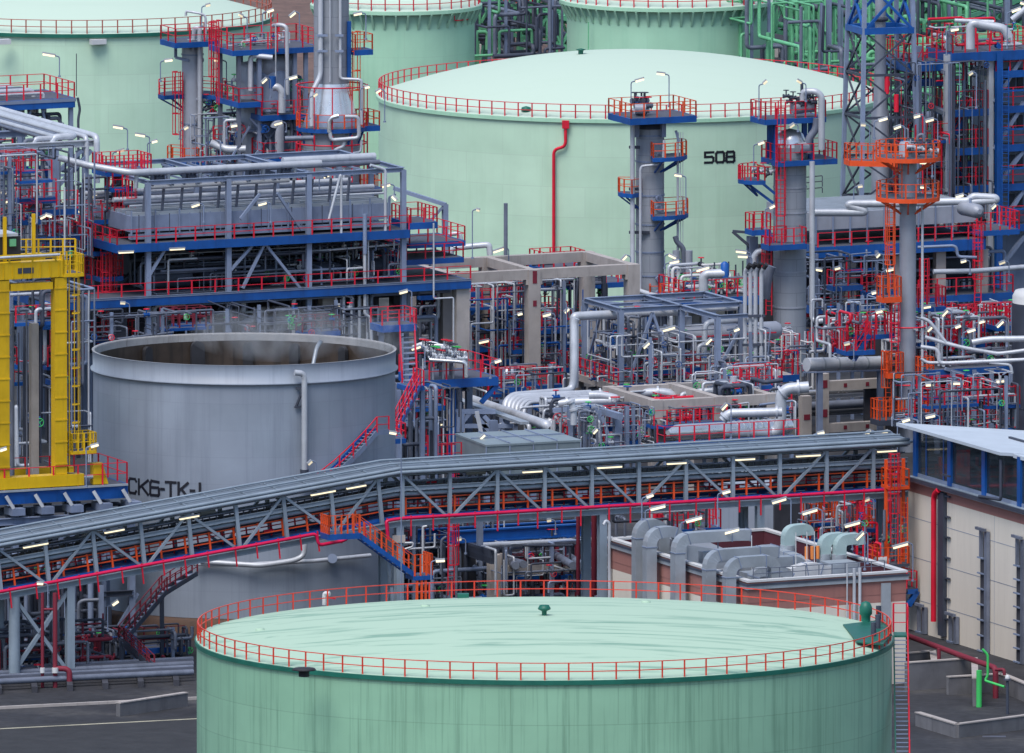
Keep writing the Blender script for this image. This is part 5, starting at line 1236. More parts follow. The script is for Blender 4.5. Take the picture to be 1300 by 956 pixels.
pipe_part(t, [W(1165, 192, Y - 1), W(1165, 172, Y - 1), W(1172, 170, Y - 1), W(1174, 190, Y - 1)], .12, PIPED)
# orange gangway from the stack to the mast
pg = PL(1077, 1908, V3((1, -.25, 0)).normalized(), V3((.25, -1, 0)).normalized())
t = thing('gangway', 'orange railed gangway linking the slim stack to the lattice mast', 'gangway', (pg.o.x, pg.o.y, pg.z(1080, 210)))
platform(t, pg, pg.u(1078), pg.u(1137), -1.4, .2, pg.z(1100, 204), 'FBL', rm=ORANGE, dm=ORANGE, sp=1.0, h=1.2)
# ================================================================== second air cooler structure
pb = PL(1036, 1944); zb_ = lambda py: pb.z(1100, py); ub_ = lambda px, v=0: pb.u(px, v, 330)
t = thing('air_cooler_structure', 'grey roofed air cooler block with red rails behind the slim orange platformed stack', 'process structure', (pb.o.x, pb.o.y, 0))
zdk = zb_(310); zlo = zb_(386); DV = -11
platform(t, pb, ub_(1036), ub_(1248), DV, .4, zdk, 'FR', bh=.85, sp=1.4)
MB().ubox(pb, ub_(1036), ub_(1246), DV + .3, -.8, zdk + 1.2, zdk + 2.5).build('cooler_bay', CLAD, t)
b = MB()
for k in range(21): b.ubox(pb, ub_(1036) + .1, ub_(1246) - .1, DV + .5 + k * .45, DV + .68 + k * .45, zdk + 2.505, zdk + 2.62)
b.build('louvre_roof', GALV, t)
for k in range(9): u = ub_(1040) + k * 1.5; MB().ubox(pb, u - .06, u + .06, -.78, -.68, zdk + .1, zdk + 2.7).build('bay_frame', STEEL, t)
for k in range(4): cc = pb.P(ub_(1055) + k * 3.2, -5, zdk - 1.3); MB().lathe(cc, [(1.2, -.5), (1.5, 0), (1.5, .5)], 18).build('fan_shroud', STEELD, t)
platform(t, pb, ub_(1163), ub_(1283), -3.5, .5, zb_(380), 'FR', bh=.55, sp=1.6, h=1.35); platform(t, pb, ub_(1030), ub_(1120), -3.5, .4, zb_(385), 'F', bh=.6, sp=1.4, h=1.35)
platform(t, pb, ub_(1242), ub_(1290), -4, .6, zb_(300), 'FLR', bh=.4, sp=.9, h=1.4)
for px in (1082, 1143, 1196, 1250):
    for v in (-.6, DV + .8): MB().ubox(pb, ub_(px) - .42, ub_(px) + .42, v - .4, v + .4, 0, zdk - .9).build('concrete_pier', CONC, t)
MB().ubox(pb, ub_(1030), ub_(1290), DV - .6, DV - .3, 0, zdk - .9).build('shade_wall', CONCD, t)  # added dark sheet, standing in for shade below the cooler deck
for k in range(4): MB().tube([pb.P(ub_(1040) + k * 4, -5, zlo + 2.1), pb.P(ub_(1040) + k * 4 + 3.3, -5, zlo + 2.1)], 1.15, 18).build('exchanger', STEELD, t)
ladder(t, pb.P(ub_(1236), .9, zb_(395)), zb_(290) - zb_(395), -90, True); ladder(t, pb.P(ub_(1168), .9, zb_(430)), zb_(330) - zb_(430), -90, True)
pipe_part(t, [W(1165, 314, 1941), W(1210, 312, 1941), W(1214, 314, 1941), W(1216, 326, 1941), W(1240, 327, 1941)], .12, STEEL)
pipe_part(t, [W(1185, 345, 1941), W(1240, 344, 1942), W(1300, 339, 1944)], .2, PIPE)
clutter(t, pb, ub_(1035), ub_(1280), -6, -.8, zlo + .2, zdk - 1.2, 22, 111, (.05, .16), [PIPED, STEELD, STEEL], valves=6)
clutter(t, pb, ub_(1035), ub_(1280), -6, .2, 1, zlo - .8, 34, 112, (.06, .22), [PIPED, STEELD, STEEL, PIPE, RED], valves=16)
for i, (pts, lb) in enumerate([([A6(-140, 690), A6(190, 690), A6(205, 680), A6(85, 640), A6(110, 630), A6(440, 628)], 'pale header pipe with a hairpin loop on the cooler roof before the slim stack'),
        ([A6(540, 622), A6(900, 612), A6(930, 580), A6(1080, 590), A6(1090, 605), A6(1000, 612), A6(900, 620)], 'pale header pipe ending in a loop beside the blue post')]):
    pipe('process_pipe', [W(x, y, 1938) for x, y in pts], .3, lb, PIPE, n=12, bend=.6)
q0, q1 = W(*A6(862, 660), 1938), W(*A6(965, 682), 1936); q = (q0 + q1) / 2; t2 = thing('small_drum', 'small pale drum hung beneath the looped header pipe', 'drum', q); MB().tube([q0 - (q1 - q0) * .12, q0, q1, q1 + (q1 - q0) * .12], [.2, .55, .55, .2], 14, 0).build('shell', CLAD, t2); MB().cyl(q, q + V3((0, 0, .9)), .1, 8).build('hanger', STEEL, t2)
# ================================================================== blue and grey stair structure
ps = PL(1202, 1962); zs_ = lambda py: ps.z(1220, py); us_ = lambda px, v=0: ps.u(px, v, 150)
t = thing('stair_structure', 'tall blue and grey stair structure at the edge of the plant beyond the slim stack', 'process structure', (ps.o.x, ps.o.y, 0))
for px, v, m_ in ((1202, 0, PIPE), (1257, 0, PIPE), (1166, -7, STEEL), (1225, -7, STEEL), (1268, .6, BLUE), (1310, 0, STEEL)): MB().hbeam(ps.P(us_(px, v), v, 0), ps.P(us_(px, v), v, zs_(68)), .42 if m_ != BLUE else .5).build('column', m_, t)
for x0, x1, py, v0, v1 in ((1160, 1212, 78, -8, -1), (1206, 1315, 66, -5, .6), (1207, 1253, 139, -4, .2), (1207, 1253, 188, -4, .2), (1207, 1253, 236, -4, .2), (1268, 1315, 137, -4, .4), (1268, 1315, 186, -4, .4), (1268, 1315, 236, -4, .4), (1268, 1315, 288, -4, .4), (1262, 1315, 92, -4, .4)):
    platform(t, ps, us_(x0), us_(x1), v0, v1, zs_(py), 'FBLR', bh=.75 if py < 80 else .55, sp=1.1, h=1.45)
for (x0, y0, x1, y1, v) in ((1210, 185, 1238, 142, -1.4), (1238, 236, 1210, 190, -2.6), (1212, 284, 1236, 238, -1.4), (1180, 120, 1198, 82, -4)): stair(t, ps.P(us_(x0), v, zs_(y0)), ps.P(us_(x1), v, zs_(y1)), V0, .9)
b = MB()
for y in (88, 140, 192, 208, 262): b.beam(ps.P(us_(1166, -7), -7, zs_(y) + .2), ps.P(us_(1202), 0, zs_(y) - .2), .4, .3); 
for y0, y1 in ((68, 130), (130, 190), (190, 240), (240, 300), (300, 350)): b.beam(ps.at(1262, y1, .2), ps.at(1300, y0, .2), .3)
b.beam(ps.P(us_(1202), 0, zs_(192)), ps.P(us_(1257), 0, zs_(192)), .35, .3); each(b, 'brace', STEEL, t)
b = MB()
for y in (117, 166, 216, 268): b.beam(ps.P(us_(1268), .8, zs_(y)), ps.P(us_(1320), .8, zs_(y)), .14, .14)
each(b, 'guard_bar', BLUE, t)
ladder(t, ps.P(us_(1268), 1.4, zs_(300)), zs_(85) - zs_(300), -90, False, BLUE)
pipe_part(t, [W(1232, 62, 1958), W(1232, 28, 1958), W(1250, 32, 1958), W(1275, 36, 1958), W(1281, 48, 1958)], .35, PIPE, 12); pipe_part(t, [W(1212, 26, 1958), W(1262, 28, 1958)], .16, PIPE); pipe_part(t, [W(1285, 25, 1958), W(1310, 5, 1958)], .25, PIPE)
clutter(t, ps, us_(1205), us_(1300), -5, 0, zs_(64), zs_(30), 14, 121, (.06, .16), [PIPE, PIPED, RED], valves=12)
clutter(t, ps, us_(1165), us_(1255), -7, -1, zs_(280), zs_(80), 26, 122, (.05, .16), [PIPED, STEELD, STEEL, RED], valves=16)
MB().ubox(ps, us_(1274), us_(1330), -7, -1.2, 0, zs_(76)).build('casing', STEEL, t)
for k in range(4): 
    for x in (0, 1): q = ps.P(us_(1290 + x * 12), -1.15, zs_(118 + k * 50)); MB().ubox(ps, us_(1288 + x * 10), us_(1295 + x * 10), -1.15, -1.05, q.z, q.z + 1.0).build('inspection_door', STEELD, t)
# ================================================================== fat pipe and pale frames with red panels
t = thing('large_duct', 'fat pale horizontal duct reaching the slim stack above the concrete frames', 'duct', W(1075, 470, 1884)); t.location.z = 0
a, b = W(1024, 463, 1880), W(1134, 460.5, 1884.5); MB().tube([a, b], .52, 20).build('duct', PIPE, t)
for k in range(1, 6): q = a.lerp(b, k / 6); MB().tube([q, q + (b - a).normalized() * .12], .545, 20, 0).build('band', GALV, t)
MB().beam(W(1020, 473, 1878), W(1128, 470, 1882), .15, .1).build('tray', STEEL, t)
for k in (.15, .85): q = a.lerp(b, k); MB().hbeam((q.x, q.y, 0), q - V3((0, 0, .5)), .4).build('support', STEEL, t)
pe = PL(1044, 1885); ze = lambda py: pe.z(1044, py); ue = lambda px, v=0: pe.u(px, v, 520)
t = thing('concrete_rack', 'pale concrete pipe rack whose columns carry square red panels', 'pipe rack', (pe.o.x, pe.o.y, 0))
for px, v, top in ((1044, 0, 474), (1022, 1.5, 498), (1128, -1.2, 480)): 
    cc = MB().ubox(pe, ue(px, v) - .4, ue(px, v) + .4, v - .4, v + .4, 0, ze(top)).build('column', CONC, t)
    for y0, y1 in (((482, 492), (519, 529)) if px == 1044 else ((521, 528),) if px == 1022 else ()): MB().ubox(pe, ue(px, v) - .26, ue(px, v) + .26, v + .405, v + .43, ze(y1), ze(y0)).build('fire_mark', FIRE, cc)
for y0, y1 in ((484, 496), (538, 549)):
    bb_ = MB().ubox(pe, ue(1044) + .42, ue(1128) - .42, -.35, .35, ze(y1), ze(y0)).build('beam', CONC, t)
    for px in (1071, 1099): MB().ubox(pe, ue(px) - .14, ue(px) + .14, .355, .375, ze((y0 + y1) / 2 + 2.5), ze((y0 + y1) / 2 - 2.5)).build('fire_mark', FIRE, bb_)
for px, v in ((1000, -9), (1044, -9), (1128, -9)): MB().ubox(pe, ue(px, v) - .4, ue(px, v) + .4, v - .4, v + .4, 0, ze(478)).build('column', CONC, t)
for i, (y, rr) in enumerate(((500, .2), (504, .16), (508, .3), (514, .22), (520, .34), (528, .3), (534, .26))):
    MB().tube([pe.P(ue(985), -1.2 - (i * 1.3) % 4, ze(y)), pe.P(ue(1150), -1.2 - (i * 1.3) % 4, ze(y))], rr, 12).build('pipe', [SHINY, PIPE, PIPE, SHINY, PIPED, CLAD, PIPE][i], t)

# ================================================================== crowded red and silver unit behind the grey panelled building
px_ = PL(1165, 1876); zx = lambda py: px_.z(1220, py); uxx = lambda px, v=0: px_.u(px, v, 480)
t = thing('process_unit', 'crowded red railed unit with silver pipes above the white roof of the switch building', 'process unit', (px_.o.x, px_.o.y, 0))
platform(t, px_, uxx(1180), uxx(1310), -6, 0, zx(468), 'B', bh=.5)
for x0, x1, py, v0, v1 in ((1166, 1215, 440, -7, -4), (1200, 1250, 447, -8, -5), (1235, 1300, 430, -9, -6), (1166, 1200, 400, -8, -6), (1090, 1135, 425, -5, -3), (1075, 1110, 442, -4, -2), (1196, 1300, 545, -2, 1), (1265, 1300, 425, -6, -4)): platform(t, px_, uxx(x0, v1), uxx(x1, v1), v0, v1, zx(py), 'FBLR', sp=.75, bh=.35, h=1.5)
for px in (1190, 1236, 1258, 1284): MB().hbeam(px_.P(uxx(px), 0, 0), px_.P(uxx(px), 0, zx(470)), .34).build('post', STEEL, t)
b = MB(); b.beam(px_.at(1240, 474, .2), px_.at(1282, 503, .2), .25); b.beam(px_.at(1200, 468, .2), px_.at(1240, 480, .2), .25); each(b, 'brace', STEEL, t)
stair(t, px_.P(uxx(1228), -4, zx(452)), px_.P(uxx(1262), -4, zx(412)), V0, .9, RED); stair(t, px_.P(uxx(1100), -3, zx(455)), px_.P(uxx(1120), -3, zx(424)), V0, .9)
for pts, rr in (([A7(400, 515), A7(470, 525), A7(485, 545), A7(485, 590), A7(520, 592), A7(900, 575)], .15), ([A7(640, 495), A7(720, 480), A7(900, 478)], .24), ([A7(420, 470), A7(520, 500), A7(600, 520), A7(760, 548), A7(830, 540), A7(900, 530)], .15), ([A7(400, 570), A7(430, 590), A7(485, 590)], .12), ([A7(400, 380), A7(440, 395), A7(520, 500)], .14), ([A7(720, 590), A7(820, 600), A7(826, 640)], .12)):
    pipe_part(t, [W(x, y, 1872) for x, y in pts], rr, PIPE, 10)
clutter(t, px_, uxx(1170), uxx(1305), -8, -1, zx(465), zx(405), 40, 131, (.05, .14), [PIPE, PIPE, PIPED, WHITE], valves=40)
clutter(t, px_, uxx(1175), uxx(1305), -6, -.5, zx(545), zx(475), 36, 132, (.04, .14), [PIPED, STEELD, PIPED, RED, STEEL], valves=10)
clutter(t, px_, uxx(1070), uxx(1140), -7, -2, zx(450), zx(395), 12, 133, (.05, .14), [PIPED, RED, PIPE], valves=8)
MB().ubox(px_, uxx(1170), uxx(1330), -12, -11.7, 0, zx(440)).build('shade_back_wall', CONCD, t)  # dark backdrop added so the gaps read as deep shade
for i in range(6): MB().tube([px_.P(uxx(1180), -2 - i * .6, zx(485 + i * 9)), px_.P(uxx(1310), -2 - i * .6, zx(485 + i * 9))], .16 + .05 * (i % 3), 8).build('pipe', [PIPED, STEELD, STEEL][i % 3], t)
q = W(1292, 377, 1880); MB().lathe((q.x + 2.2, q.y, 0), [(2.6, 0), (2.6, q.z + .1), (2.4, q.z + .5), (.01, q.z + .9)], 28).build('white_topped_vessel', WHITE, t); MB().lathe((q.x + 2.2, q.y, 0), [(2.64, 0), (2.64, q.z - .4)], 28).build('vessel_jacket', STEELD, t)
B1 = lambda x, y: (x / 3.115, 560 + y / 3.115)
B2 = lambda x, y: (380 + x / 5.03, 570 + y / 5.03)
B3 = lambda x, y: (560 + x / 5.91, 620 + y / 5.91)
B4 = lambda x, y: (760 + x / 6.5, 640 + y / 6.5)
B5 = lambda x, y: (940 + x / 5.417, 630 + y / 5.417)
B6 = lambda x, y: (1100 + x / 5.31, 520 + y / 5.31)
B7 = lambda x, y: (1060 + x / 5.417, 740 + y / 5.417)
B8 = lambda x, y: (x / 4.347, 240 + y / 4.347)
# ================================================================== open topped grey tank
YC = 1771; cT = W(310, 443, YC); zR = cT.z; rT = 193 * YC / FPX
t = thing('open_tank', 'huge open topped grey steel tank lettered CK6 with steam over its dark inside', 'tank', (cT.x, cT.y, 0))
zs_ring = onshell(310, 489, cT, rT, 0).z
MB().lathe((cT.x, cT.y, 0), [(rT, 1.5)] + [(rT, 1.5 + (zs_ring - 1.5) * k / 6) for k in range(1, 7)], 128).build('shell', GREYT, t)
MB().lathe((cT.x, cT.y, 0), [(rT, zs_ring), (rT + .18, zs_ring - .02), (rT + .2, zs_ring + .1), (rT + .02, zs_ring + .14), (rT + .05, zR - .1), (rT + .09, zR)], 128).build('collar', GREYT, t)
MB().lathe((cT.x, cT.y, 0), [(rT + .09, zR), (rT - .1, zR), (rT - .1, zR - .12), (rT - .1, zR - .55)], 128).build('rim', mat('stained_rim', (.30, .30, .31), .6, var=.2, grime=((.12, .10, .09), .7)), t)
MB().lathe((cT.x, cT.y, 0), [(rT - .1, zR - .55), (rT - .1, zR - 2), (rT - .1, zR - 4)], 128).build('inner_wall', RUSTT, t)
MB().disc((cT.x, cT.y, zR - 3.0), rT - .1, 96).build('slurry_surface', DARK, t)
MB().lathe((cT.x, cT.y, 0), [(rT + .7, 0), (rT + .7, 1.3), (rT - .1, 1.5)], 96).build('base_ring', mat('ochre_concrete', (.085, .05, .036), .9, var=.3, grime=((.03, .025, .028), .8)), t)
for px, wv in ((246, .5), (313, .36), (180, .34), (440, .34), (375, .34)):
    a = math.atan2(math.sqrt(max(.1, 1 - ((px - 310) / 193) ** 2)), (px - 310) / 193); d = V3((cos(a), sin(a), 0)); x = V3((-d.y, d.x, 0)); q = V3((cT.x, cT.y, 0)) + d * (rT - .2)
    m = MB(); n = 8; pr = [(-wv, -3.9), (wv, -3.9)] + [(wv * cos(PI * k / n), -1.0 + wv * sin(PI * k / n)) for k in range(n + 1)]
    vs = [q + x * h + V3((0, 0, zR + v)) for h, v in pr] + [q - d * .35 + x * h + V3((0, 0, zR + v)) for h, v in pr]; k = len(pr)
    m.add(vs, [tuple(range(k, 2 * k))[::-1], tuple(range(k, 2 * k))] + [(i, (i + 1) % k, k + (i + 1) % k, k + i) for i in range(k)]); m.f.pop(0); m.sm.pop(0); m.uv.pop(0)
    m.build('inlet_chute', DARK, t)
pipe_part(t, [W(397, 466, 1775), W(402, 441, 1776), W(407, 434, 1777), W(407, 433, 1777)], .15, GALV)
sh = lambda px, py, o=.35: onshell(px, py, cT, rT, o)
pipe_part(t, [sh(374, 473, .5), sh(384, 474, .55), sh(386.5, 480, .55), sh(386.5, 600, .55), sh(386.5, 618, .55)], .21, PIPE, 12)
MB().cyl(sh(386.5, 596, .5), sh(386.5, 612, .5), .3, 12).build('flow_meter', STEELD, t)
b = MB(); b.beam(sh(376, 493, .1), sh(388, 493, .6), .16); b.beam(sh(376, 516, .1), sh(384, 496, .5), .14); b.beam(sh(374, 517, .2), sh(384, 516, .2), .12); each(b, 'bracket', STEELD, t)
pipe_part(t, [sh(246, 716, .5), sh(310, 717, .6), sh(400, 712, .6), sh(470, 705, .6)], .15, PIPE); pipe_part(t, [sh(255, 713, .5), sh(330, 718, 1.0), sh(372, 712, 1.0), sh(386, 706, 1.0), sh(388, 680, 1.0)], .19, PIPE)
MB().cyl(sh(422, 709, .1), sh(422, 709, .7), .35, 10).build('manway', STEEL, t)
az2 = lambda px, py: az(px, py, cT, rT)
its = [(g, az2(x0, 620)[0], az2(x1, 620)[0]) for g, x0, x1 in (('C', 164, 173), ('K', 176.5, 188), ('6', 191, 202), ('-', 205.2, 208.2), ('T', 211, 223), ('K', 227, 238.5), ('-', 242.5, 246.5), ('1', 251, 257))]
lettering(t, cT, rT, its, az2(200, 629)[1], 1.0, .19, 'lettering')
# helical stair round the tank's near side
def tank_stair(t, pts, w=.9):
    s = MB(); s2 = MB(); tr = MB(); r_ = MB()
    o = V3((cT.x, cT.y, 0)); P = []
    for (px, py) in pts:
        q = onshell(px, py, cT, rT, 1.0); P.append((math.atan2(q.y - cT.y, q.x - cT.x), q.z))
    path = []
    for (a0, z0), (a1, z1) in zip(P[:-1], P[1:]):
        n = max(2, int(abs(a1 - a0) * rT / .5))
        path += [(a0 + (a1 - a0) * k / n, z0 + (z1 - z0) * k / n) for k in range(n)]
    path.append(P[-1])
    at_ = lambda a, z, rr: V3((cT.x + rr * cos(a), cT.y + rr * sin(a), z))
    for (a0, z0), (a1, z1) in zip(path[:-1], path[1:]):
        s.beam(at_(a0, z0, rT + .15), at_(a1, z1, rT + .15), .08, .36); s2.beam(at_(a0, z0, rT + 1.1), at_(a1, z1, rT + 1.1), .08, .36)
        m = 2 if abs(z1 - z0) > .05 else 1
        for k in range(m):
            a, z = a0 + (a1 - a0) * (k + .5) / m, z0 + (z1 - z0) * (k + .5) / m; tr.beam(at_(a, z, rT + .2), at_(a, z, rT + 1.05), .24, .04)
    r_.build
    for k in range(0, len(path) - 1):
        (a0, z0), (a1, z1) = path[k], path[k + 1]
        for h in (.55, 1.1): r_.beam(at_(a0, z0 + h, rT + 1.1), at_(a1, z1 + h, rT + 1.1), .06, .06)
        if k % 2 == 0: r_.beam(at_(a0, z0, rT + 1.1), at_(a0, z0 + 1.1, rT + 1.1), .1, .08)
    s.build('inner_stringer', BLUE, t); s2.build('outer_stringer', STEEL, t); tr.build('treads', STEEL, t); r_.build('railing', RED, t)
ts = thing('tank_stair', 'red railed stair curling down round the side of the open grey tank', 'stair', onshell(477, 549, cT, rT, 1.0))
tank_stair(ts, [(492, 548), (477, 549), (421, 606), (400, 622)])
st = thing('stair_flight', 'steep red railed flights of steel steps between the steaming tank and manifold platform', 'stair', GY(520, 1806))
pst = PL(520, 1806)
stair(st, W(496, 556, 1796), W(530, 491, 1806), V0, 1.1); stair(st, W(520, 487, 1812), W(516, 412, 1826), U0, 1.2)
platform(st, pst, pst.u(514), pst.u(534), -1.5, .6, pst.z(520, 489), 'R', sp=.8, bh=.35); platform(st, PL(494, 1793), -.8, 1.0, -1, .8, PL(494, 1793).z(494, 556), 'FR', sp=.8, bh=.35)
for px, v in ((512, -2), (536, 0), (500, 1)): MB().hbeam(pst.P(pst.u(px), v, 0), pst.P(pst.u(px), v, pst.z(520, 492)), .3).build('post', STEEL, st)
clutter(st, pst, pst.u(505), pst.u(560), -5, -1, 1, pst.z(520, 495), 26, 141, (.06, .2), [PIPED, STEELD, STEEL], valves=4)
# ================================================================== yellow gantry crane on its blue runway
pg_ = PL(70, 1757); zg = lambda py: pg_.z(70, py); ug = lambda px, v=0: pg_.u(px, v, 500)
t = thing('runway', 'blue crane runway on grey trestles beside the lettered open tank', 'crane runway', (pg_.o.x, pg_.o.y, 0))
zr_ = zg(618)
platform(t, pg_, ug(-60), ug(158), -5.5, .5, zr_, 'FRB', bh=1.0, sp=2.0, h=1.5)
MB().ubox(pg_, ug(-60), ug(158), .58, .75, zr_ - .12, zr_ + .02).build('edge_angle', GALV, t)
for k in range(5):
    u = ug(10 + k * 37); b = MB(); b.beam(pg_.P(u - .45, .8, zr_ - .35), pg_.P(u + .05, 1.1, zr_ - 1.25), .22); b.build('bracket', PIPE, t)
    MB().ubox(pg_, u - .1, u + .9, -.6, 1.2, zr_ - 1.75, zr_ - 1.25).build('bearing_block', STEEL, t)
    for v in (.3, -5): MB().hbeam(pg_.P(u + .4, v, 0), pg_.P(u + .4, v, zr_ - 1.75), .45).build('leg', STEEL, t)
for v in (.5, -5):
    MB().hbeam(pg_.P(ug(-60), v, zr_ - 2.2), pg_.P(ug(165), v, zr_ - 2.2), .4, .5).build('tie_beam', STEEL, t); MB().hbeam(pg_.P(ug(-60), v, 3.5), pg_.P(ug(165), v, 3.5), .35, .4).build('tie_beam', STEELD, t)
b = MB()
for k in range(5):
    u = ug(-8 + k * 37); b.beam(pg_.P(u, .3, zr_ - 5.2), pg_.P(u + 1.0, .3, zr_ - 2.6), .3); b.beam(pg_.P(u + 2, .3, zr_ - 5.2), pg_.P(u + 1.0, .3, zr_ - 2.6), .3); b.beam(pg_.P(u, .3, .4), pg_.P(u + 2, .3, 3.4), .22)
each(b, 'brace', STEEL, t)
clutter(t, pg_, ug(0), ug(160), -5, -.5, zr_ - 5.5, zr_ - 1.4, 12, 151, (.08, .2), [STEELD, PIPED], valves=0)
t = thing('gantry_crane', 'bright yellow gantry crane standing over the blue runway', 'crane', (pg_.o.x, pg_.o.y, zr_))
for px, w_ in ((75, 15), (2, 15)):
    for v in (0, -4.5): MB().ubox(pg_, ug(px - w_ / 2, v), ug(px + w_ / 2, v), v - .45, v + .45, zr_ + .9, zg(352)).build('leg', YELLOW, t)
MB().ubox(pg_, ug(11.6), ug(65.2), -.4, .38, zg(366), zg(357)).build('tie_beam', YELLOW, t)
for v in (0, -4.5): MB().ubox(pg_, ug(-60), ug(82), v - .55, v + .5, zg(351), zg(330)).build('girder', YELLOW, t)
MB().ubox(pg_, ug(-60), ug(103), -.6, .6, zr_ + .08, zr_ + .88).build('bogie_beam', YELLOW, t); MB().ubox(pg_, ug(-60), ug(88), -5, -4.1, zr_ + .08, zr_ + .88).build('bogie_beam', YELLOW, t)
for px, w_ in ((75, 15), (2, 15)):
    for k in range(9): zk_ = zr_ + 1.6 + k * 1.55; MB().ubox(pg_, ug(px - w_ / 2) - .03, ug(px + w_ / 2) + .03, .452, .49, zk_, zk_ + .1).build('splice_plate', YELLOW, t)
for k in range(9): uk_ = ug(-10) + k * .72; MB().ubox(pg_, uk_, uk_ + .05, .502, .56, zg(350), zg(331)).build('stiffener', YELLOW, t)
MB().ubox(pg_, ug(20), ug(40), .502, .53, zg(344), zg(337)).build('sign_plate', STEELD, t)
m = MB(); u0, u1 = ug(116), ug(135); zb0 = zr_ + .05
m.add([pg_.P(u0, .4, zb0), pg_.P(u1, .4, zb0), pg_.P(u1 - .45, .4, zb0 + 1.5), pg_.P(u0, .4, zb0 + 1.5), pg_.P(u0, -.3, zb0), pg_.P(u1, -.3, zb0), pg_.P(u1 - .45, -.3, zb0 + 1.5), pg_.P(u0, -.3, zb0 + 1.5)], [(0, 1, 2, 3), (1, 5, 6, 2), (5, 4, 7, 6), (4, 0, 3, 7), (3, 2, 6, 7), (0, 4, 5, 1)]).build('end_stop', YELLOW, t)
MB().cyl(pg_.P(ug(103), .2, zr_ + .6), pg_.P(ug(116), .2, zr_ + .6), .16, 10).build('buffer', PIPE, t)
MB().ubox(pg_, ug(85), ug(91), -.4, .4, zr_ + 1.0, zr_ + 1.4).build('step', YELLOW, t)
r_ = MB(); z_ = zg(330)
rail_path(r_, [pg_.P(ug(-20), .5, z_), pg_.P(ug(68), .5, z_)], .55, 1.6, pw=.12, rw=.08); rail_path(r_, [pg_.P(ug(30), -4.6, z_), pg_.P(ug(102), -1, z_ + .2)], 1.1, .9, pw=.12, rw=.07); r_.build('railing', YELLOW, t)
platform(t, pg_, ug(78), ug(103), -1.6, .5, zg(347), 'FBLR', rm=YELLOW, dm=YELLOW, sp=.45, h=1.3, bh=.25)
platform(t, pg_, ug(88), ug(118), -1.0, .6, zg(573), 'FBLR', rm=YELLOW, dm=YELLOW, sp=.5, h=1.25, bh=.22)
ladder(t, pg_.P(ug(88), .0, zr_ + 1), zg(352) - zr_ - 1, 0, True, YELLOW, w=.5)
for px, y0, y1, v in ((2, 330, 256, -2), (12.5, 330, 274, -1), (55, 330, 274, -2)): MB().beam(pg_.P(ug(px), v, zg(y0)), pg_.P(ug(px), v, zg(y1)), .22, .22).build('mast', YELLOW, t)
MB().ubox(pg_, ug(-10), ug(34), -3.8, -1.2, zg(331), zg(300)).build('trolley', DARK, t); MB().ubox(pg_, ug(-10), ug(30), -3.9, -1.1, zg(299.5), zg(296)).build('trolley_roof', PIPE, t)
MB().ubox(pg_, ug(19), ug(27), -1.19, -1.0, zg(312), zg(303)).build('control_box', GREENS, t)
MB().cyl(pg_.P(ug(-20), .7, zg(322)), pg_.P(ug(72), .7, zg(322)), .09, 8).build('rail_pipe', PIPE, t)
for px, r0 in ((33, .18), (26, .07), (52, .07)): MB().cyl(pg_.P(ug(px), -3, zr_), pg_.P(ug(px), -3, zg(400)), r0, 8).build('guide_tube', PIPED, t)
MB().ubox(pg_, ug(57), ug(65), -3.4, -2.6, zr_, zg(415)).build('counterweight_guide', CONC, t)
# ================================================================== long conveyor bridge
YB = 1749.6; pB = PL(505, YB); uB = lambda px: pB.u(px, 0, 640)
z0 = pB.z(505, 665); HT = 3.55; WB = 3.4
SL = math.tan(R(6.4))
t = thing('conveyor_bridge', 'long grey steel conveyor bridge crossing before the plant, sloping down at one end', 'conveyor bridge', (pB.o.x, pB.o.y, 0))
nx = V3((-sin(R(6.4)), 0, cos(R(6.4))))      # post direction on the incline, in (u, z)
def bp(u, h, v=0.0):
    """point on the bridge: u along, h above the bottom chord (square to the chord), v across (negative = far side)"""
    if u >= -.05: return pB.P(u, v, z0 + h)
    return pB.P(u * cos(R(6.4)) - nx.x * 0 + (-h * sin(R(6.4)) if False else -h * sin(R(6.4)) * (1 if u < -.01 else 0)), v, z0 + u * sin(R(6.4)) + h * cos(R(6.4)))
uE = uB(1152); SP = 3.72; left = [-k * SP - 1.2 for k in range(0, 11)]; right = [.35 + k * SP for k in range(0, int(uE / SP) + 1)]; nodes = sorted(left + right)
for v in (0, -WB):
    ch = MB()
    for h, w_, hh in ((0, .3, .42), (HT, .28, .34), (HT * .69, .2, .3)):
        ch.hbeam(bp(-40, h, v), bp(0, h, v), w_, hh); ch.hbeam(bp(0, h, v), bp(uE, h, v), w_, hh)
    ch.build('chords', BRIDGE, t)
    for i, u in enumerate(nodes):
        MB().hbeam(bp(u, .2, v), bp(u, HT - .15, v), .26).build('post', BRIDGE, t)
    for i, (a, b) in enumerate(zip(nodes[:-1], nodes[1:])):
        if b - a < 2: continue
        dn = (a < 0 and i % 4 != 3 and i % 2 == 0) or (0 <= a < uB(980) and i % 4 != 0) 
        q = MB()
        if dn: q.beam(bp(a + .15, HT - .25, v), bp(b - .15, .25, v), .18, .18)
        else: q.beam(bp(a + .15, .25, v), bp(b - .15, HT - .25, v), .18, .18)
        q.build('diagonal', BRIDGE, t)
rf = MB()
for a, b in ((-40, -.02), (0.02, uE + .3)):
    q = [bp(a, HT + .22, .45), bp(b, HT + .22, .45), bp(b, HT + .4, -WB - .3), bp(a, HT + .4, -WB - .3)]; dn = V3((0, 0, .1)); rf.hexa([x - dn for x in q] + q)
rf.build('roof', mat('weathered_roof_sheet', (.135, .17, .215), .5, var=.15, grime=((.08, .1, .13), .6)), t)
gt = MB()
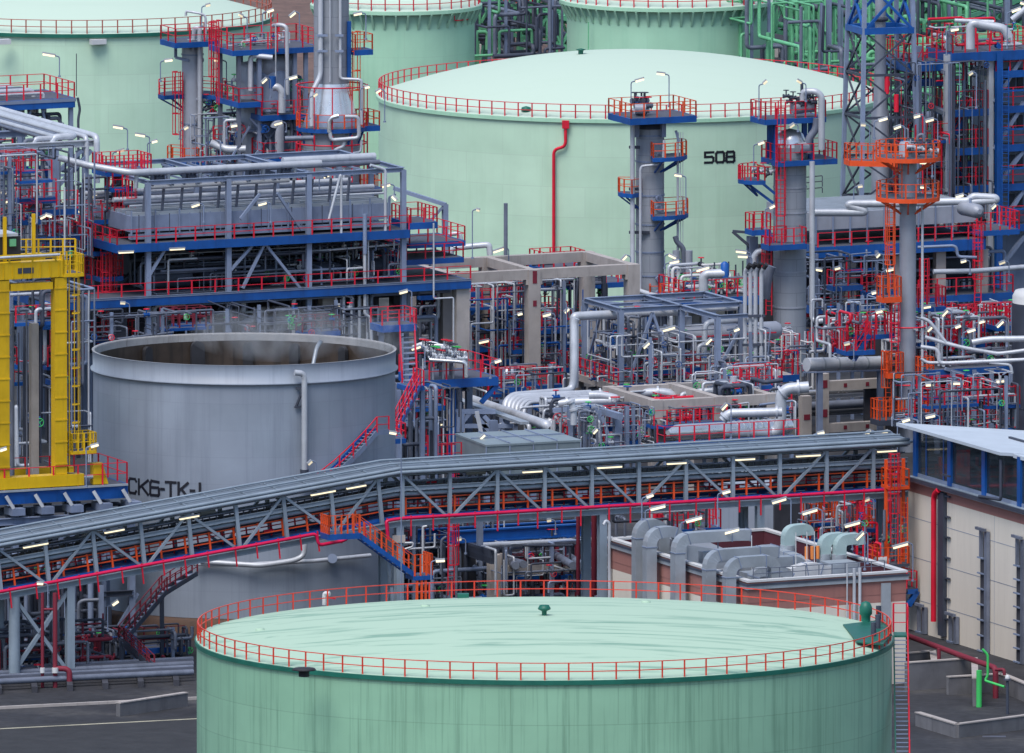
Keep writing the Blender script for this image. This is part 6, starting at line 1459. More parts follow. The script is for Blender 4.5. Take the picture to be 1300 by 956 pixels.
for a, b in ((-40, 0), (0, uE)):
    gt.tube([bp(a, HT + .36, .3), bp(b, HT + .36, .3)], .12, 8, 0); gt.tube([bp(a, HT + .5, -1.5), bp(b, HT + .5, -1.5)], .07, 6, 0); gt.tube([bp(a, HT + .55, -WB), bp(b, HT + .55, -WB)], .08, 6, 0); gt.tube([bp(a, HT + .1, .42), bp(b, HT + .1, .42)], .13, 8, 0)
gt.build('roof_pipe', BRIDGE, t)
for i in range(34):
    u = -39.5 + i * (uE + 40) / 34; q = MB().beam(bp(u, HT + .26, .3), bp(u, HT + .43, -WB), .05, .06); q.build('roof_rib', BRIDGE, t)
dk = MB()
for a, b in ((-40, -.02), (.02, uE)):
    q = [bp(a, .28, -.2), bp(b, .28, -.2), bp(b, .28, -WB + .2), bp(a, .28, -WB + .2)]; dn = V3((0, 0, .1)); dk.hexa([x - dn for x in q] + q)
dk.build('walkway', BLUE, t)
for v, z_ in ((-.35, .45), (-WB + .35, .5)):
    m = MB()
    for a, b in ((-40, 0), (0, uE)): m.beam(bp(a, .42, v), bp(b, .42, v), .1, .22)
    m.build('stringer', BLUE, t)
for v, rm, pwk in ((-.4, ORANGE, .13), (-WB + .5, RED, .1)):
    m = MB()
    for a, b in ((-40, 0), (0, uE)):
        for h in (1.0, 1.7): m.beam(bp(a, h, v), bp(b, h, v), .075, .075)
        n = int((b - a) / 1.9)
        for k in range(n): u = a + (k + .4) * (b - a) / n; m.beam(bp(u, .3, v), bp(u, 1.78, v), pwk, pwk)
    m.build('railing', rm, t)
# belts, idlers and cable trays inside
for j, (h, v, w_) in enumerate(((2.45, -1.2, 1.0), (1.75, -1.9, 1.0))):
    m = MB()
    for a, b in ((-40, 0), (0, uE)): m.beam(bp(a, h, v), bp(b, h, v), w_, .1)
    m.build('belt', DARK, t)
    m = MB()
    for a, b in ((-40, 0), (0, uE)):
        for o in (-w_ / 2 - .08, w_ / 2 + .08): m.beam(bp(a, h - .12, v + o), bp(b, h - .12, v + o), .1, .22)
    m.build('belt_frame', STEELD, t)
    idl = MB(); n = 150
    for k in range(n):
        u = -39.8 + k * (uE + 39.6) / n; idl.beam(bp(u, h - .02, v + w_ / 2 + .1), bp(u, h + .42, v + w_ / 2 + .1), .07, .09)
    q_ = idl.build('idlers', STEELD, t); q_['kind'] = 'stuff'
for h, v, r_, m_ in ((2.05, -.28, .17, BRIDGE), (1.35, -2.7, .12, STEELD), (3.1, -2.4, .1, STEELD), (2.9, -.5, .06, PIPED), (.75, -1.9, .15, STEELD)):
    m = MB()
    for a, b in ((-40, 0), (0, uE)): m.tube([bp(a, h, v), bp(b, h, v)], r_, 8, 0)
    m.build('conduit', m_, t)
# crimson fire main with its hangers along the near bottom chord
m = MB(); m.tube([bp(-40, .42, .42), bp(uB(399) * 1.0, .42, .42), bp(uB(400), -.4, .5), bp(uB(432), -.4, .5), bp(uB(440), -.2, .5)], .12, 8, .3); m.tube([bp(uB(488), -.9, .5), bp(uB(488), .42, .45), bp(uB(500), .42, .42)], .12, 8, .2); m.tube([bp(-.5, .42, .42), bp(.3, .42, .42), bp(uE, .42, .42)], .12, 8, 0)
m.build('fire_main', mat('crimson_paint', (.66, .006, .075), .4, var=.1), t)
rnd = random.Random(4); 
for i in range(46):
    u = -39 + i * (uE + 39) / 46 + rnd.uniform(-.3, .3); MB().beam(bp(u, .6, .46), bp(u, -.55 - .3 * (i % 2), .46), .09, .09).build('hanger', RED, t)
for i in range(60):
    u = rnd.uniform(-38, uE); h = rnd.uniform(.8, 3.0); v = rnd.uniform(-WB + .3, -.9)
    MB().tube([bp(u, h, v), bp(u + rnd.uniform(.4, 1.6), h, v)], rnd.uniform(.06, .16), 6).build('drive_unit', rnd.choice([PIPE, PIPED, RED, STEEL, STEELD, WHITE]), t)
# legs
def leg(px, u, w_=.5, round_=False, v=-.2):
    a = bp(u, -.2, v); m = MB()
    if round_: m.cyl((a.x, a.y, 0), a, .4, 14)
    else: m.hbeam((a.x, a.y, 0), a, w_)
    m.build('leg', BRIDGE, t)
for u in (uB(15), uB(86), uB(507), uB(765), uB(965), uB(1140)):
    for v in (-.1, -WB + .1): leg(0, u, .55, u < uB(30), v)
b = MB()
for u in (uB(507), uB(965)): a, c = bp(u, -.3, -.1), bp(u, -.3, -WB + .1); b.beam((a.x, a.y, .5), c, .22); b.beam((c.x, c.y, .5), a, .22)
for x0, y0, x1, y1 in ((20, 300, 100, 830), (170, 290, 75, 830)): pass
b.beam(bp(uB(86) , -.3, -.1), pB.P(uB(15), -.1, .5), .25); b.beam(bp(uB(15), -.3, -.1), pB.P(uB(86), -.1, .5), .25); each(b, 'brace', BRIDGE, t)
for u in (uB(507),): q = bp(u, -1.3, -.1); MB().box((q.x, q.y, q.z), .9, .9, .5).build('bearing', CONC, t)
# tube lights inside the bridge
lbl = ['lit tube light under the bridge roof ', ]
for i, (px, where) in enumerate([(50, 'above the lowest visible bay'), (150, 'where the slope passes the red hydrant pipes'), (245, 'in front of the tank lettering'), (415, 'over the orange stair landing'), (457, 'just beside the bend of the bridge'), (675, 'behind the first lamp post past the bend'), (773, 'above the corner of the ducted building'), (858, 'in the bay over the tallest duct'), (945, 'over the sloped ventilation hood'), (1025, 'above the curved exhaust cowls'), (1125, 'beside the orange ladder tower')]):
    u = uB(px) / (cos(R(6.4)) if px < 505 else 1); L = .75 if i % 3 else .95
    tl = thing('tube_light', lbl[0] + where, 'lamp', bp(u, HT - .35, .1)); a, c = bp(u - L, HT - .32, .16), bp(u + L, HT - .32, .16)
    hd = MB().beam(a, c, .16, .1).build('housing', LAMPH, tl); o = (bp(u, 1, .1) - bp(u, 0, .1)) * -.1; MB().beam(a + o, c + o, .15, .11).build('diffuser', LAMPM, hd)
# ================================================================== orange stair hanging from the bridge
po = PL(436, 1743.5); zo = lambda py: po.z(436, py); uo = lambda px: po.u(px, 0, 700)
t = thing('bridge_stair', 'blue and orange stair dropping from the conveyor bridge towards the round green roof', 'stair', (po.o.x, po.o.y, zo(750)))
platform(t, po, uo(416), uo(455), -1.3, .3, zo(677), 'FL', rm=ORANGE, sp=.45, h=1.3, bh=.4)
stair(t, po.P(uo(455), -.5, zo(680)), po.P(uo(526), -.5, zo(736)), V0, 1.3, BLUE, ORANGE, h=1.35, rsp=1.0)
platform(t, po, uo(524), uo(546), -1.3, .4, zo(736), 'FR', rm=ORANGE, sp=.4, h=1.5, bh=.3)
for px in (527, 533, 538): MB().beam(po.P(uo(px), .35, 0), po.P(uo(px), .35, zo(737)), .15).build('post', ORANGE, t)
MB().beam(po.P(uo(440), -1.2, zo(682)), po.P(uo(440), -3.5, zo(684)), .3).build('bracket', BLUE, t)
# ================================================================== under the bridge
pq = PL(640, 1772); zq_ = lambda py: pq.z(640, py); uq_ = lambda px, v=0: pq.u(px, v, 700)
t = thing('pipe_trench_frame', 'dim frame of blue girders, concrete beams and pipes beneath the conveyor bridge', 'pipe rack', (pq.o.x, pq.o.y, 0))
MB().hbeam(pq.P(uq_(572), 0, zq_(678)), pq.P(uq_(765), 0, zq_(678)), .4, .9).build('girder', BLUE, t); MB().hbeam(pq.P(uq_(560), -5, zq_(684)), pq.P(uq_(765), -5, zq_(684)), .4, .8).build('girder', BLUE, t)
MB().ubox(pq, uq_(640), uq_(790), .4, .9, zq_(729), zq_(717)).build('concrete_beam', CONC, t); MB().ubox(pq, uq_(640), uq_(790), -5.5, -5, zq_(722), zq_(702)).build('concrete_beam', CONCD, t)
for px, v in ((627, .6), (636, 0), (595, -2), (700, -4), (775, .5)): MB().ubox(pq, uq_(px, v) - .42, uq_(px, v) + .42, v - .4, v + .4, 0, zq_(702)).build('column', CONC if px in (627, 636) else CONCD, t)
pipe_part(t, [W(*B3(300, 428), 1768), W(*B3(1280, 380), 1776)], .2, PIPE, 10); pipe_part(t, [W(*B3(305, 430), 1768), W(*B3(410, 465), 1762), W(*B3(410, 800), 1762)], .1, PIPE)
for x in (290,): MB().hbeam(W(*B3(x, 240), 1766), W(*B3(x, 425), 1766), .38).build('post', STEEL, t)
for x, m_ in ((1028, .14), (1148, .2)): pipe_part(t, [W(*B3(x, 200), 1764), W(*B3(x, 800), 1764)], m_, FIRE)
MB().hbeam(W(*B3(1218, 170), 1766), W(*B3(1218, 360), 1766), .4).build('post', STEEL, t)
for (x0, y0, x1, y1) in ((480, 530, 620, 570), (860, 500, 990, 580), (960, 510, 1060, 580), (1080, 460, 1260, 530), (520, 560, 560, 580)):
    MB().tube([W(*B3(x0, y0), 1775), W(*B3(x1, y1), 1766)], .28, 10).build('pipe', PIPED, t)
for k in range(5): b = MB(); MB().beam(W(*B3(130 + k * 8, 390 + k * 22), 1774), W(*B3(390, 470 + k * 22), 1764), .35, .2).build('tray', STEELD, t)
ladder(t, W(*B3(75, 800), 1763), 9.0, -60, True); 
pipe_part(t, [W(*B2(700, 640), 1764), W(*B2(865, 628), 1765), W(*B2(865, 540), 1765)], .08, PIPE); pipe_part(t, [W(*B2(790, 800), 1762), W(*B2(790, 495), 1762), W(*B2(815, 493), 1762)], .1, PIPE); pipe_part(t, [W(*B2(905, 800), 1764), W(*B2(908, 580), 1764), W(*B2(940, 560), 1764)], .1, PIPED)
pipe_part(t, [W(*B2(670, 640), 1763), W(*B2(725, 625), 1763), W(*B2(728, 598), 1763), W(*B2(670, 600), 1763)], .07, PIPE)
clutter(t, pq, uq_(505), uq_(640), -6, 0, .5, zq_(690), 26, 161, (.06, .2), [PIPED, STEELD, STEELD, STEEL], valves=6)
clutter(t, pq, uq_(640), uq_(790), -6, 0, .5, zq_(692), 22, 162, (.06, .2), [PIPED, STEELD, STEEL, FIRE], valves=8)
MB().ubox(pq, uq_(480), uq_(800), -12, -11.7, 0, zq_(690)).build('shade_back_wall', CONCD, t)  # added dark sheet in place of the shade beneath the bridge
MB().ubox(pq, uq_(505), uq_(620), -7, -6.6, 0, zq_(712)).build('shade_back_wall', CONCD, t)  # second added sheet, nearer, for the same under-bridge darkness
# grey tank behind the ducted building
c = GY(985, 1796); rr = 92 * 1796 / FPX
t = thing('storage_tank', 'plain grey cylindrical tank half hidden under the conveyor bridge behind roof ducts', 'tank', (c.x, c.y, 0))
zt_ = W(985, 606, 1796).z; MB().lathe((c.x, c.y, 0), [(rr, 0), (rr, zt_ / 2), (rr, zt_)], 64).build('shell', GREYT, t); MB().lathe((c.x, c.y, 0), [(rr + .05, zt_), (rr * .5, zt_ + .6), (.01, zt_ + .8)], 64).build('roof', GALV, t)
pr_ = PL(1100, 1778); t = thing('process_unit', 'dark corner of pumps, red valves and pipes behind the roof of the ducted building', 'process unit', (pr_.o.x, pr_.o.y, 0))
clutter(t, pr_, pr_.u(1050), pr_.u(1150), -5, 0, .5, pr_.z(1100, 640), 36, 171, (.06, .2), [PIPED, STEELD, STEEL, RED, PIPE], valves=24)
clutter(t, pr_, pr_.u(770), pr_.u(900), -5, 0, pr_.z(820, 690), pr_.z(820, 650), 16, 172, (.06, .16), [PIPED, STEELD, PIPE], valves=8)
for x0, x1, py, v0, v1 in ((1045, 1115, 690, -5, -2), (1085, 1150, 668, -4, -1), (860, 915, 676, -5, -2)): platform(t, pr_, pr_.u(x0, v1), pr_.u(x1, v1), v0, v1, pr_.z(1100, py) if x0 > 1000 else pr_.z(880, py), 'FBLR', sp=.8, h=1.3, bh=.35)
for px in (1060, 1082, 1118, 868, 905): MB().hbeam(pr_.P(pr_.u(px), -3, 0), pr_.P(pr_.u(px), -3, pr_.z(1100, 645)), .4).build('post', STEEL, t)
for px in (832, 838): MB().cyl(W(px, 672, 1774), W(px, 652, 1774), .18, 10).build('cylinder', RED, t)
stair(t, W(1098, 725, 1766), W(1084, 660, 1776), U0, 1.1, BLUE, RED)
MB().ubox(pr_, pr_.u(1040), pr_.u(1155), -9, -8.7, 0, pr_.z(1100, 622)).build('shade_back_wall', CONCD, t)  # dark sheet added to stand in for the corner's shade
# orange ladder tower at the bridge end
pt_ = PL(1128, 1764); zt2 = lambda py: pt_.z(1128, py); ut_ = lambda px: pt_.u(px, 0, 640)
t = thing('ladder_tower', 'orange ladder tower with small landings where the bridge meets the panelled building', 'ladder tower', (pt_.o.x, pt_.o.y, 0))
for x0, x1, py, rm in ((1130, 1152, 618, ORANGE), (1112, 1152, 716, ORANGE), (1136, 1162, 748, RED)): platform(t, pt_, ut_(x0), ut_(x1), -1.6, .3, zt2(py), 'FBLR', rm=rm, dm=ORANGE if py < 700 else STEELD, sp=.9, h=1.2, bh=.2)
ladder(t, pt_.P(ut_(1146), .3, zt2(716)), zt2(632) - zt2(716), -70, False, ORANGE); ladder(t, pt_.P(ut_(1134), .2, zt2(690)), zt2(575) - zt2(690), -90, True, RED)
for px in (1130, 1152): MB().beam(pt_.P(ut_(px), -.8, 0), pt_.P(ut_(px), -.8, zt2(585)), .2).build('post', ORANGE, t)
b = MB(); b.beam(pt_.P(ut_(1152), .2, zt2(770)), pt_.P(ut_(1163), .2, zt2(752)), .35); b.beam(pt_.P(ut_(1150), .2, zt2(752)), pt_.P(ut_(1163), .2, zt2(752)), .35); each(b, 'bracket', BLUE, t)
MB().tube([pt_.P(ut_(1116), -.6, zt2(714)), pt_.P(ut_(1130), -.6, zt2(714))], .4, 10).build('receiver', PIPE, t)
clutter(t, pt_, ut_(1108), ut_(1150), -3, -.2, zt2(715), zt2(640), 12, 181, (.05, .14), [RED, STEELD, PIPED, RED], valves=6)
# ================================================================== ducted building
ZR = 8.0
A_ = G(950, 735, ZR); B_ = G(775, 681, ZR); C_ = G(1150, 722, ZR); D_ = B_ + (C_ - A_)
uu = (C_ - A_).normalized(); vv = (B_ - A_).normalized(); LU, LV = (C_ - A_).length, (B_ - A_).length
def hb(u, v, z): p = A_ + uu * u + vv * v; return V3((p.x, p.y, z))   # u along the front face, v back along the side face
t = thing('service_building', 'low salmon and cream building with fat silver ducts folding over its roof edge', 'building', (A_.x, A_.y, 0))
def hbox(u0, u1, v0, v1, z0, z1, m, name, par=None):
    o = [hb(u, v, z) for z in (z0, z1) for u, v in ((u0, v0), (u1, v0), (u1, v1), (u0, v1))]
    return MB().hexa(o).build(name, m, par or t)
hbox(0, LU, 0, LV, 0, 5.75, CREAM, 'wall'); hbox(0, LU, 0, LV, 5.752, 6.3, PINK, 'wall_band'); 
for a in ((-.02, LU + .02, -.02, .25), (-.02, LU + .02, LV - .25, LV + .02)): hbox(*a, 6.302, 7.75, PINK, 'parapet'); hbox(a[0] - .1, a[1] + .1, a[2] - .1, a[3] + .1, 7.752, 7.9, WHITE, 'coping')
for a in ((-.02, .25, .252, LV - .252), (LU - .25, LU + .02, .252, LV - .252)): hbox(*a, 6.302, 7.75, PINK, 'parapet'); hbox(a[0] - .1, a[1] + .1, a[2] + .102, a[3] - .102, 7.752, 7.9, WHITE, 'coping')
hbox(-.16, LU + .16, -.16, -.03, 7.25, 7.62, GALV, 'gutter'); hbox(-.16, -.03, -.03, LV, 7.25, 7.62, GALV, 'gutter'); hbox(-.2, LU + .2, -.2, -.162, 7.5, 7.66, STEELD, 'gutter'); hbox(-.2, -.162, -.16, LV, 7.5, 7.66, STEELD, 'gutter')
hbox(.252, LU - .252, .252, LV - .252, 6.302, 6.36, STEELD, 'roof'); hbox(.255, LU - .255, LV - .30, LV - .254, 6.36, 7.72, MAROON, 'parapet_lining'); hbox(LU - .30, LU - .254, .255, LV - .304, 6.36, 7.72, MAROON, 'parapet_lining')
for u0, w_, m_ in ((LU * .87, .75, GALV),): hbox(u0 - w_ / 2, u0 + w_ / 2, -.14, -.005, 0, 7.1, m_, 'cable_riser')
for u0 in (LU * .665, LU * .70): MB().cyl(hb(u0, -.2, 0), hb(u0, -.2, 8.3), .12, 8).build('downpipe', PIPE, t)
MB().cyl(hb(LU * .62, -.2, 2), hb(LU * .62, -.2, 8.6), .06, 6).build('conduit', PIPE, t)
q = hb(-.25, LV - .4, 0); MB().tube([q, q + V3((0, 0, 9.0)), q + V3((-.25, -.1, 9.2)), q + V3((-.4, -.2, 8.9))], .12, 8).build('downpipe', PIPE, t)
def duct(path, w_, h_, side, m=GALV, name='duct', par=None, bend=.8, rib=True):
    """square duct along a path lying in a vertical plane; side = horizontal width direction"""
    side = V3(side).normalized(); P = [V3(p) for p in path]; q = [P[0]]
    for i in range(1, len(P) - 1):
        a, b, c = P[i - 1], P[i], P[i + 1]; k = min(bend, (a - b).length * .48, (c - b).length * .48)
        p0, p1 = b + (a - b).normalized() * k, b + (c - b).normalized() * k
        for s in range(7): s /= 6; q.append(p0 * (1 - s) ** 2 + b * 2 * s * (1 - s) + p1 * s * s)
    q.append(P[-1]); mb = MB(); rings = []
    for i, p in enumerate(q):
        d = (q[min(i + 1, len(q) - 1)] - q[max(0, i - 1)]).normalized(); n = d.cross(side).normalized()
        rings.append([p + side * (sx * w_ / 2) + n * (sy * h_ / 2) for sx, sy in ((-1, -1), (1, -1), (1, 1), (-1, 1))])
    vs = [v for r in rings for v in r]; fs = []
    for i in range(len(rings) - 1):
        for k in range(4): fs.append((4 * i + k, 4 * i + (k + 1) % 4, 4 * i + 4 + (k + 1) % 4, 4 * i + 4 + k))
    fs += [(3, 2, 1, 0), tuple(4 * (len(rings) - 1) + k for k in range(4))]
    mb.add(vs, fs); ob = mb.build(name, m, par or t)
    if rib:
        L = 0
        for i in range(1, len(q)):
            L += (q[i] - q[i - 1]).length
            if L > 1.1:
                L = 0; d = (q[i] - q[i - 1]).normalized(); f = MB(); n = d.cross(side).normalized(); c = [(q[i] + side * (sx * (w_ / 2 + .04)) + n * (sy * (h_ / 2 + .04))) for sx, sy in ((-1, -1), (1, -1), (1, 1), (-1, 1))]
                f.hexa([x - d * .03 for x in c] + [x + d * .03 for x in c]); f.build('duct_flange', STEEL, ob)
    return ob
for vfrac, top, reach, w_ in ((.715, 9.7, 1.9, .85), (.635, 9.4, 2.4, .85), (.43, 9.6, 4.6, 1.0), (.205, 9.1, 4.4, .8), (.06, 9.0, 3.6, .75)):
    v = LV * vfrac; x = -.85
    path = [hb(x, v, 0), hb(x, v, top), hb(x + reach, v, top)] + ([hb(x + reach, v, 7.3)] if reach < 4 else [hb(x + reach + 1, v, top - .05)])
    duct(path, w_, .75, vv, bend=1.0)
# plant on its roof
_before = set(o.name for o in t.children)
def rbox(u0, u1, v0, v1, z0, z1, m=GALV, name='air_handler', par=None): return hbox(u0, u1, v0, v1, z0, z1, m, name, par)
def hood(u0, u1, v0, v1, z0, z1, z2):
    c = [hb(u0, v0, z0), hb(u1, v0, z0), hb(u1, v1, z0), hb(u0, v1, z0), hb(u0 + .2, v0 + .2, z1), hb(u1 - .2, v0 + .2, z1 - .6), hb(u1 - .2, v1 - .2, z2 - .6), hb(u0 + .2, v1 - .2, z2)]
    return MB().hexa(c).build('ventilation_hood', GALV, t)
hood(1.6, 5.6, LV * .62, LV * .80, 7.16, 9.2, 9.4)
rbox(5.4, 9.0, LV * .40, LV * .52, 7.16, 8.5, GALV); rbox(4.2, 6.5, LV * .34, LV * .44, 7.16, 8.5); rbox(2.6, 4.4, LV * .22, LV * .3, 7.16, 8.3); rbox(7.2, 9.5, LV * .26, LV * .35, 7.16, 8.4); rbox(1.8, 4.6, LV * .06, LV * .14, 7.16, 8.1)
rbox(8.6, 10.8, LV * .17, LV * .26, 7.16, 8.8); rbox(9.2, 11.4, LV * .08, LV * .15, 7.16, 8.0); rbox(5.2, 7.6, LV * .06, LV * .12, 7.16, 7.9, STEELD)
duct([hb(1.2, LV * .45, 8.9), hb(4.5, LV * .45, 8.9), hb(5.4, LV * .45, 8.4)], 1.0, .8, vv); duct([hb(4.0, LV * .30, 8.7), hb(7.2, LV * .30, 8.7), hb(7.8, LV * .30, 7.9)], 1.0, .9, vv); duct([hb(5.5, LV * .2, 8.2), hb(7.2, LV * .2, 8.6), hb(8.6, LV * .2, 8.1)], .9, .9, vv, WHITE); duct([hb(8.0, LV * .55, 8.6), hb(8.0, LV * .4, 8.6), hb(8.0, LV * .3, 8.3)], .8, .7, uu)
duct([hb(2.0, LV * .15, 7.3), hb(2.0, LV * .15, 8.7), hb(4.2, LV * .15, 8.7), hb(5.0, LV * .15, 8.2)], .7, .6, vv); duct([hb(6.6, LV * .55, 7.3), hb(6.6, LV * .55, 8.8), hb(8.6, LV * .55, 8.8), hb(8.6, LV * .55, 7.6)], .7, .6, vv, GALV)
for i in range(4): MB().cyl(hb(8.3 + i * .45, LV * .33, 8.7), hb(8.3 + i * .45, LV * .33, 9.6), .13, 8).build('heater_element', COPPER, t)
# exhaust cowls: squat drum and a curved horn
for u, v, zb in ((8.7, LV * .50, 9.0), (9.8, LV * .34, 8.8), (10.7, LV * .31, 8.8)):
    cw = MB().cyl(hb(u, v, 7.16), hb(u, v, zb + .2), .55, 14).build('exhaust_cowl', GALV, t)
    duct([hb(u, v, zb), hb(u, v, zb + 1.2), hb(u + 1.5, v, zb + 1.25), hb(u + 1.55, v, zb + .8)], .85, .75, vv, mat('cowl_paint', (.33, .44, .45), .5) if 'cowl_paint' not in MATS else MATS['cowl_paint'], 'horn', cw, bend=.75, rib=False)
for o_ in t.children:
    if o_.name not in _before and o_.name.split('.')[0] == 'duct': o_['lower'] = 1
rr_ = MB(); rail_path(rr_, [hb(.6, .5, 7.9), hb(LU - 1.5, .5, 7.9)], .7, 1.0, pw=.06, rw=.05); rr_.build('roof_rail', PIPED, t)
rnd = random.Random(9)
for i in range(46):
    u, v = rnd.uniform(.5, LU - 1), rnd.uniform(.5, LV * .55); L = rnd.uniform(.4, 1.8); z = 7.3 + rnd.random() * .9
    MB().tube([hb(u, v, 7.2), hb(u, v, z), hb(min(LU - .4, u + L), v, z), hb(min(LU - .4, u + L), v, 7.2)], rnd.uniform(.04, .12), 6).build('roof_pipe', rnd.choice([PIPE, STEELD, PIPED, WHITE, PIPE]), t)
for i in range(16): u, v = rnd.uniform(.5, LU - 1.2), rnd.uniform(.5, LV * .5); s = rnd.uniform(.3, .7); rbox(u, u + s, v, v + s, 7.16, 7.4 + rnd.random() * .8, rnd.choice([GALV, STEEL, WHITE, STEELD]), 'roof_unit')
for o_ in t.children:
    if o_.name.split('.')[0] in ('air_handler', 'ventilation_hood', 'heater_element', 'exhaust_cowl', 'roof_pipe', 'roof_unit') or o_.get('lower'): o_.location.z = -.8
for px in (842, 930, 952, 967): 
    p = W(px, 720, 1740); MB().cyl(hb((px - 780) / 25, LV * .2, 6.36), hb((px - 780) / 25, LV * .2, 10.3), .035, 5).build('lightning_rod', WHITE, t)
# ================================================================== panelled building with glazed gallery
YW = 1767; E0 = GY(1153, YW); vd = V3((cos(R(69.5)), -sin(R(69.5)), 0)); ud_ = V3((sin(R(69.5)), cos(R(69.5)), 0))
nW = V3((-ud_.x, -ud_.y, 0))
def wb(v, z, o=0.0): p = E0 + vd * v - ud_ * o; return V3((p.x, p.y, z))     # on the wall; o = out towards the viewer's side
def wz(px, py):                                      # picture -> (v, z) on the wall
    d = ray(px, py); c0 = V3((0, 0, CAMH)); k = (E0 - c0).dot(ud_) / d.dot(ud_); p = c0 + d * k; return (p - E0).dot(vd), p.z
t = thing('switch_building', 'cream panelled building with salmon band and glazed gallery under a pale roof', 'building', (E0.x, E0.y, 0))
LW = 46; DW = 26; zL = wz(1153, 605)[1]; zP = wz(1153, 623)[1]
def wbox(v0, v1, o0, o1, z0, z1, m, name, par=None):   # o0 < o1, outwards
    o = [wb(v, z, q) for z in (z0, z1) for v, q in ((v0, o1), (v1, o1), (v1, o0), (v0, o0))]
    return MB().hexa(o).build(name, m, par or t)
def panel_mat():
    m = CREAM.copy(); m.name = 'cream_panels'; return m
wbox(0, LW, -DW, 0, 0, zP, CREAM, 'wall'); wbox(0, LW, -DW, -.002, zP + .003, zL - .25, PINK, 'wall_band')
for z in (wz(1153, 655)[1], wz(1153, 705)[1], wz(1153, 758)[1]): wbox(.05, LW, .001, .012, z - .016, z + .016, STEEL, 'panel_joint')
for v in (7.8, 16.5, 25, 33): wbox(v - .012, v + .012, .001, .01, 0, zP, STEEL, 'panel_joint')
wbox(-.15, LW, .0, .35, zL - .22, zL + .02, GALV, 'ledge'); wbox(-.15, LW, .36, .5, zL - .12, zL + .14, STEELD, 'gutter'); wbox(-.1, LW, -.6, -.02, zL - .2, zL + .05, BRIDGE, 'sill')
zRf = wz(1153, 537)[1]; vC = wz(1281, 576)[0]
for px in (1156, 1199.5, 1243, 1288): v = wz(px, 620)[0]; wbox(v - .32, v + .32, -.7, -.3, zL + .06, zRf - .25, BLUE, 'gallery_post')
for px in (1168, 1190): v = wz(px, 600)[0]; wbox(v - .08, v + .08, -.6, -.45, zL + .06, zRf - .25, BLUE, 'gallery_post')
GLASS = bpy.data.materials.new('tinted_glass'); GLASS.use_nodes = True; gb = GLASS.node_tree.nodes['Principled BSDF']
gb.inputs['Base Color'].default_value = (.05, .07, .085, 1); gb.inputs['Roughness'].default_value = .06; gb.inputs['Alpha'].default_value = .5
vs = [wz(px, 610)[0] for px in (1156, 1199.5, 1243, 1288)] + [LW]
for k, (a, b) in enumerate(zip(vs[:-1], vs[1:])):
    gl = wbox(a + .33, b - .33, -.5, -.46, zL + .1, zRf - .3, GLASS, 'window')
    wbox(a + .33, b - .33, -.55, -.4, zL + .051, zL + .3, STEEL, 'sill', gl); wbox(a + .33, b - .33, -.55, -.42, zRf - .42, zRf - .3, BLUE, 'frame', gl)
# cabinets behind the glass
for px, w_, k in ((1214, 1.5, 1), (1232, 1.2, 0), (1262, 2.2, 1), (1275, 1.2, 0), (1296, 2.0, 1), (1308, 2, 0)):
    v = wz(px, 620)[0]; cb = wbox(v - w_, v + w_, -2.6, -1.6, zL + .06, zRf - .9, STEELD, 'cabinet')
    if k: wbox(v - .25, v + .25, -1.59, -1.55, zL + 1.7, zL + 2.3, RED, 'warning_mark', cb); wbox(v - w_ * .8, v + w_ * .8, -1.59, -1.56, zL + .3, zL + 1.1, STEEL, 'louvre', cb)
wbox(vs[1], LW, -5, -4.8, zL + .02, zRf - .4, STEELD, 'gallery_back'); wbox(.2, vs[1], -5.0, -4.9, zL + .02, zL + 1.0, MAROON, 'gallery_back')
# mono-pitch roof
o1 = [(-.6, .7), (vC, .7), (vC, -26), (-.6, -26)]
zf = lambda o: zRf - .097 * (.7 - o) 
rt = MB(); rt.hexa([wb(v, zf(o) - .22, o) for v, o in o1] + [wb(v, zf(o), o) for v, o in o1]); rt.build('roof', ROOFW, t)
v9 = LW; rt = MB(); o2 = [(vC + .02, -.3), (v9, -.3), (v9, -26), (vC + .02, -26)]; rt.hexa([wb(v, zf(o) - .32, o) for v, o in o2] + [wb(v, zf(o) - .06, o) for v, o in o2]); rt.build('roof', ROOFW, t)
pipe_part(t, [wb(vC - .5, zRf - .6, .4), wb(vC - .5, zL + .4, .4), wb(vC - 4.5, zL + .2, .45)], .12, STEELD)
# red riser, downpipe and caged cable risers on the wall
va = wz(1192, 700)[0]; MB().tube([wb(va + .9, wz(1199, 622)[1], .4), wb(va, wz(1192, 628)[1], .4), wb(va, 1.2, .4)], .2, 10).build('red_riser', RED, t)
vb = wz(1199, 700)[0]; wbox(vb - .5, vb + .5, .01, .3, .3, wz(1199, 625)[1], STEELD, 'downpipe_casing'); 
for k in range(8): wbox(vb - .1, vb + 1.3, .05, .18, 1.5 + k * 1.45, 1.62 + k * 1.45, STEELD, 'clip')
def riser(px, top, bot, n):
    v, z1 = wz(px, top); z0 = max(0.05, wz(px, bot)[1]); 
    rr2 = MB(); rr2.hexa([wb(a, z, o) for z in (z0, z1 - .2) for a, o in ((v + .35, .3), (v + .85, .3), (v + .85, .05), (v + .35, .05))]); c0 = rr2.build('cable_riser', PIPED, t)
    wbox(v - .6, v + .25, .02, .2, z0, z1 - 2.2, CONCD, 'backing', c0); wbox(v - .9, v + .85, .31, .5, z1 - .18, z1 + .02, PIPED, 'bracket', c0); wbox(v - .6, v - .3, .1, .3, z1 - 2.2, z1 - .2, PIPED, 'bracket', c0)
    k = max(2, int((z1 - 2.2 - z0) / .95))
    for i in range(k + 1): z = z0 + (z1 - 2.2 - z0) * i / k; wbox(v - .9, v + .2, .22, .34, z, z + .1, STEEL, 'rung', c0)
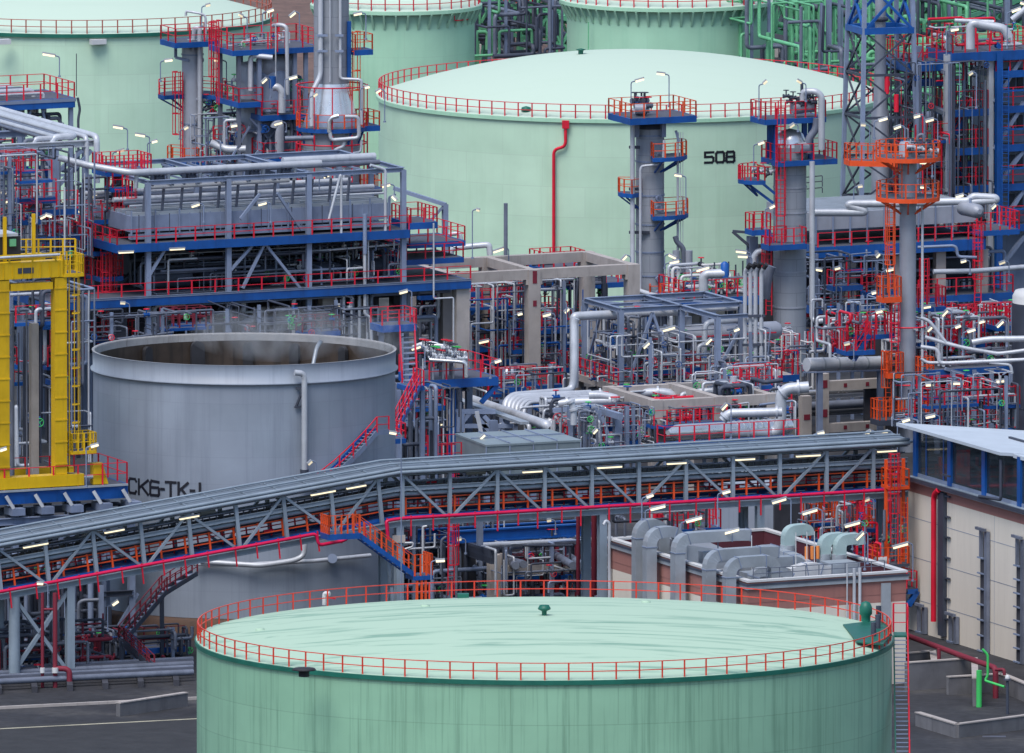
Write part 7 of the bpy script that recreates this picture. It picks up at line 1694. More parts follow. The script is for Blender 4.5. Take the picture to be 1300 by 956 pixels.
riser(1252, 670, 870, 0); riser(1298, 680, 900, 0); riser(1173, 766, 830, 0); riser(1213, 778, 835, 0); riser(1345, 700, 930, 0)
for px in (1110, ): pass
# ================================================================== sunken bund by its foot
CONCB = mat('bund_concrete', (.145, .145, .16), .9, var=.2, grime=((.07, .07, .08), .7))
def bund(label, pts, z, th=.35, m=None):
    t = thing('bund_wall', label, 'wall', (pts[0].x, pts[0].y, 0))
    for a, b in zip(pts[:-1], pts[1:]): MB().beam(V3((a.x, a.y, z / 2)), V3((b.x, b.y, z / 2)), th, z).build('wall', m or CONCB, t); MB().beam(V3((a.x, a.y, z + .045)), V3((b.x, b.y, z + .045)), th + .1, .08).build('coping', CONC, t)
P1 = G(1150, 842, 1.9); P2 = G(1237, 836, 1.9); P3 = G(1238, 862, 1.9)
bund('taller bare concrete bund wall below the panelled building', [P1, P2, P3], 1.9)
bund('low dark concrete bund wall just behind the taller one at the stair foot', [G(1150, 830, 1.6), G(1184, 827, 1.6), G(1186, 840, 1.6)], 1.6)
bund('long low concrete bund wall ending by the green hose pipe', [G(1203, 860, 1.2), G(1272, 856, 1.2), G(1330, 880, 1.2)], 1.2)
pipe('fire_main', [W(1145, 803, 1742), W(1152, 807, 1742), W(1222, 833, 1733), W(1264, 848, 1727), W(1264, 905, 1727)], .2, 'dark red fire main slanting down past the bund walls', FIRE, 'pipe')
pipe('fire_main', [W(1264, 850, 1726.5), W(1275, 850, 1726), W(1275, 857, 1726)], .12, 'short dark red branch pipe at the low end of the fire main', FIRE, 'pipe')
for i, (px, py) in enumerate(((1192, 823), (1225, 835))): a = W(px, py, 1734); tag(MB().cyl((a.x, a.y, 0), a, .13, 8).build('pipe_support', FIRE, None), ['dark red prop under the fire main beside the red riser', 'dark red prop under the fire main by the taller bund wall'][i], 'support')
pipe('hose_pipe', [W(1247, 824, 1722), W(1254, 831, 1722), W(1254, 858, 1722), W(1250, 864, 1722), W(1275, 872, 1721)], .09, 'bright green bent hose pipe rising above the bund', GREENB, 'pipe'); a = W(1243, 851, 1722); tag(MB().cyl((a.x, a.y, 0), a, .2, 10).build('hose_post', GREENB, None), 'stubby bright green post beside the green hose pipe', 'post')
a = W(1279, 862, 1718); t = thing('bollard_lamp', 'white domed lamp on a short dark post near the bund', 'lamp', (a.x, a.y, 0)); MB().cyl((a.x, a.y, 0), a, .1, 8).build('post', STEELD, t); MB().lathe(a, [(.25, -.1), (.25, 0), (.16, .04)], 14).build('collar', STEELD, t); MB().lathe(a, [(.17, .04), (.16, .16), (.1, .25), (.01, .28)], 14).build('dome', WHITE, t)
# ================================================================== the big green roof nearest the viewer
tF, cF, rF, zF = tank('broad green storage tank with stained pale roof lowest in the picture', 691, 810.5, 444.5, 1638, 1.5, MINT3, ROOFS, over=.05, railm=mat('signal_red_paint', (.72, .045, .02), .45, var=.12), edge=GREEND, post=1.55, seg=160, railin=.12)
MB().lathe((cF.x, cF.y, zF + 1.5), [(.16, 0), (.16, .3), (.42, .42), (.42, .5), (.3, .7), (.01, .72)], 14).build('roof_vent', GREEND, tF)
def roof_pt(px, py):
    d = ray(px, py); z = zF + .6
    for _ in range(8):
        k = (z - CAMH) / d.z; x, y = d.x * k, d.y * k; q = min(1, math.hypot(x - cF.x, y - cF.y) / rF); z = zF + .02 + 1.5 * (1 - q * q)
    return V3((x, y, z))
q = roof_pt(386, 857); MB().lathe(q, [(.35, -.1), (.35, .25), (.8, .32), (.7, .45), (.01, .5)], 12).build('roof_hatch', DARK, tF)
q = roof_pt(588, 759); MB().box(q - V3((0, 0, .1)), .75, .75, .4).build('roof_box', GREEND, tF)
q = roof_pt(412, 768); MB().tube([q, q + V3((0, 0, .8)), q + V3((.35, -.2, .75))], .16, 8).build('gauge', WHITE, tF); MB().beam(q + V3((.3, -.2, .5)), q + V3((.75, -.3, .45)), .08).build('gauge_handle', RED, tF)
pts = [roof_pt(*B7(55, 297)), roof_pt(*B7(150, 430)), roof_pt(*B7(330, 470)), roof_pt(*B7(390, 400)), roof_pt(*B7(340, 300)), roof_pt(*B7(200, 300))]
zt_ = max(p.z for p in pts) + .12; MB().prism([(p.x, p.y) for p in pts], zt_ - .1, zt_).build('service_deck', GREEND, tF)
q = roof_pt(*B7(212, 300)); MB().lathe((q.x, q.y, zt_), [(.3, 0), (.3, .35), (.42, .5), (.42, .95), (.28, 1.25), (.01, 1.35)], 14).build('breather_valve', GREEND, tF)
for x, y in ((295, 350), (265, 400), (300, 300)): q = roof_pt(*B7(x, y)); MB().cyl((q.x, q.y, zt_), (q.x, q.y, zt_ + .9), .18, 8).build('dip_pipe', STEELD, tF)
for px, py in ((540, 770), (820, 765), (330, 800)): q = roof_pt(px, py); MB().lathe(q, [(.3, -.05), (.3, .12), (.01, .14)], 12).build('manhole', ROOFS, tF)
# landing and stair on its side
a0 = az(1134, 800, cF, rF)[0]; d = V3((cos(a0 + .22), sin(a0 + .22), 0)); tg = V3((d.y, -d.x, 0)); o = V3((cF.x, cF.y, 0)) + d * (rF + .15)
t = thing('tank_stair', 'red railed stair with pale treads against the side of the broad green tank', 'stair', (o.x, o.y, 0))
pS = PL(1139, 1640, V3((1, 0, 0)), V3((0, -1, 0)))
u0, u1 = .05, .95; pS.o = V3((cF.x + rF + .1, cF.y + 1.0, 0))
MB().ubox(pS, u0, u1, -2.5, -.6, zF - .12, zF).build('landing', GREEND, t); 
rr3 = MB(); rail_path(rr3, [pS.P(u0, -2.5, zF), pS.P(u1, -2.5, zF), pS.P(u1, -.6, zF)], 1.9, 1.0, mids=2); rr3.build('railing', RED, t)
stair(t, pS.P(.5, -.6, zF - .1), pS.P(.5, 17.5, .2), V3((1, 0, 0)), .9, GREEND, RED, 'R' , h=1.1)
# trees of pipes and dim clutter down on the ground beside the big grey tank
pz_ = PL(60, 1735); t = thing('hydrant_pipework', 'dark red hydrant pipes with white collars standing under the low end of the bridge', 'pipes', (pz_.o.x, pz_.o.y, 0))
for x, r_ in ((168, .12), (218, .17)):
    a = W(*B1(x, 940), 1733); b_ = W(*B1(x, 600), 1733); MB().tube([(a.x, a.y, 0), b_], r_, 10).build('pipe', FIRE, t); w_ = W(*B1(x, 905), 1732.8); MB().cyl(w_ - V3((0, 0, .2)), w_ + V3((0, 0, .15)), r_ + .06, 10).build('collar', WHITE, t)
pipe_part(t, [W(*B1(165, 665), 1733), W(*B1(220, 665), 1733)], .09, FIRE); a = W(*B1(275, 905), 1733); pipe_part(t, [W(*B1(218, 900), 1733), W(*B1(275, 900), 1733), V3((a.x, a.y, 0))], .2, FIRE)
pl_ = PL(120, 1752); t = thing('process_unit', 'gloomy low pipework and dark tanks at ground level under the crane runway', 'process unit', (pl_.o.x, pl_.o.y, 0))
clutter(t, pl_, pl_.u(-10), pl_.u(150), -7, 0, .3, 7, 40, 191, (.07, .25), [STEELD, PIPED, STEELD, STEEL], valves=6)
pipe_part(t, [W(*B1(310, 780), 1750), W(*B1(312, 640), 1750), W(*B1(330, 630), 1750), W(*B1(390, 628), 1750)], .14, PIPED); pipe_part(t, [W(*B1(335, 865), 1748), W(*B1(350, 850), 1748), W(*B1(390, 845), 1748), W(*B1(400, 830), 1748)], .17, PIPE)
MB().hbeam(W(*B1(400, 850), 1752), W(*B1(400, 570), 1752), .3).build('post', STEEL, t)
MB().ubox(pl_, pl_.u(-40), pl_.u(135), -8, -7.7, 0, 8.5).build('shade_back_wall', CONCD, t)  # added dark sheet that gives the runway underside its shade
t = thing('ground_stair', 'dim red railed steel stair climbing beside the base of the open tank', 'stair', W(178, 850, 1743)); t.location.z = 0
stair(t, W(*B1(600, 900), 1741), W(*B1(480, 790), 1746), V0, 1.1, STEELD, FIRE); stair(t, W(*B1(480, 790), 1746), W(*B1(650, 590), 1750), V0, 1.1, STEELD, FIRE); stair(t, W(*B1(640, 600), 1750), W(*B1(770, 520), 1754), V0, 1.1, STEELD, FIRE)
a = W(*B1(480, 790), 1746)
for p in (a, W(*B1(640, 600), 1750)): MB().beam((p.x, p.y, 0), p, .25).build('post', STEELD, t)
# ================================================================== finer pipework and small landings packed between the big units
def packed(name, label, px0, px1, py0, py1, Y_, depth, npipe, nplat, seed, mats=None, rails=None, r=(.03, .09), nval=10, posts=3, dm=None):
    rnd = random.Random(seed); pl = PL(px0, Y_); z0, z1 = pl.z((px0 + px1) / 2, py1), pl.z((px0 + px1) / 2, py0); z0 = max(z0, .2)
    u1 = pl.u(px1, 0, (py0 + py1) / 2)
    t = thing(name, label, 'pipework', (pl.o.x, pl.o.y, 0))
    for k in range(posts):
        u = u1 * (k + .5) / posts; v = -rnd.random() * depth; MB().hbeam(pl.P(u, v, 0), pl.P(u, v, z1), .22).build('post', STEEL, t)
    clutter(t, pl, 0, u1, -depth, 0, z0, z1, npipe, seed, r, mats or [PIPE, PIPE, STEEL, PIPED, STEELD], valves=nval)
    for k in range(nplat):
        a = rnd.uniform(0, u1 * .7); b = min(u1, a + rnd.uniform(.18, .5) * u1); v = -rnd.uniform(0, depth * .8); z = rnd.uniform(z0 + .2, max(z0 + .4, z1 - 1.2))
        platform(t, pl, a, b, v - rnd.uniform(.8, 1.6), v, z, rnd.choice(['FBLR', 'FB', 'FL', 'FR', 'FBR']), rm=rails or RED, dm=dm, sp=rnd.uniform(1.0, 1.7), h=rnd.uniform(1.1, 1.5), bh=rnd.uniform(.2, .45), inner=False)
    return t
packed('pipework', 'fine pipes and red rails behind the bend of the silver pipe bundle', 640, 735, 470, 530, 1880, 7, 26, 5, 301)
packed('pipework', 'tight knot of fine pipes at the foot of the stout caged ladder column', 975, 1032, 425, 495, 1892, 5, 30, 6, 302, [PIPE, PIPE, WHITE, PIPED, RED])
packed('pipework', 'fine pale pipes between the vent stacks and the concrete portal', 905, 1000, 468, 505, 1868, 6, 30, 3, 303)
packed('pipework', 'fine pipes under red landings short of the slim stack', 1055, 1140, 385, 452, 1896, 6, 30, 6, 304)
packed('pipework', 'dark tangle of thin pipes below the manifold platform', 505, 585, 495, 588, 1836, 5, 40, 4, 305, [PIPED, STEELD, STEEL, PIPE])
packed('pipework', 'red landings and thin pipes in the gloom behind the open tank rim', 125, 330, 398, 432, 1852, 7, 22, 2, 306, [PIPED, STEELD, STEELD], FIRE)  # dark pipe and rail colours carry the shade here
packed('pipework', 'thin upright pipes in the gloom beside the concrete piers behind the open tank', 330, 480, 392, 430, 1856, 7, 26, 1, 307, [PIPED, STEELD, STEELD], FIRE)  # same dark colours, chosen to paint in the gloom
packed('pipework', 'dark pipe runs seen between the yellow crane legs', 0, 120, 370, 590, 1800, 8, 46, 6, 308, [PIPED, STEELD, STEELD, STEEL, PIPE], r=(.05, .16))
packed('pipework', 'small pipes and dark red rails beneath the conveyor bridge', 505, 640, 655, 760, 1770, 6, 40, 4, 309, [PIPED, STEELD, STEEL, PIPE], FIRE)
packed('pipework', 'pale small pipes beneath the bridge beside the ducted building', 640, 775, 690, 752, 1768, 6, 34, 3, 310, [PIPED, PIPE, STEEL, STEELD], FIRE)
packed('pipework', 'orange and red landings with thin pipes behind the ladder tower', 1045, 1128, 640, 715, 1772, 5, 36, 6, 311, [PIPED, STEELD, RED, PIPE], ORANGE)
packed('pipework', 'red railed pipework filling the gap behind the pale gallery roof', 1170, 1300, 480, 548, 1864, 6, 48, 5, 312, [PIPED, STEELD, PIPE, STEEL])
packed('pipework', 'silver valves and red rails heaped under the red cooler landing', 1165, 1300, 395, 470, 1884, 7, 60, 6, 313, [PIPE, PIPE, WHITE, PIPED], nval=40)
packed('pipework', 'thin pipes and rails in the open steel between slim column and round stack', 270, 395, 150, 238, 1942, 5, 46, 5, 314, [PIPE, PIPED, STEEL, STEELD])
packed('pipework', 'fine red rails and pipes under the pale beams of the concrete frame', 600, 740, 360, 470, 1898, 7, 60, 5, 315, [PIPE, PIPED, STEELD, BLUE])
packed('pipework', 'fine pipes on the deck around the horizontal drum', 795, 985, 425, 490, 1876, 8, 44, 1, 316, [PIPE, PIPE, PIPED, STEEL], nval=30)
packed('pipework', 'small valves and rails inside the low concrete portal', 830, 1010, 515, 562, 1850, 6, 50, 4, 317, [PIPE, PIPED, STEELD, STEEL], nval=24)
packed('pipework', 'slim pipes crossing the dark storey of the long coolers', 200, 510, 318, 365, 1873, 5, 50, 0, 318, [PIPE, PIPED, STEEL, STEELD], posts=0)
packed('pipework', 'thin pipes and red rails among the pale tubes behind the gantry masts', 0, 120, 195, 330, 1868, 7, 60, 8, 319, [PIPE, PIPED, STEEL, STEELD])
packed('pipework', 'fine pipes hanging under the second cooler block', 1036, 1150, 325, 385, 1938, 7, 40, 3, 320, [PIPED, STEELD, STEEL])
packed('pipework', 'fine pipes on the blue stair structure against the green bridges', 1160, 1260, 80, 280, 1958, 6, 50, 6, 321, [PIPED, STEELD, STEEL, RED])
packed('pipework', 'silver pipes heaped before the grey struts of the trestle', 735, 830, 520, 575, 1843, 4, 40, 3, 322, [PIPE, SHINY, PIPED, STEEL], nval=20)
packed('pipework', 'green pipes and struts packed behind the lattice mast', 1000, 1170, 5, 150, 2075, 14, 40, 3, 323, [GREENS, GREENS, STEELD, PIPED, GREENS], RED, (.08, .2), 0, 8, GREENS)
packed('pipework', 'green pipes and struts packed along the top right corner'.replace('right ', ''), 1165, 1310, -10, 140, 2080, 14, 44, 2, 324, [GREENS, GREENS, STEELD, PIPED], RED, (.08, .2), 0, 8, GREENS)
packed('pipework', 'dark green pipes low in the gap between the two overhanging green tanks', 598, 722, -5, 70, 2130, 12, 34, 1, 325, [GREENS, STEELD, PIPED, STEELD], RED, (.08, .2), 0, 6, GREENS)
# lighter green trusswork
for i, (x0, y0, x1, y1, Y_, h_, n_, lb) in enumerate([
    (985, 40, 1170, 78, 2100, 3.2, 10, 'green truss sloping down behind the lattice mast, above the dark pipe track'),
    (1000, 2, 1180, 40, 2150, 3.0, 10, 'pale green truss highest behind the lattice mast'),
    (1150, 22, 1320, 8, 2120, 2.6, 9, 'pale green truss crossing the top corner beyond the stair structure'),
    (1130, 100, 1320, 84, 2060, 2.2, 10, 'green truss glimpsed through the stair structure'),
    (1110, 150, 1300, 138, 2040, 2.0, 10, 'lowest green truss behind the stair structure'),
    (590, 30, 730, 62, 2140, 2.4, 8, 'green truss low in the gap between the overhanging tanks')]):
    a, b = W(x0, y0, Y_), W(x1, y1, Y_ + 6); d_ = (b - a); a.z = max(2.5, a.z); b.z = max(2.5, b.z)
    pipe_bridge(lb, a, b, (.3, 1, 0), 3, h_, n_, (.1, .5, .9), 4, 400 + i)
# yard furniture at ground level beside the front tank
YL = mat('faded_road_paint', (.34, .32, .24), .8, var=.3)
def slab(name, quad, z, m): t_ = MB(); t_.quad(*[V3((p.x, p.y, z)) for p in quad]); return struct(t_.build(name, m, None, (quad[0].x, quad[0].y, 0)))
slab('road', [G(-60, 985), G(330, 985), G(330, 905), G(-60, 925)], .008, mat('worn_asphalt', (.034, .035, .04), .9, var=.3, grime=((.018, .018, .022), .8)))
slab('road_line', [G(-60, 929), G(330, 909), G(330, 908), G(-60, 928)], .014, YL)
tag(None or MB().beam(V3((*G(-60, 903).xy, .09)), V3((*G(330, 884).xy, .09)), .3, .18).build('kerb', CONC, None), 'pale concrete kerb along the dark road by the front tank', 'kerb')
t = thing('ground_pipe_track', 'row of low grey pipes on concrete sleepers beside the dark road', 'pipes', G(100, 880))
for i in range(6): MB().tube([V3((*G(-60, 862 + i * 3.5).xy, .62)), V3((*G(245, 847 + i * 3.5).xy, .62))], .14 + .04 * (i % 3), 8).build('pipe', [PIPED, STEELD, PIPED, PIPED, STEELD, PIPED][i], t)
for k in range(7): a = G(-50 + k * 45, 863 - k * 2.2); b = G(-46 + k * 45, 884 - k * 2.2); MB().beam(V3((a.x, a.y, .22)), V3((b.x, b.y, .22)), .4, .43).build('sleeper', CONCD, t)
bund('low dirty bund wall curving at the base of the broad green tank', [G(150, 893, .9), G(236, 880, .9)], .9)
bund('low bund wall beside the stair of the broad green tank', [G(1165, 905, .9), G(1215, 920, .9), G(1330, 905, .9)], .9)
packed('pipework', 'dark hydrant pipes and posts low at the corner under the bridge end', -10, 150, 790, 862, 1737, 5, 40, 2, 330, [STEELD, PIPED, FIRE, STEELD], FIRE, (.06, .16))
packed('pipework', 'dark pumps and pipes against the base of the lettered tank', 110, 245, 800, 850, 1746, 3, 34, 1, 331, [STEELD, PIPED, STEELD, FIRE], FIRE, (.05, .14))
for i, (px, py) in enumerate(((1225, 925), (1262, 935))): p = G(px, py); slab('drain', [V3((p.x - .8, p.y - .4, 0)), V3((p.x + .8, p.y - .4, 0)), V3((p.x + .8, p.y + .4, 0)), V3((p.x - .8, p.y + .4, 0))], .006, GRATE)
# ================================================================== area lamps: (head x, head y, side, foot y, depth, label, slope, length)
LAMPS = [
 (62, 69, -1, 97, 1933, 'lit lamp on its own pole over the corner of the high blue platform', .2, 1.4),
 (150, 161, -1, 190, 1900, 'lit lamp against the far tank, first of two by the red access tower top', .2, 1.1),
 (178, 171, -1, 197, 1898, 'lit lamp against the far tank, second of two by the red access tower top', .2, 1.1),
 (153, 191, 1, 203, 1896, 'small lit lamp low between the red rails of the access tower top', .3, .8),
 (214, 76, 1, 104, 1947, 'lit lamp arching over the middle platform of the slim column, facing the far tank', .15, .9),
 (277, 76, -1, 110, 1947, 'lit lamp arching towards the slim column from its ring platform', .1, .9),
 (264, 6, 1, 34, 1949, 'small lamp above the very top of the slim column', .3, .5),
 (306, 19, -1, 48, 1945, 'small unlit looking lamp standing over the gangway beside the slim column', .6, .5),
 (343, 13, 1, 46, 1944, 'lit lamp high over the top deck of the stepped unit', .35, .8),
 (371, 18, -1, 56, 1944, 'lit lamp with a steep head over the red corner of the stepped unit', -.7, .8),
 (335, 102, -1, 128, 1942, 'steep lit lamp beside the fat vessel of the stepped unit', -.8, .7),
 (372, 98, 1, 124, 1942, 'lit lamp between the stepped unit and the bright metal cone', .3, .95),
 (236, 162, 1, 176, 1947, 'small lit lamp clamped to the shell of the slim column', .6, .5),
 (297, 159, 1, 176, 1941, 'lit lamp under the middle deck of the stepped unit', .2, .7),
 (353, 156, -1, 170, 1941, 'lit lamp below the deck rail of the stepped unit near its bent duct', -.2, .9),
 (454, 17, -1, 52, 1936, 'lit lamp under the rim of the green tank beside the round stack', -.15, .9),
 (466, 110, 1, 140, 1935, 'lit lamp halfway up the orange ladder of the round stack', .2, .5),
 (480, 115, -1, 158, 1934, 'lit lamp on the end of the round stack platform against tank 508', -.5, .6),
 (400, 120, 1, 150, 1934, 'small lit lamp in front of the bright metal cone', .7, .5),
 (196, 179, 1, 200, 1895, 'lit lamp behind the red caged ladder over the cooler roof', .3, .6),
 (812, 101, 1, 140, 1942, 'lit lamp rising from the far corner of the orange topped column', .3, 1.0),
 (839, 93, -1, 136, 1944, 'lit lamp facing inwards over the orange topped column', .15, .9),
 (861, 222, -1, 266, 1942, 'lit lamp over the lower orange balcony of the orange topped column', .2, .8),
 (792, 327, -1, 345, 1906, 'steep lit lamp behind the end of the concrete beam', -.9, .7),
 (854, 325, 1, 344, 1935, 'short lit lamp beside the bent vents at the column foot', -.4, .9),
 (856, 332, 1, 360, 1930, 'long lit lamp just under the short one at the column foot', .25, 1.1),
 (892, 341, 1, 372, 1922, 'long lit lamp slanting up over the blue valve deck', .3, 1.5),
 (941, 319, -1, 350, 1924, 'upper of two long lit lamps facing the caged ladder column', .15, 1.2),
 (943, 325, -1, 356, 1922, 'lower of two long lit lamps facing the caged ladder column', .1, 1.1),
 (966, 181, 1, 216, 1928, 'lit lamp over the round balcony of the caged ladder column', .4, .7),
 (971, 104, 1, 150, 1928, 'dim lamp on a tall thin pole at the head of the caged ladder column', .9, .5),
 (1015, 103, -1, 128, 1928, 'dim lamp beside the vent at the head of the caged ladder column', .6, .6),
 (980, 262, 1, 290, 1926, 'lit lamp beside the red ladder cage of the stout column', .5, .6),
 (1005, 159, -1, 170, 1927, 'small lit lamp between the blue head posts of the stout column', -.6, .6),
 (1121, 151, 1, 175, 1905, 'lit lamp in front of the lattice mast, higher of the pair above the orange platform', .3, 1.0),
 (1139, 161, -1, 182, 1902, 'lit lamp in front of the lattice mast, lower of the pair above the orange platform', -.3, .8),
 (1164, 147, -1, 176, 1888, 'round ended lit lamp above the slim stack platform', -.2, .7),
 (1180, 152, -1, 192, 1887, 'lit lamp drooping over the outer edge of the slim stack platform', -.2, .9),
 (1096, 158, -1, 200, 1908, 'small lit lamp inside the lattice mast legs', .1, .5),
 (1092, 236, 1, 260, 1940, 'small lit lamp low in the lattice mast', .2, .5),
 (1173, 206, -1, 225, 1888, 'lit lamp between the two orange platforms of the slim stack', .1, .9),
 (1172, 237, -1, 252, 1886, 'lit lamp on the lower orange platform of the slim stack', .1, .6),
 (1218, 248, -1, 268, 1938, 'lit lamp hanging near the loop in the pale header pipe', -.2, .9),
 (1261, 262, -1, 290, 1937, 'steep lit lamp beside the blue post at the cooler end', -.8, .6),
 (1212, 37, 1, 70, 1955, 'lit lamp over the top deck of the blue stair structure', .2, .9),
 (1290, 12, 1, 60, 1955, 'lit lamp in the top corner beyond the silver bent pipe', .4, 1.1),
 (1232, 93, -1, 140, 1958, 'small lit lamp on the stair structure between its pale columns', -.6, .5),
 (1300, 4, -1, 60, 1954, 'lit lamp at the very top edge beside the silver bent pipe', .3, .8),
 (1114, 324, -1, 345, 1935, 'steep lit lamp above the orange cage under the coolers', -.9, .5),
 (1130, 342, 1, 372, 1889, 'lit lamp inside the orange cage of the slim stack', .3, .9),
 (1110, 371, 1, 440, 1880, 'lit lamp on a tall bent pole under the orange cage', .3, .6),
 (1116, 395, 1, 425, 1879, 'lit lamp just below the orange cage beside the slim stack', .3, .7),
 (1133, 378, -1, 395, 1888, 'small lit lamp at the bottom lip of the orange cage', -.1, .5),
 (1040, 342, 1, 360, 1938, 'lit lamp under the cooler deck beside the stout column', -.1, .7),
 (1063, 340, -1, 360, 1938, 'lit lamp with a green tinted bracket under the cooler deck', -.2, .6),
 (1177, 389, -1, 420, 1882, 'lit lamp beside the slim stack over the red rails', -.1, .8),
 (1199, 397, -1, 430, 1880, 'steep lit lamp second from the slim stack over the silver pipes', -.9, .8),
 (1180, 417, -1, 440, 1878, 'steep lit lamp low against the slim stack over the silver pipes', -.8, .7),
 (1216, 414, 1, 445, 1876, 'lit lamp tilted up among the red rails above the silver pipes', .4, .6),
 (1233, 419, 1, 450, 1875, 'long lit lamp tilted up just above the silver pipes', .35, .9),
 (1246, 408, 1, 440, 1878, 'lit lamp in front of the concrete cooler leg', .3, .6),
 (1269, 411, -1, 445, 1876, 'steep lit lamp between the concrete cooler leg and red landing', -.8, .9),
 (1293, 387, 1, 430, 1880, 'lit lamp against the white topped vessel', .3, .6),
 (1223, 331, -1, 350, 1939, 'lit yellowish lamp under the cooler deck before its ladder', -.2, .6),
 (1272, 333, -1, 360, 1940, 'dim lamp under the red landing at the cooler end', -.3, .7),
 (1075, 436, -1, 460, 1872, 'small lit lamp beside the red stair left of the slim stack'.replace('left of', 'short of'), -.2, .6),
 (1180, 488, 1, 510, 1868, 'lit lamp under the blue deck beside the slim stack foot', .1, .8),
 (1215, 486, 1, 510, 1868, 'long lit lamp under the middle of the low blue deck', .05, 1.4),
 (1272, 483, 1, 505, 1868, 'long lit lamp under the far end of the low blue deck', .1, 1.2),
 (1181, 528, -1, 560, 1790, 'lit lamp rising behind the pale roof of the gallery', -.15, 1.0),
 (1150, 533, 1, 600, 1775, 'lit lamp at the peak of the pale gallery roof', .35, .8),
 (1118, 550, -1, 580, 1772, 'long lit lamp over the bridge roof near the panelled building', -.25, 1.5),
 (1101, 549, -1, 575, 1774, 'short lit lamp beside the long one over the bridge roof', -.5, .8),
 (119, 249, 1, 270, 1880, 'lit lamp below the slanting silver pipe by the coolers', .35, .7),
 (97, 269, 1, 312, 1878, 'lit lamp on a thin pole among the red access landings', .7, .5),
 (62, 273, 1, 300, 1870, 'twin headed lamp above the yellow crane masts, outer head', -.2, .7),
 (54, 275, -1, 302, 1870, 'twin headed lamp above the yellow crane masts, inner head', -.4, .6),
 (4, 244, -1, 280, 1878, 'lit lamp at the picture edge above the crane trolley', .3, .7),
 (9, 255, -1, 285, 1876, 'long lit lamp beside the tallest yellow crane mast', -.2, .9),
 (248, 260, -1, 285, 1868, 'lit lamp hanging over the cooler louvres between the first two posts', -.25, .9),
 (333, 258, -1, 285, 1870, 'lit lamp hanging over the cooler louvres between the middle posts', -.2, .9),
 (156, 384, -1, 400, 1866, 'small lit lamp under the long blue deck near the red ladder cage', .1, .5),
 (414, 223, 1, 245, 1882, 'lit lamp at the open end of the silver header pipe', .4, .6),
 (501, 251, 1, 290, 1880, 'steep lit lamp beside the last cooler post', -.9, .6),
 (490, 235, -1, 250, 1884, 'pale lamp over the far roof edge of the coolers', -.2, .9),
 (512, 370, -1, 402, 1875, 'lit lamp under the end of the long blue deck', -.2, .9),
 (536, 325, -1, 340, 1893, 'lit lamp at the corner where coolers meet concrete frame', -.3, .8),
 (429, 387, -1, 410, 1868, 'small lit lamp in the dark bay under the long blue deck', .1, .4),
 (633, 317, -1, 345, 1906, 'long lit lamp above the back beam of the concrete frame', -.25, 1.3),
 (589, 395, 1, 420, 1898, 'lit lamp behind the pale concrete column with blue bracket', .2, .5),
 (614, 433, -1, 470, 1890, 'long lit lamp between the two front concrete columns', -.15, 1.1),
 (632, 458, 1, 480, 1848, 'lit lamp at the outer rail of the manifold platform', .35, .7),
 (528, 441, -1, 470, 1846, 'long lit lamp over the silver valve manifold', -.25, 1.0),
 (694, 399, -1, 425, 1897, 'long lit lamp beside the middle concrete column', -.2, .9),
 (719, 394, -1, 415, 1896, 'steep lit lamp behind the rising silver pipe', -.9, .6),
 (660, 398, 1, 425, 1897, 'lit lamp just before the middle concrete column', .3, .5),
 (556, 539, 1, 570, 1840, 'long lit lamp among the upright pipes below the manifold platform', .35, .9),
 (612, 554, -1, 575, 1824, 'steep lamp hanging above the grey flat roofed enclosure', -.8, .6),
 (475, 515, -1, 547, 1788, 'lit lamp over the tank stair landing against the steaming tank', -.3, .8),
 (393, 587, -1, 612, 1757, 'small lamp at the foot of the upright pipe on the steaming tank', -.8, .5),
 (849, 417, -1, 445, 1877, 'long lit lamp crossing the post of the grey steel frame', -.2, 1.4),
 (820, 438, -1, 470, 1874, 'steep lit lamp before the round end of the drum', -.8, .8),
 (899, 433, -1, 470, 1872, 'steep lit lamp before the middle of the drum', -.8, .8),
 (935, 418, 1, 440, 1876, 'lit lamp above the drum beside the vent stacks', .4, .6),
 (755, 547, -1, 575, 1840, 'steep lit lamp inside the grey strut trestle', -.9, .6),
 (919, 516, -1, 562, 1842, 'steep lit lamp before the concrete portal column', -.9, .8),
 (825, 629, 1, 660, 1745, 'lit lamp before the bridge rail above the ducts', .35, .7),
 (922, 624, 1, 668, 1742, 'lit lamp on a thin pole before the red fire main', .3, .8),
 (1042, 549, 1, 575, 1770, 'lit lamp before the foot of the pale frame with red panels', .3, .7),
 (835, 644, 1, 674, 1752, 'long lit lamp on the roof corner over the twin ducts', .28, 1.6),
 (881, 659, 1, 692, 1746, 'long lit lamp on the roof before the sloped hood', .3, 1.7),
 (928, 674, 1, 706, 1741, 'long lit lamp crossing the sloped hood on the roof', .3, 1.7),
 (989, 635, -1, 676, 1752, 'long lit lamp at the back roof edge, higher of the row along the maroon parapet', -.22, 1.5),
 (1028, 649, -1, 690, 1748, 'long lit lamp at the back roof edge just behind the single cowl', -.22, 1.6),
 (1082, 665, -1, 728, 1736, 'long lit lamp on a tall pole by the front roof corner', -.2, 1.6),
 (1091, 680, -1, 722, 1737, 'steep lit lamp sharing the front roof corner', -.85, 1.0),
 (1143, 692, -1, 742, 1745, 'long lit lamp on the little blue balcony against the panelled wall', -.2, 1.6),
 (1072, 678, -1, 700, 1760, 'dim lit lamp in the dark corner behind the cowls', -.15, .7),
 (1100, 634, -1, 660, 1766, 'small lit lamp high in the dark corner by the ladder tower', -.3, .6),
 (559, 711, 1, 838, 1736, 'lit lamp on a bowed pole beside the foot of the orange stair', .1, .9),
 (51, 740, -1, 772, 1733, 'oval lit lamp before the sloping end of the bridge', .1, .6),
 (146, 765, 1, 800, 1740, 'tilted lamp in the gloom before the base of the open tank', .7, .7),
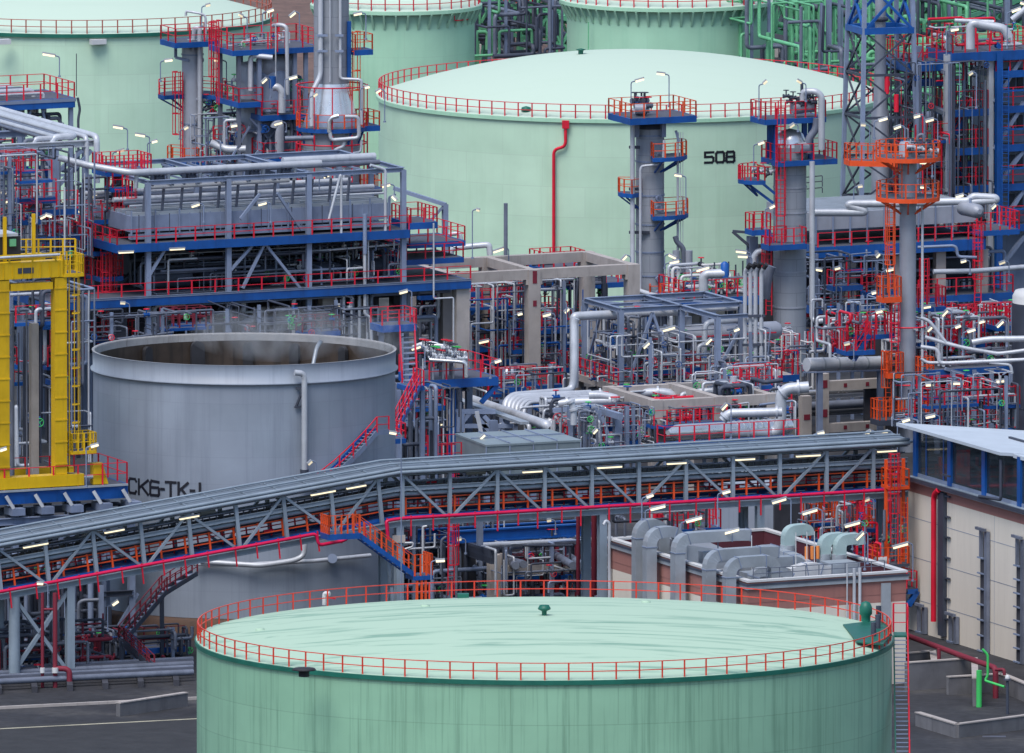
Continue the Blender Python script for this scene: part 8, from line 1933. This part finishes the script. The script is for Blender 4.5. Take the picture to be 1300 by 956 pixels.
 (120, 565, 1, 618, 1754, 'lit lamp between the crane leg and the open tank', .3, .8),
 (4, 570, 1, 610, 1754, 'lit lamp before the outer yellow crane leg', .35, .7),
 (607, 266, 1, 330, 1904, 'small hooded lamp on a tall mast rising from the concrete frame', -.2, .35),
 (499, 549, -1, 778, 1741, 'tall slender lamp post standing before the bend of the bridge', .2, .7),
 (589, 362, 1, 380, 1898, 'small dim lamp tucked under the blue deck bracket', .2, .4),
 (742, 402, -1, 420, 1895, 'lit lamp behind the far posts of the grey steel frame', -.3, .6),
 (697, 660, -1, 680, 1766, 'dim lamp on the blue girder beneath the bridge', -.1, .4),
 (583, 684, -1, 705, 1766, 'small yellow lamp at the red ladder beneath the bridge', -.2, .4),
]
for hx, hy, sd_, by, Y_, lb, sl, L in LAMPS:
    lamp(hx, hy, sd_, by, Y_, lb, slope=sl, L=L * .8, lit=not ('dim' in lb or 'small' in lb))
# steam drifting off the open tank
sm = bpy.data.materials.new('steam_volume'); sm.use_nodes = True; n = sm.node_tree.nodes; l = sm.node_tree.links
n.remove(n['Principled BSDF']); pv = n.new('ShaderNodeVolumePrincipled'); pv.inputs['Color'].default_value = (.86, .88, .92, 1); pv.inputs['Anisotropy'].default_value = .2
tc = n.new('ShaderNodeTexCoord'); mp = n.new('ShaderNodeMapping'); l.new(tc.outputs['Object'], mp.inputs[0]); mp.inputs['Scale'].default_value = (.5, .5, .35)
nz = n.new('ShaderNodeTexNoise'); nz.inputs['Scale'].default_value = 1; nz.inputs['Detail'].default_value = 4; nz.inputs['Distortion'].default_value = .8; l.new(mp.outputs[0], nz.inputs['Vector'])
mr = n.new('ShaderNodeMapRange'); mr.inputs['From Min'].default_value = .44; mr.inputs['From Max'].default_value = .75; mr.inputs['To Max'].default_value = .5; l.new(nz.outputs['Fac'], mr.inputs['Value'])
ln = n.new('ShaderNodeVectorMath'); ln.operation = 'LENGTH'; m2 = n.new('ShaderNodeMapping'); l.new(tc.outputs['Object'], m2.inputs[0]); m2.inputs['Scale'].default_value = (1 / 7.5, 1 / 4.0, 1 / 2.4); l.new(m2.outputs[0], ln.inputs[0])
fo = n.new('ShaderNodeMapRange'); fo.inputs['From Min'].default_value = 1; fo.inputs['From Max'].default_value = .35; l.new(ln.outputs['Value'], fo.inputs['Value'])
mu = n.new('ShaderNodeMath'); mu.operation = 'MULTIPLY'; l.new(mr.outputs[0], mu.inputs[0]); l.new(fo.outputs[0], mu.inputs[1]); l.new(mu.outputs[0], pv.inputs['Density'])
l.new(pv.outputs[0], n['Material Output'].inputs['Volume'])
def puff(px, py, Y_, sx, sz, lb):
    c = W(px, py, Y_); m = MB(); ns, nr = 20, 10; vs = []
    for i in range(nr + 1):
        th = PI * i / nr
        for k in range(ns): a = 2 * PI * k / ns; vs.append((c.x + sx * sin(th) * cos(a), c.y + sx * .55 * sin(th) * sin(a), c.z - sz * cos(th)))
    m.add(vs, [(i * ns + k, i * ns + (k + 1) % ns, (i + 1) * ns + (k + 1) % ns, (i + 1) * ns + k) for i in range(nr) for k in range(ns)], True)
    tag(m.build('steam', sm, None, c), lb, 'steam', None, 'stuff')
puff(350, 424, 1772, 6.4, 2.0, 'thin steam drifting over the middle of the open tank')
puff(486, 424, 1772, 2.6, 2.4, 'thicker wisp of steam at the stair side of the open tank')
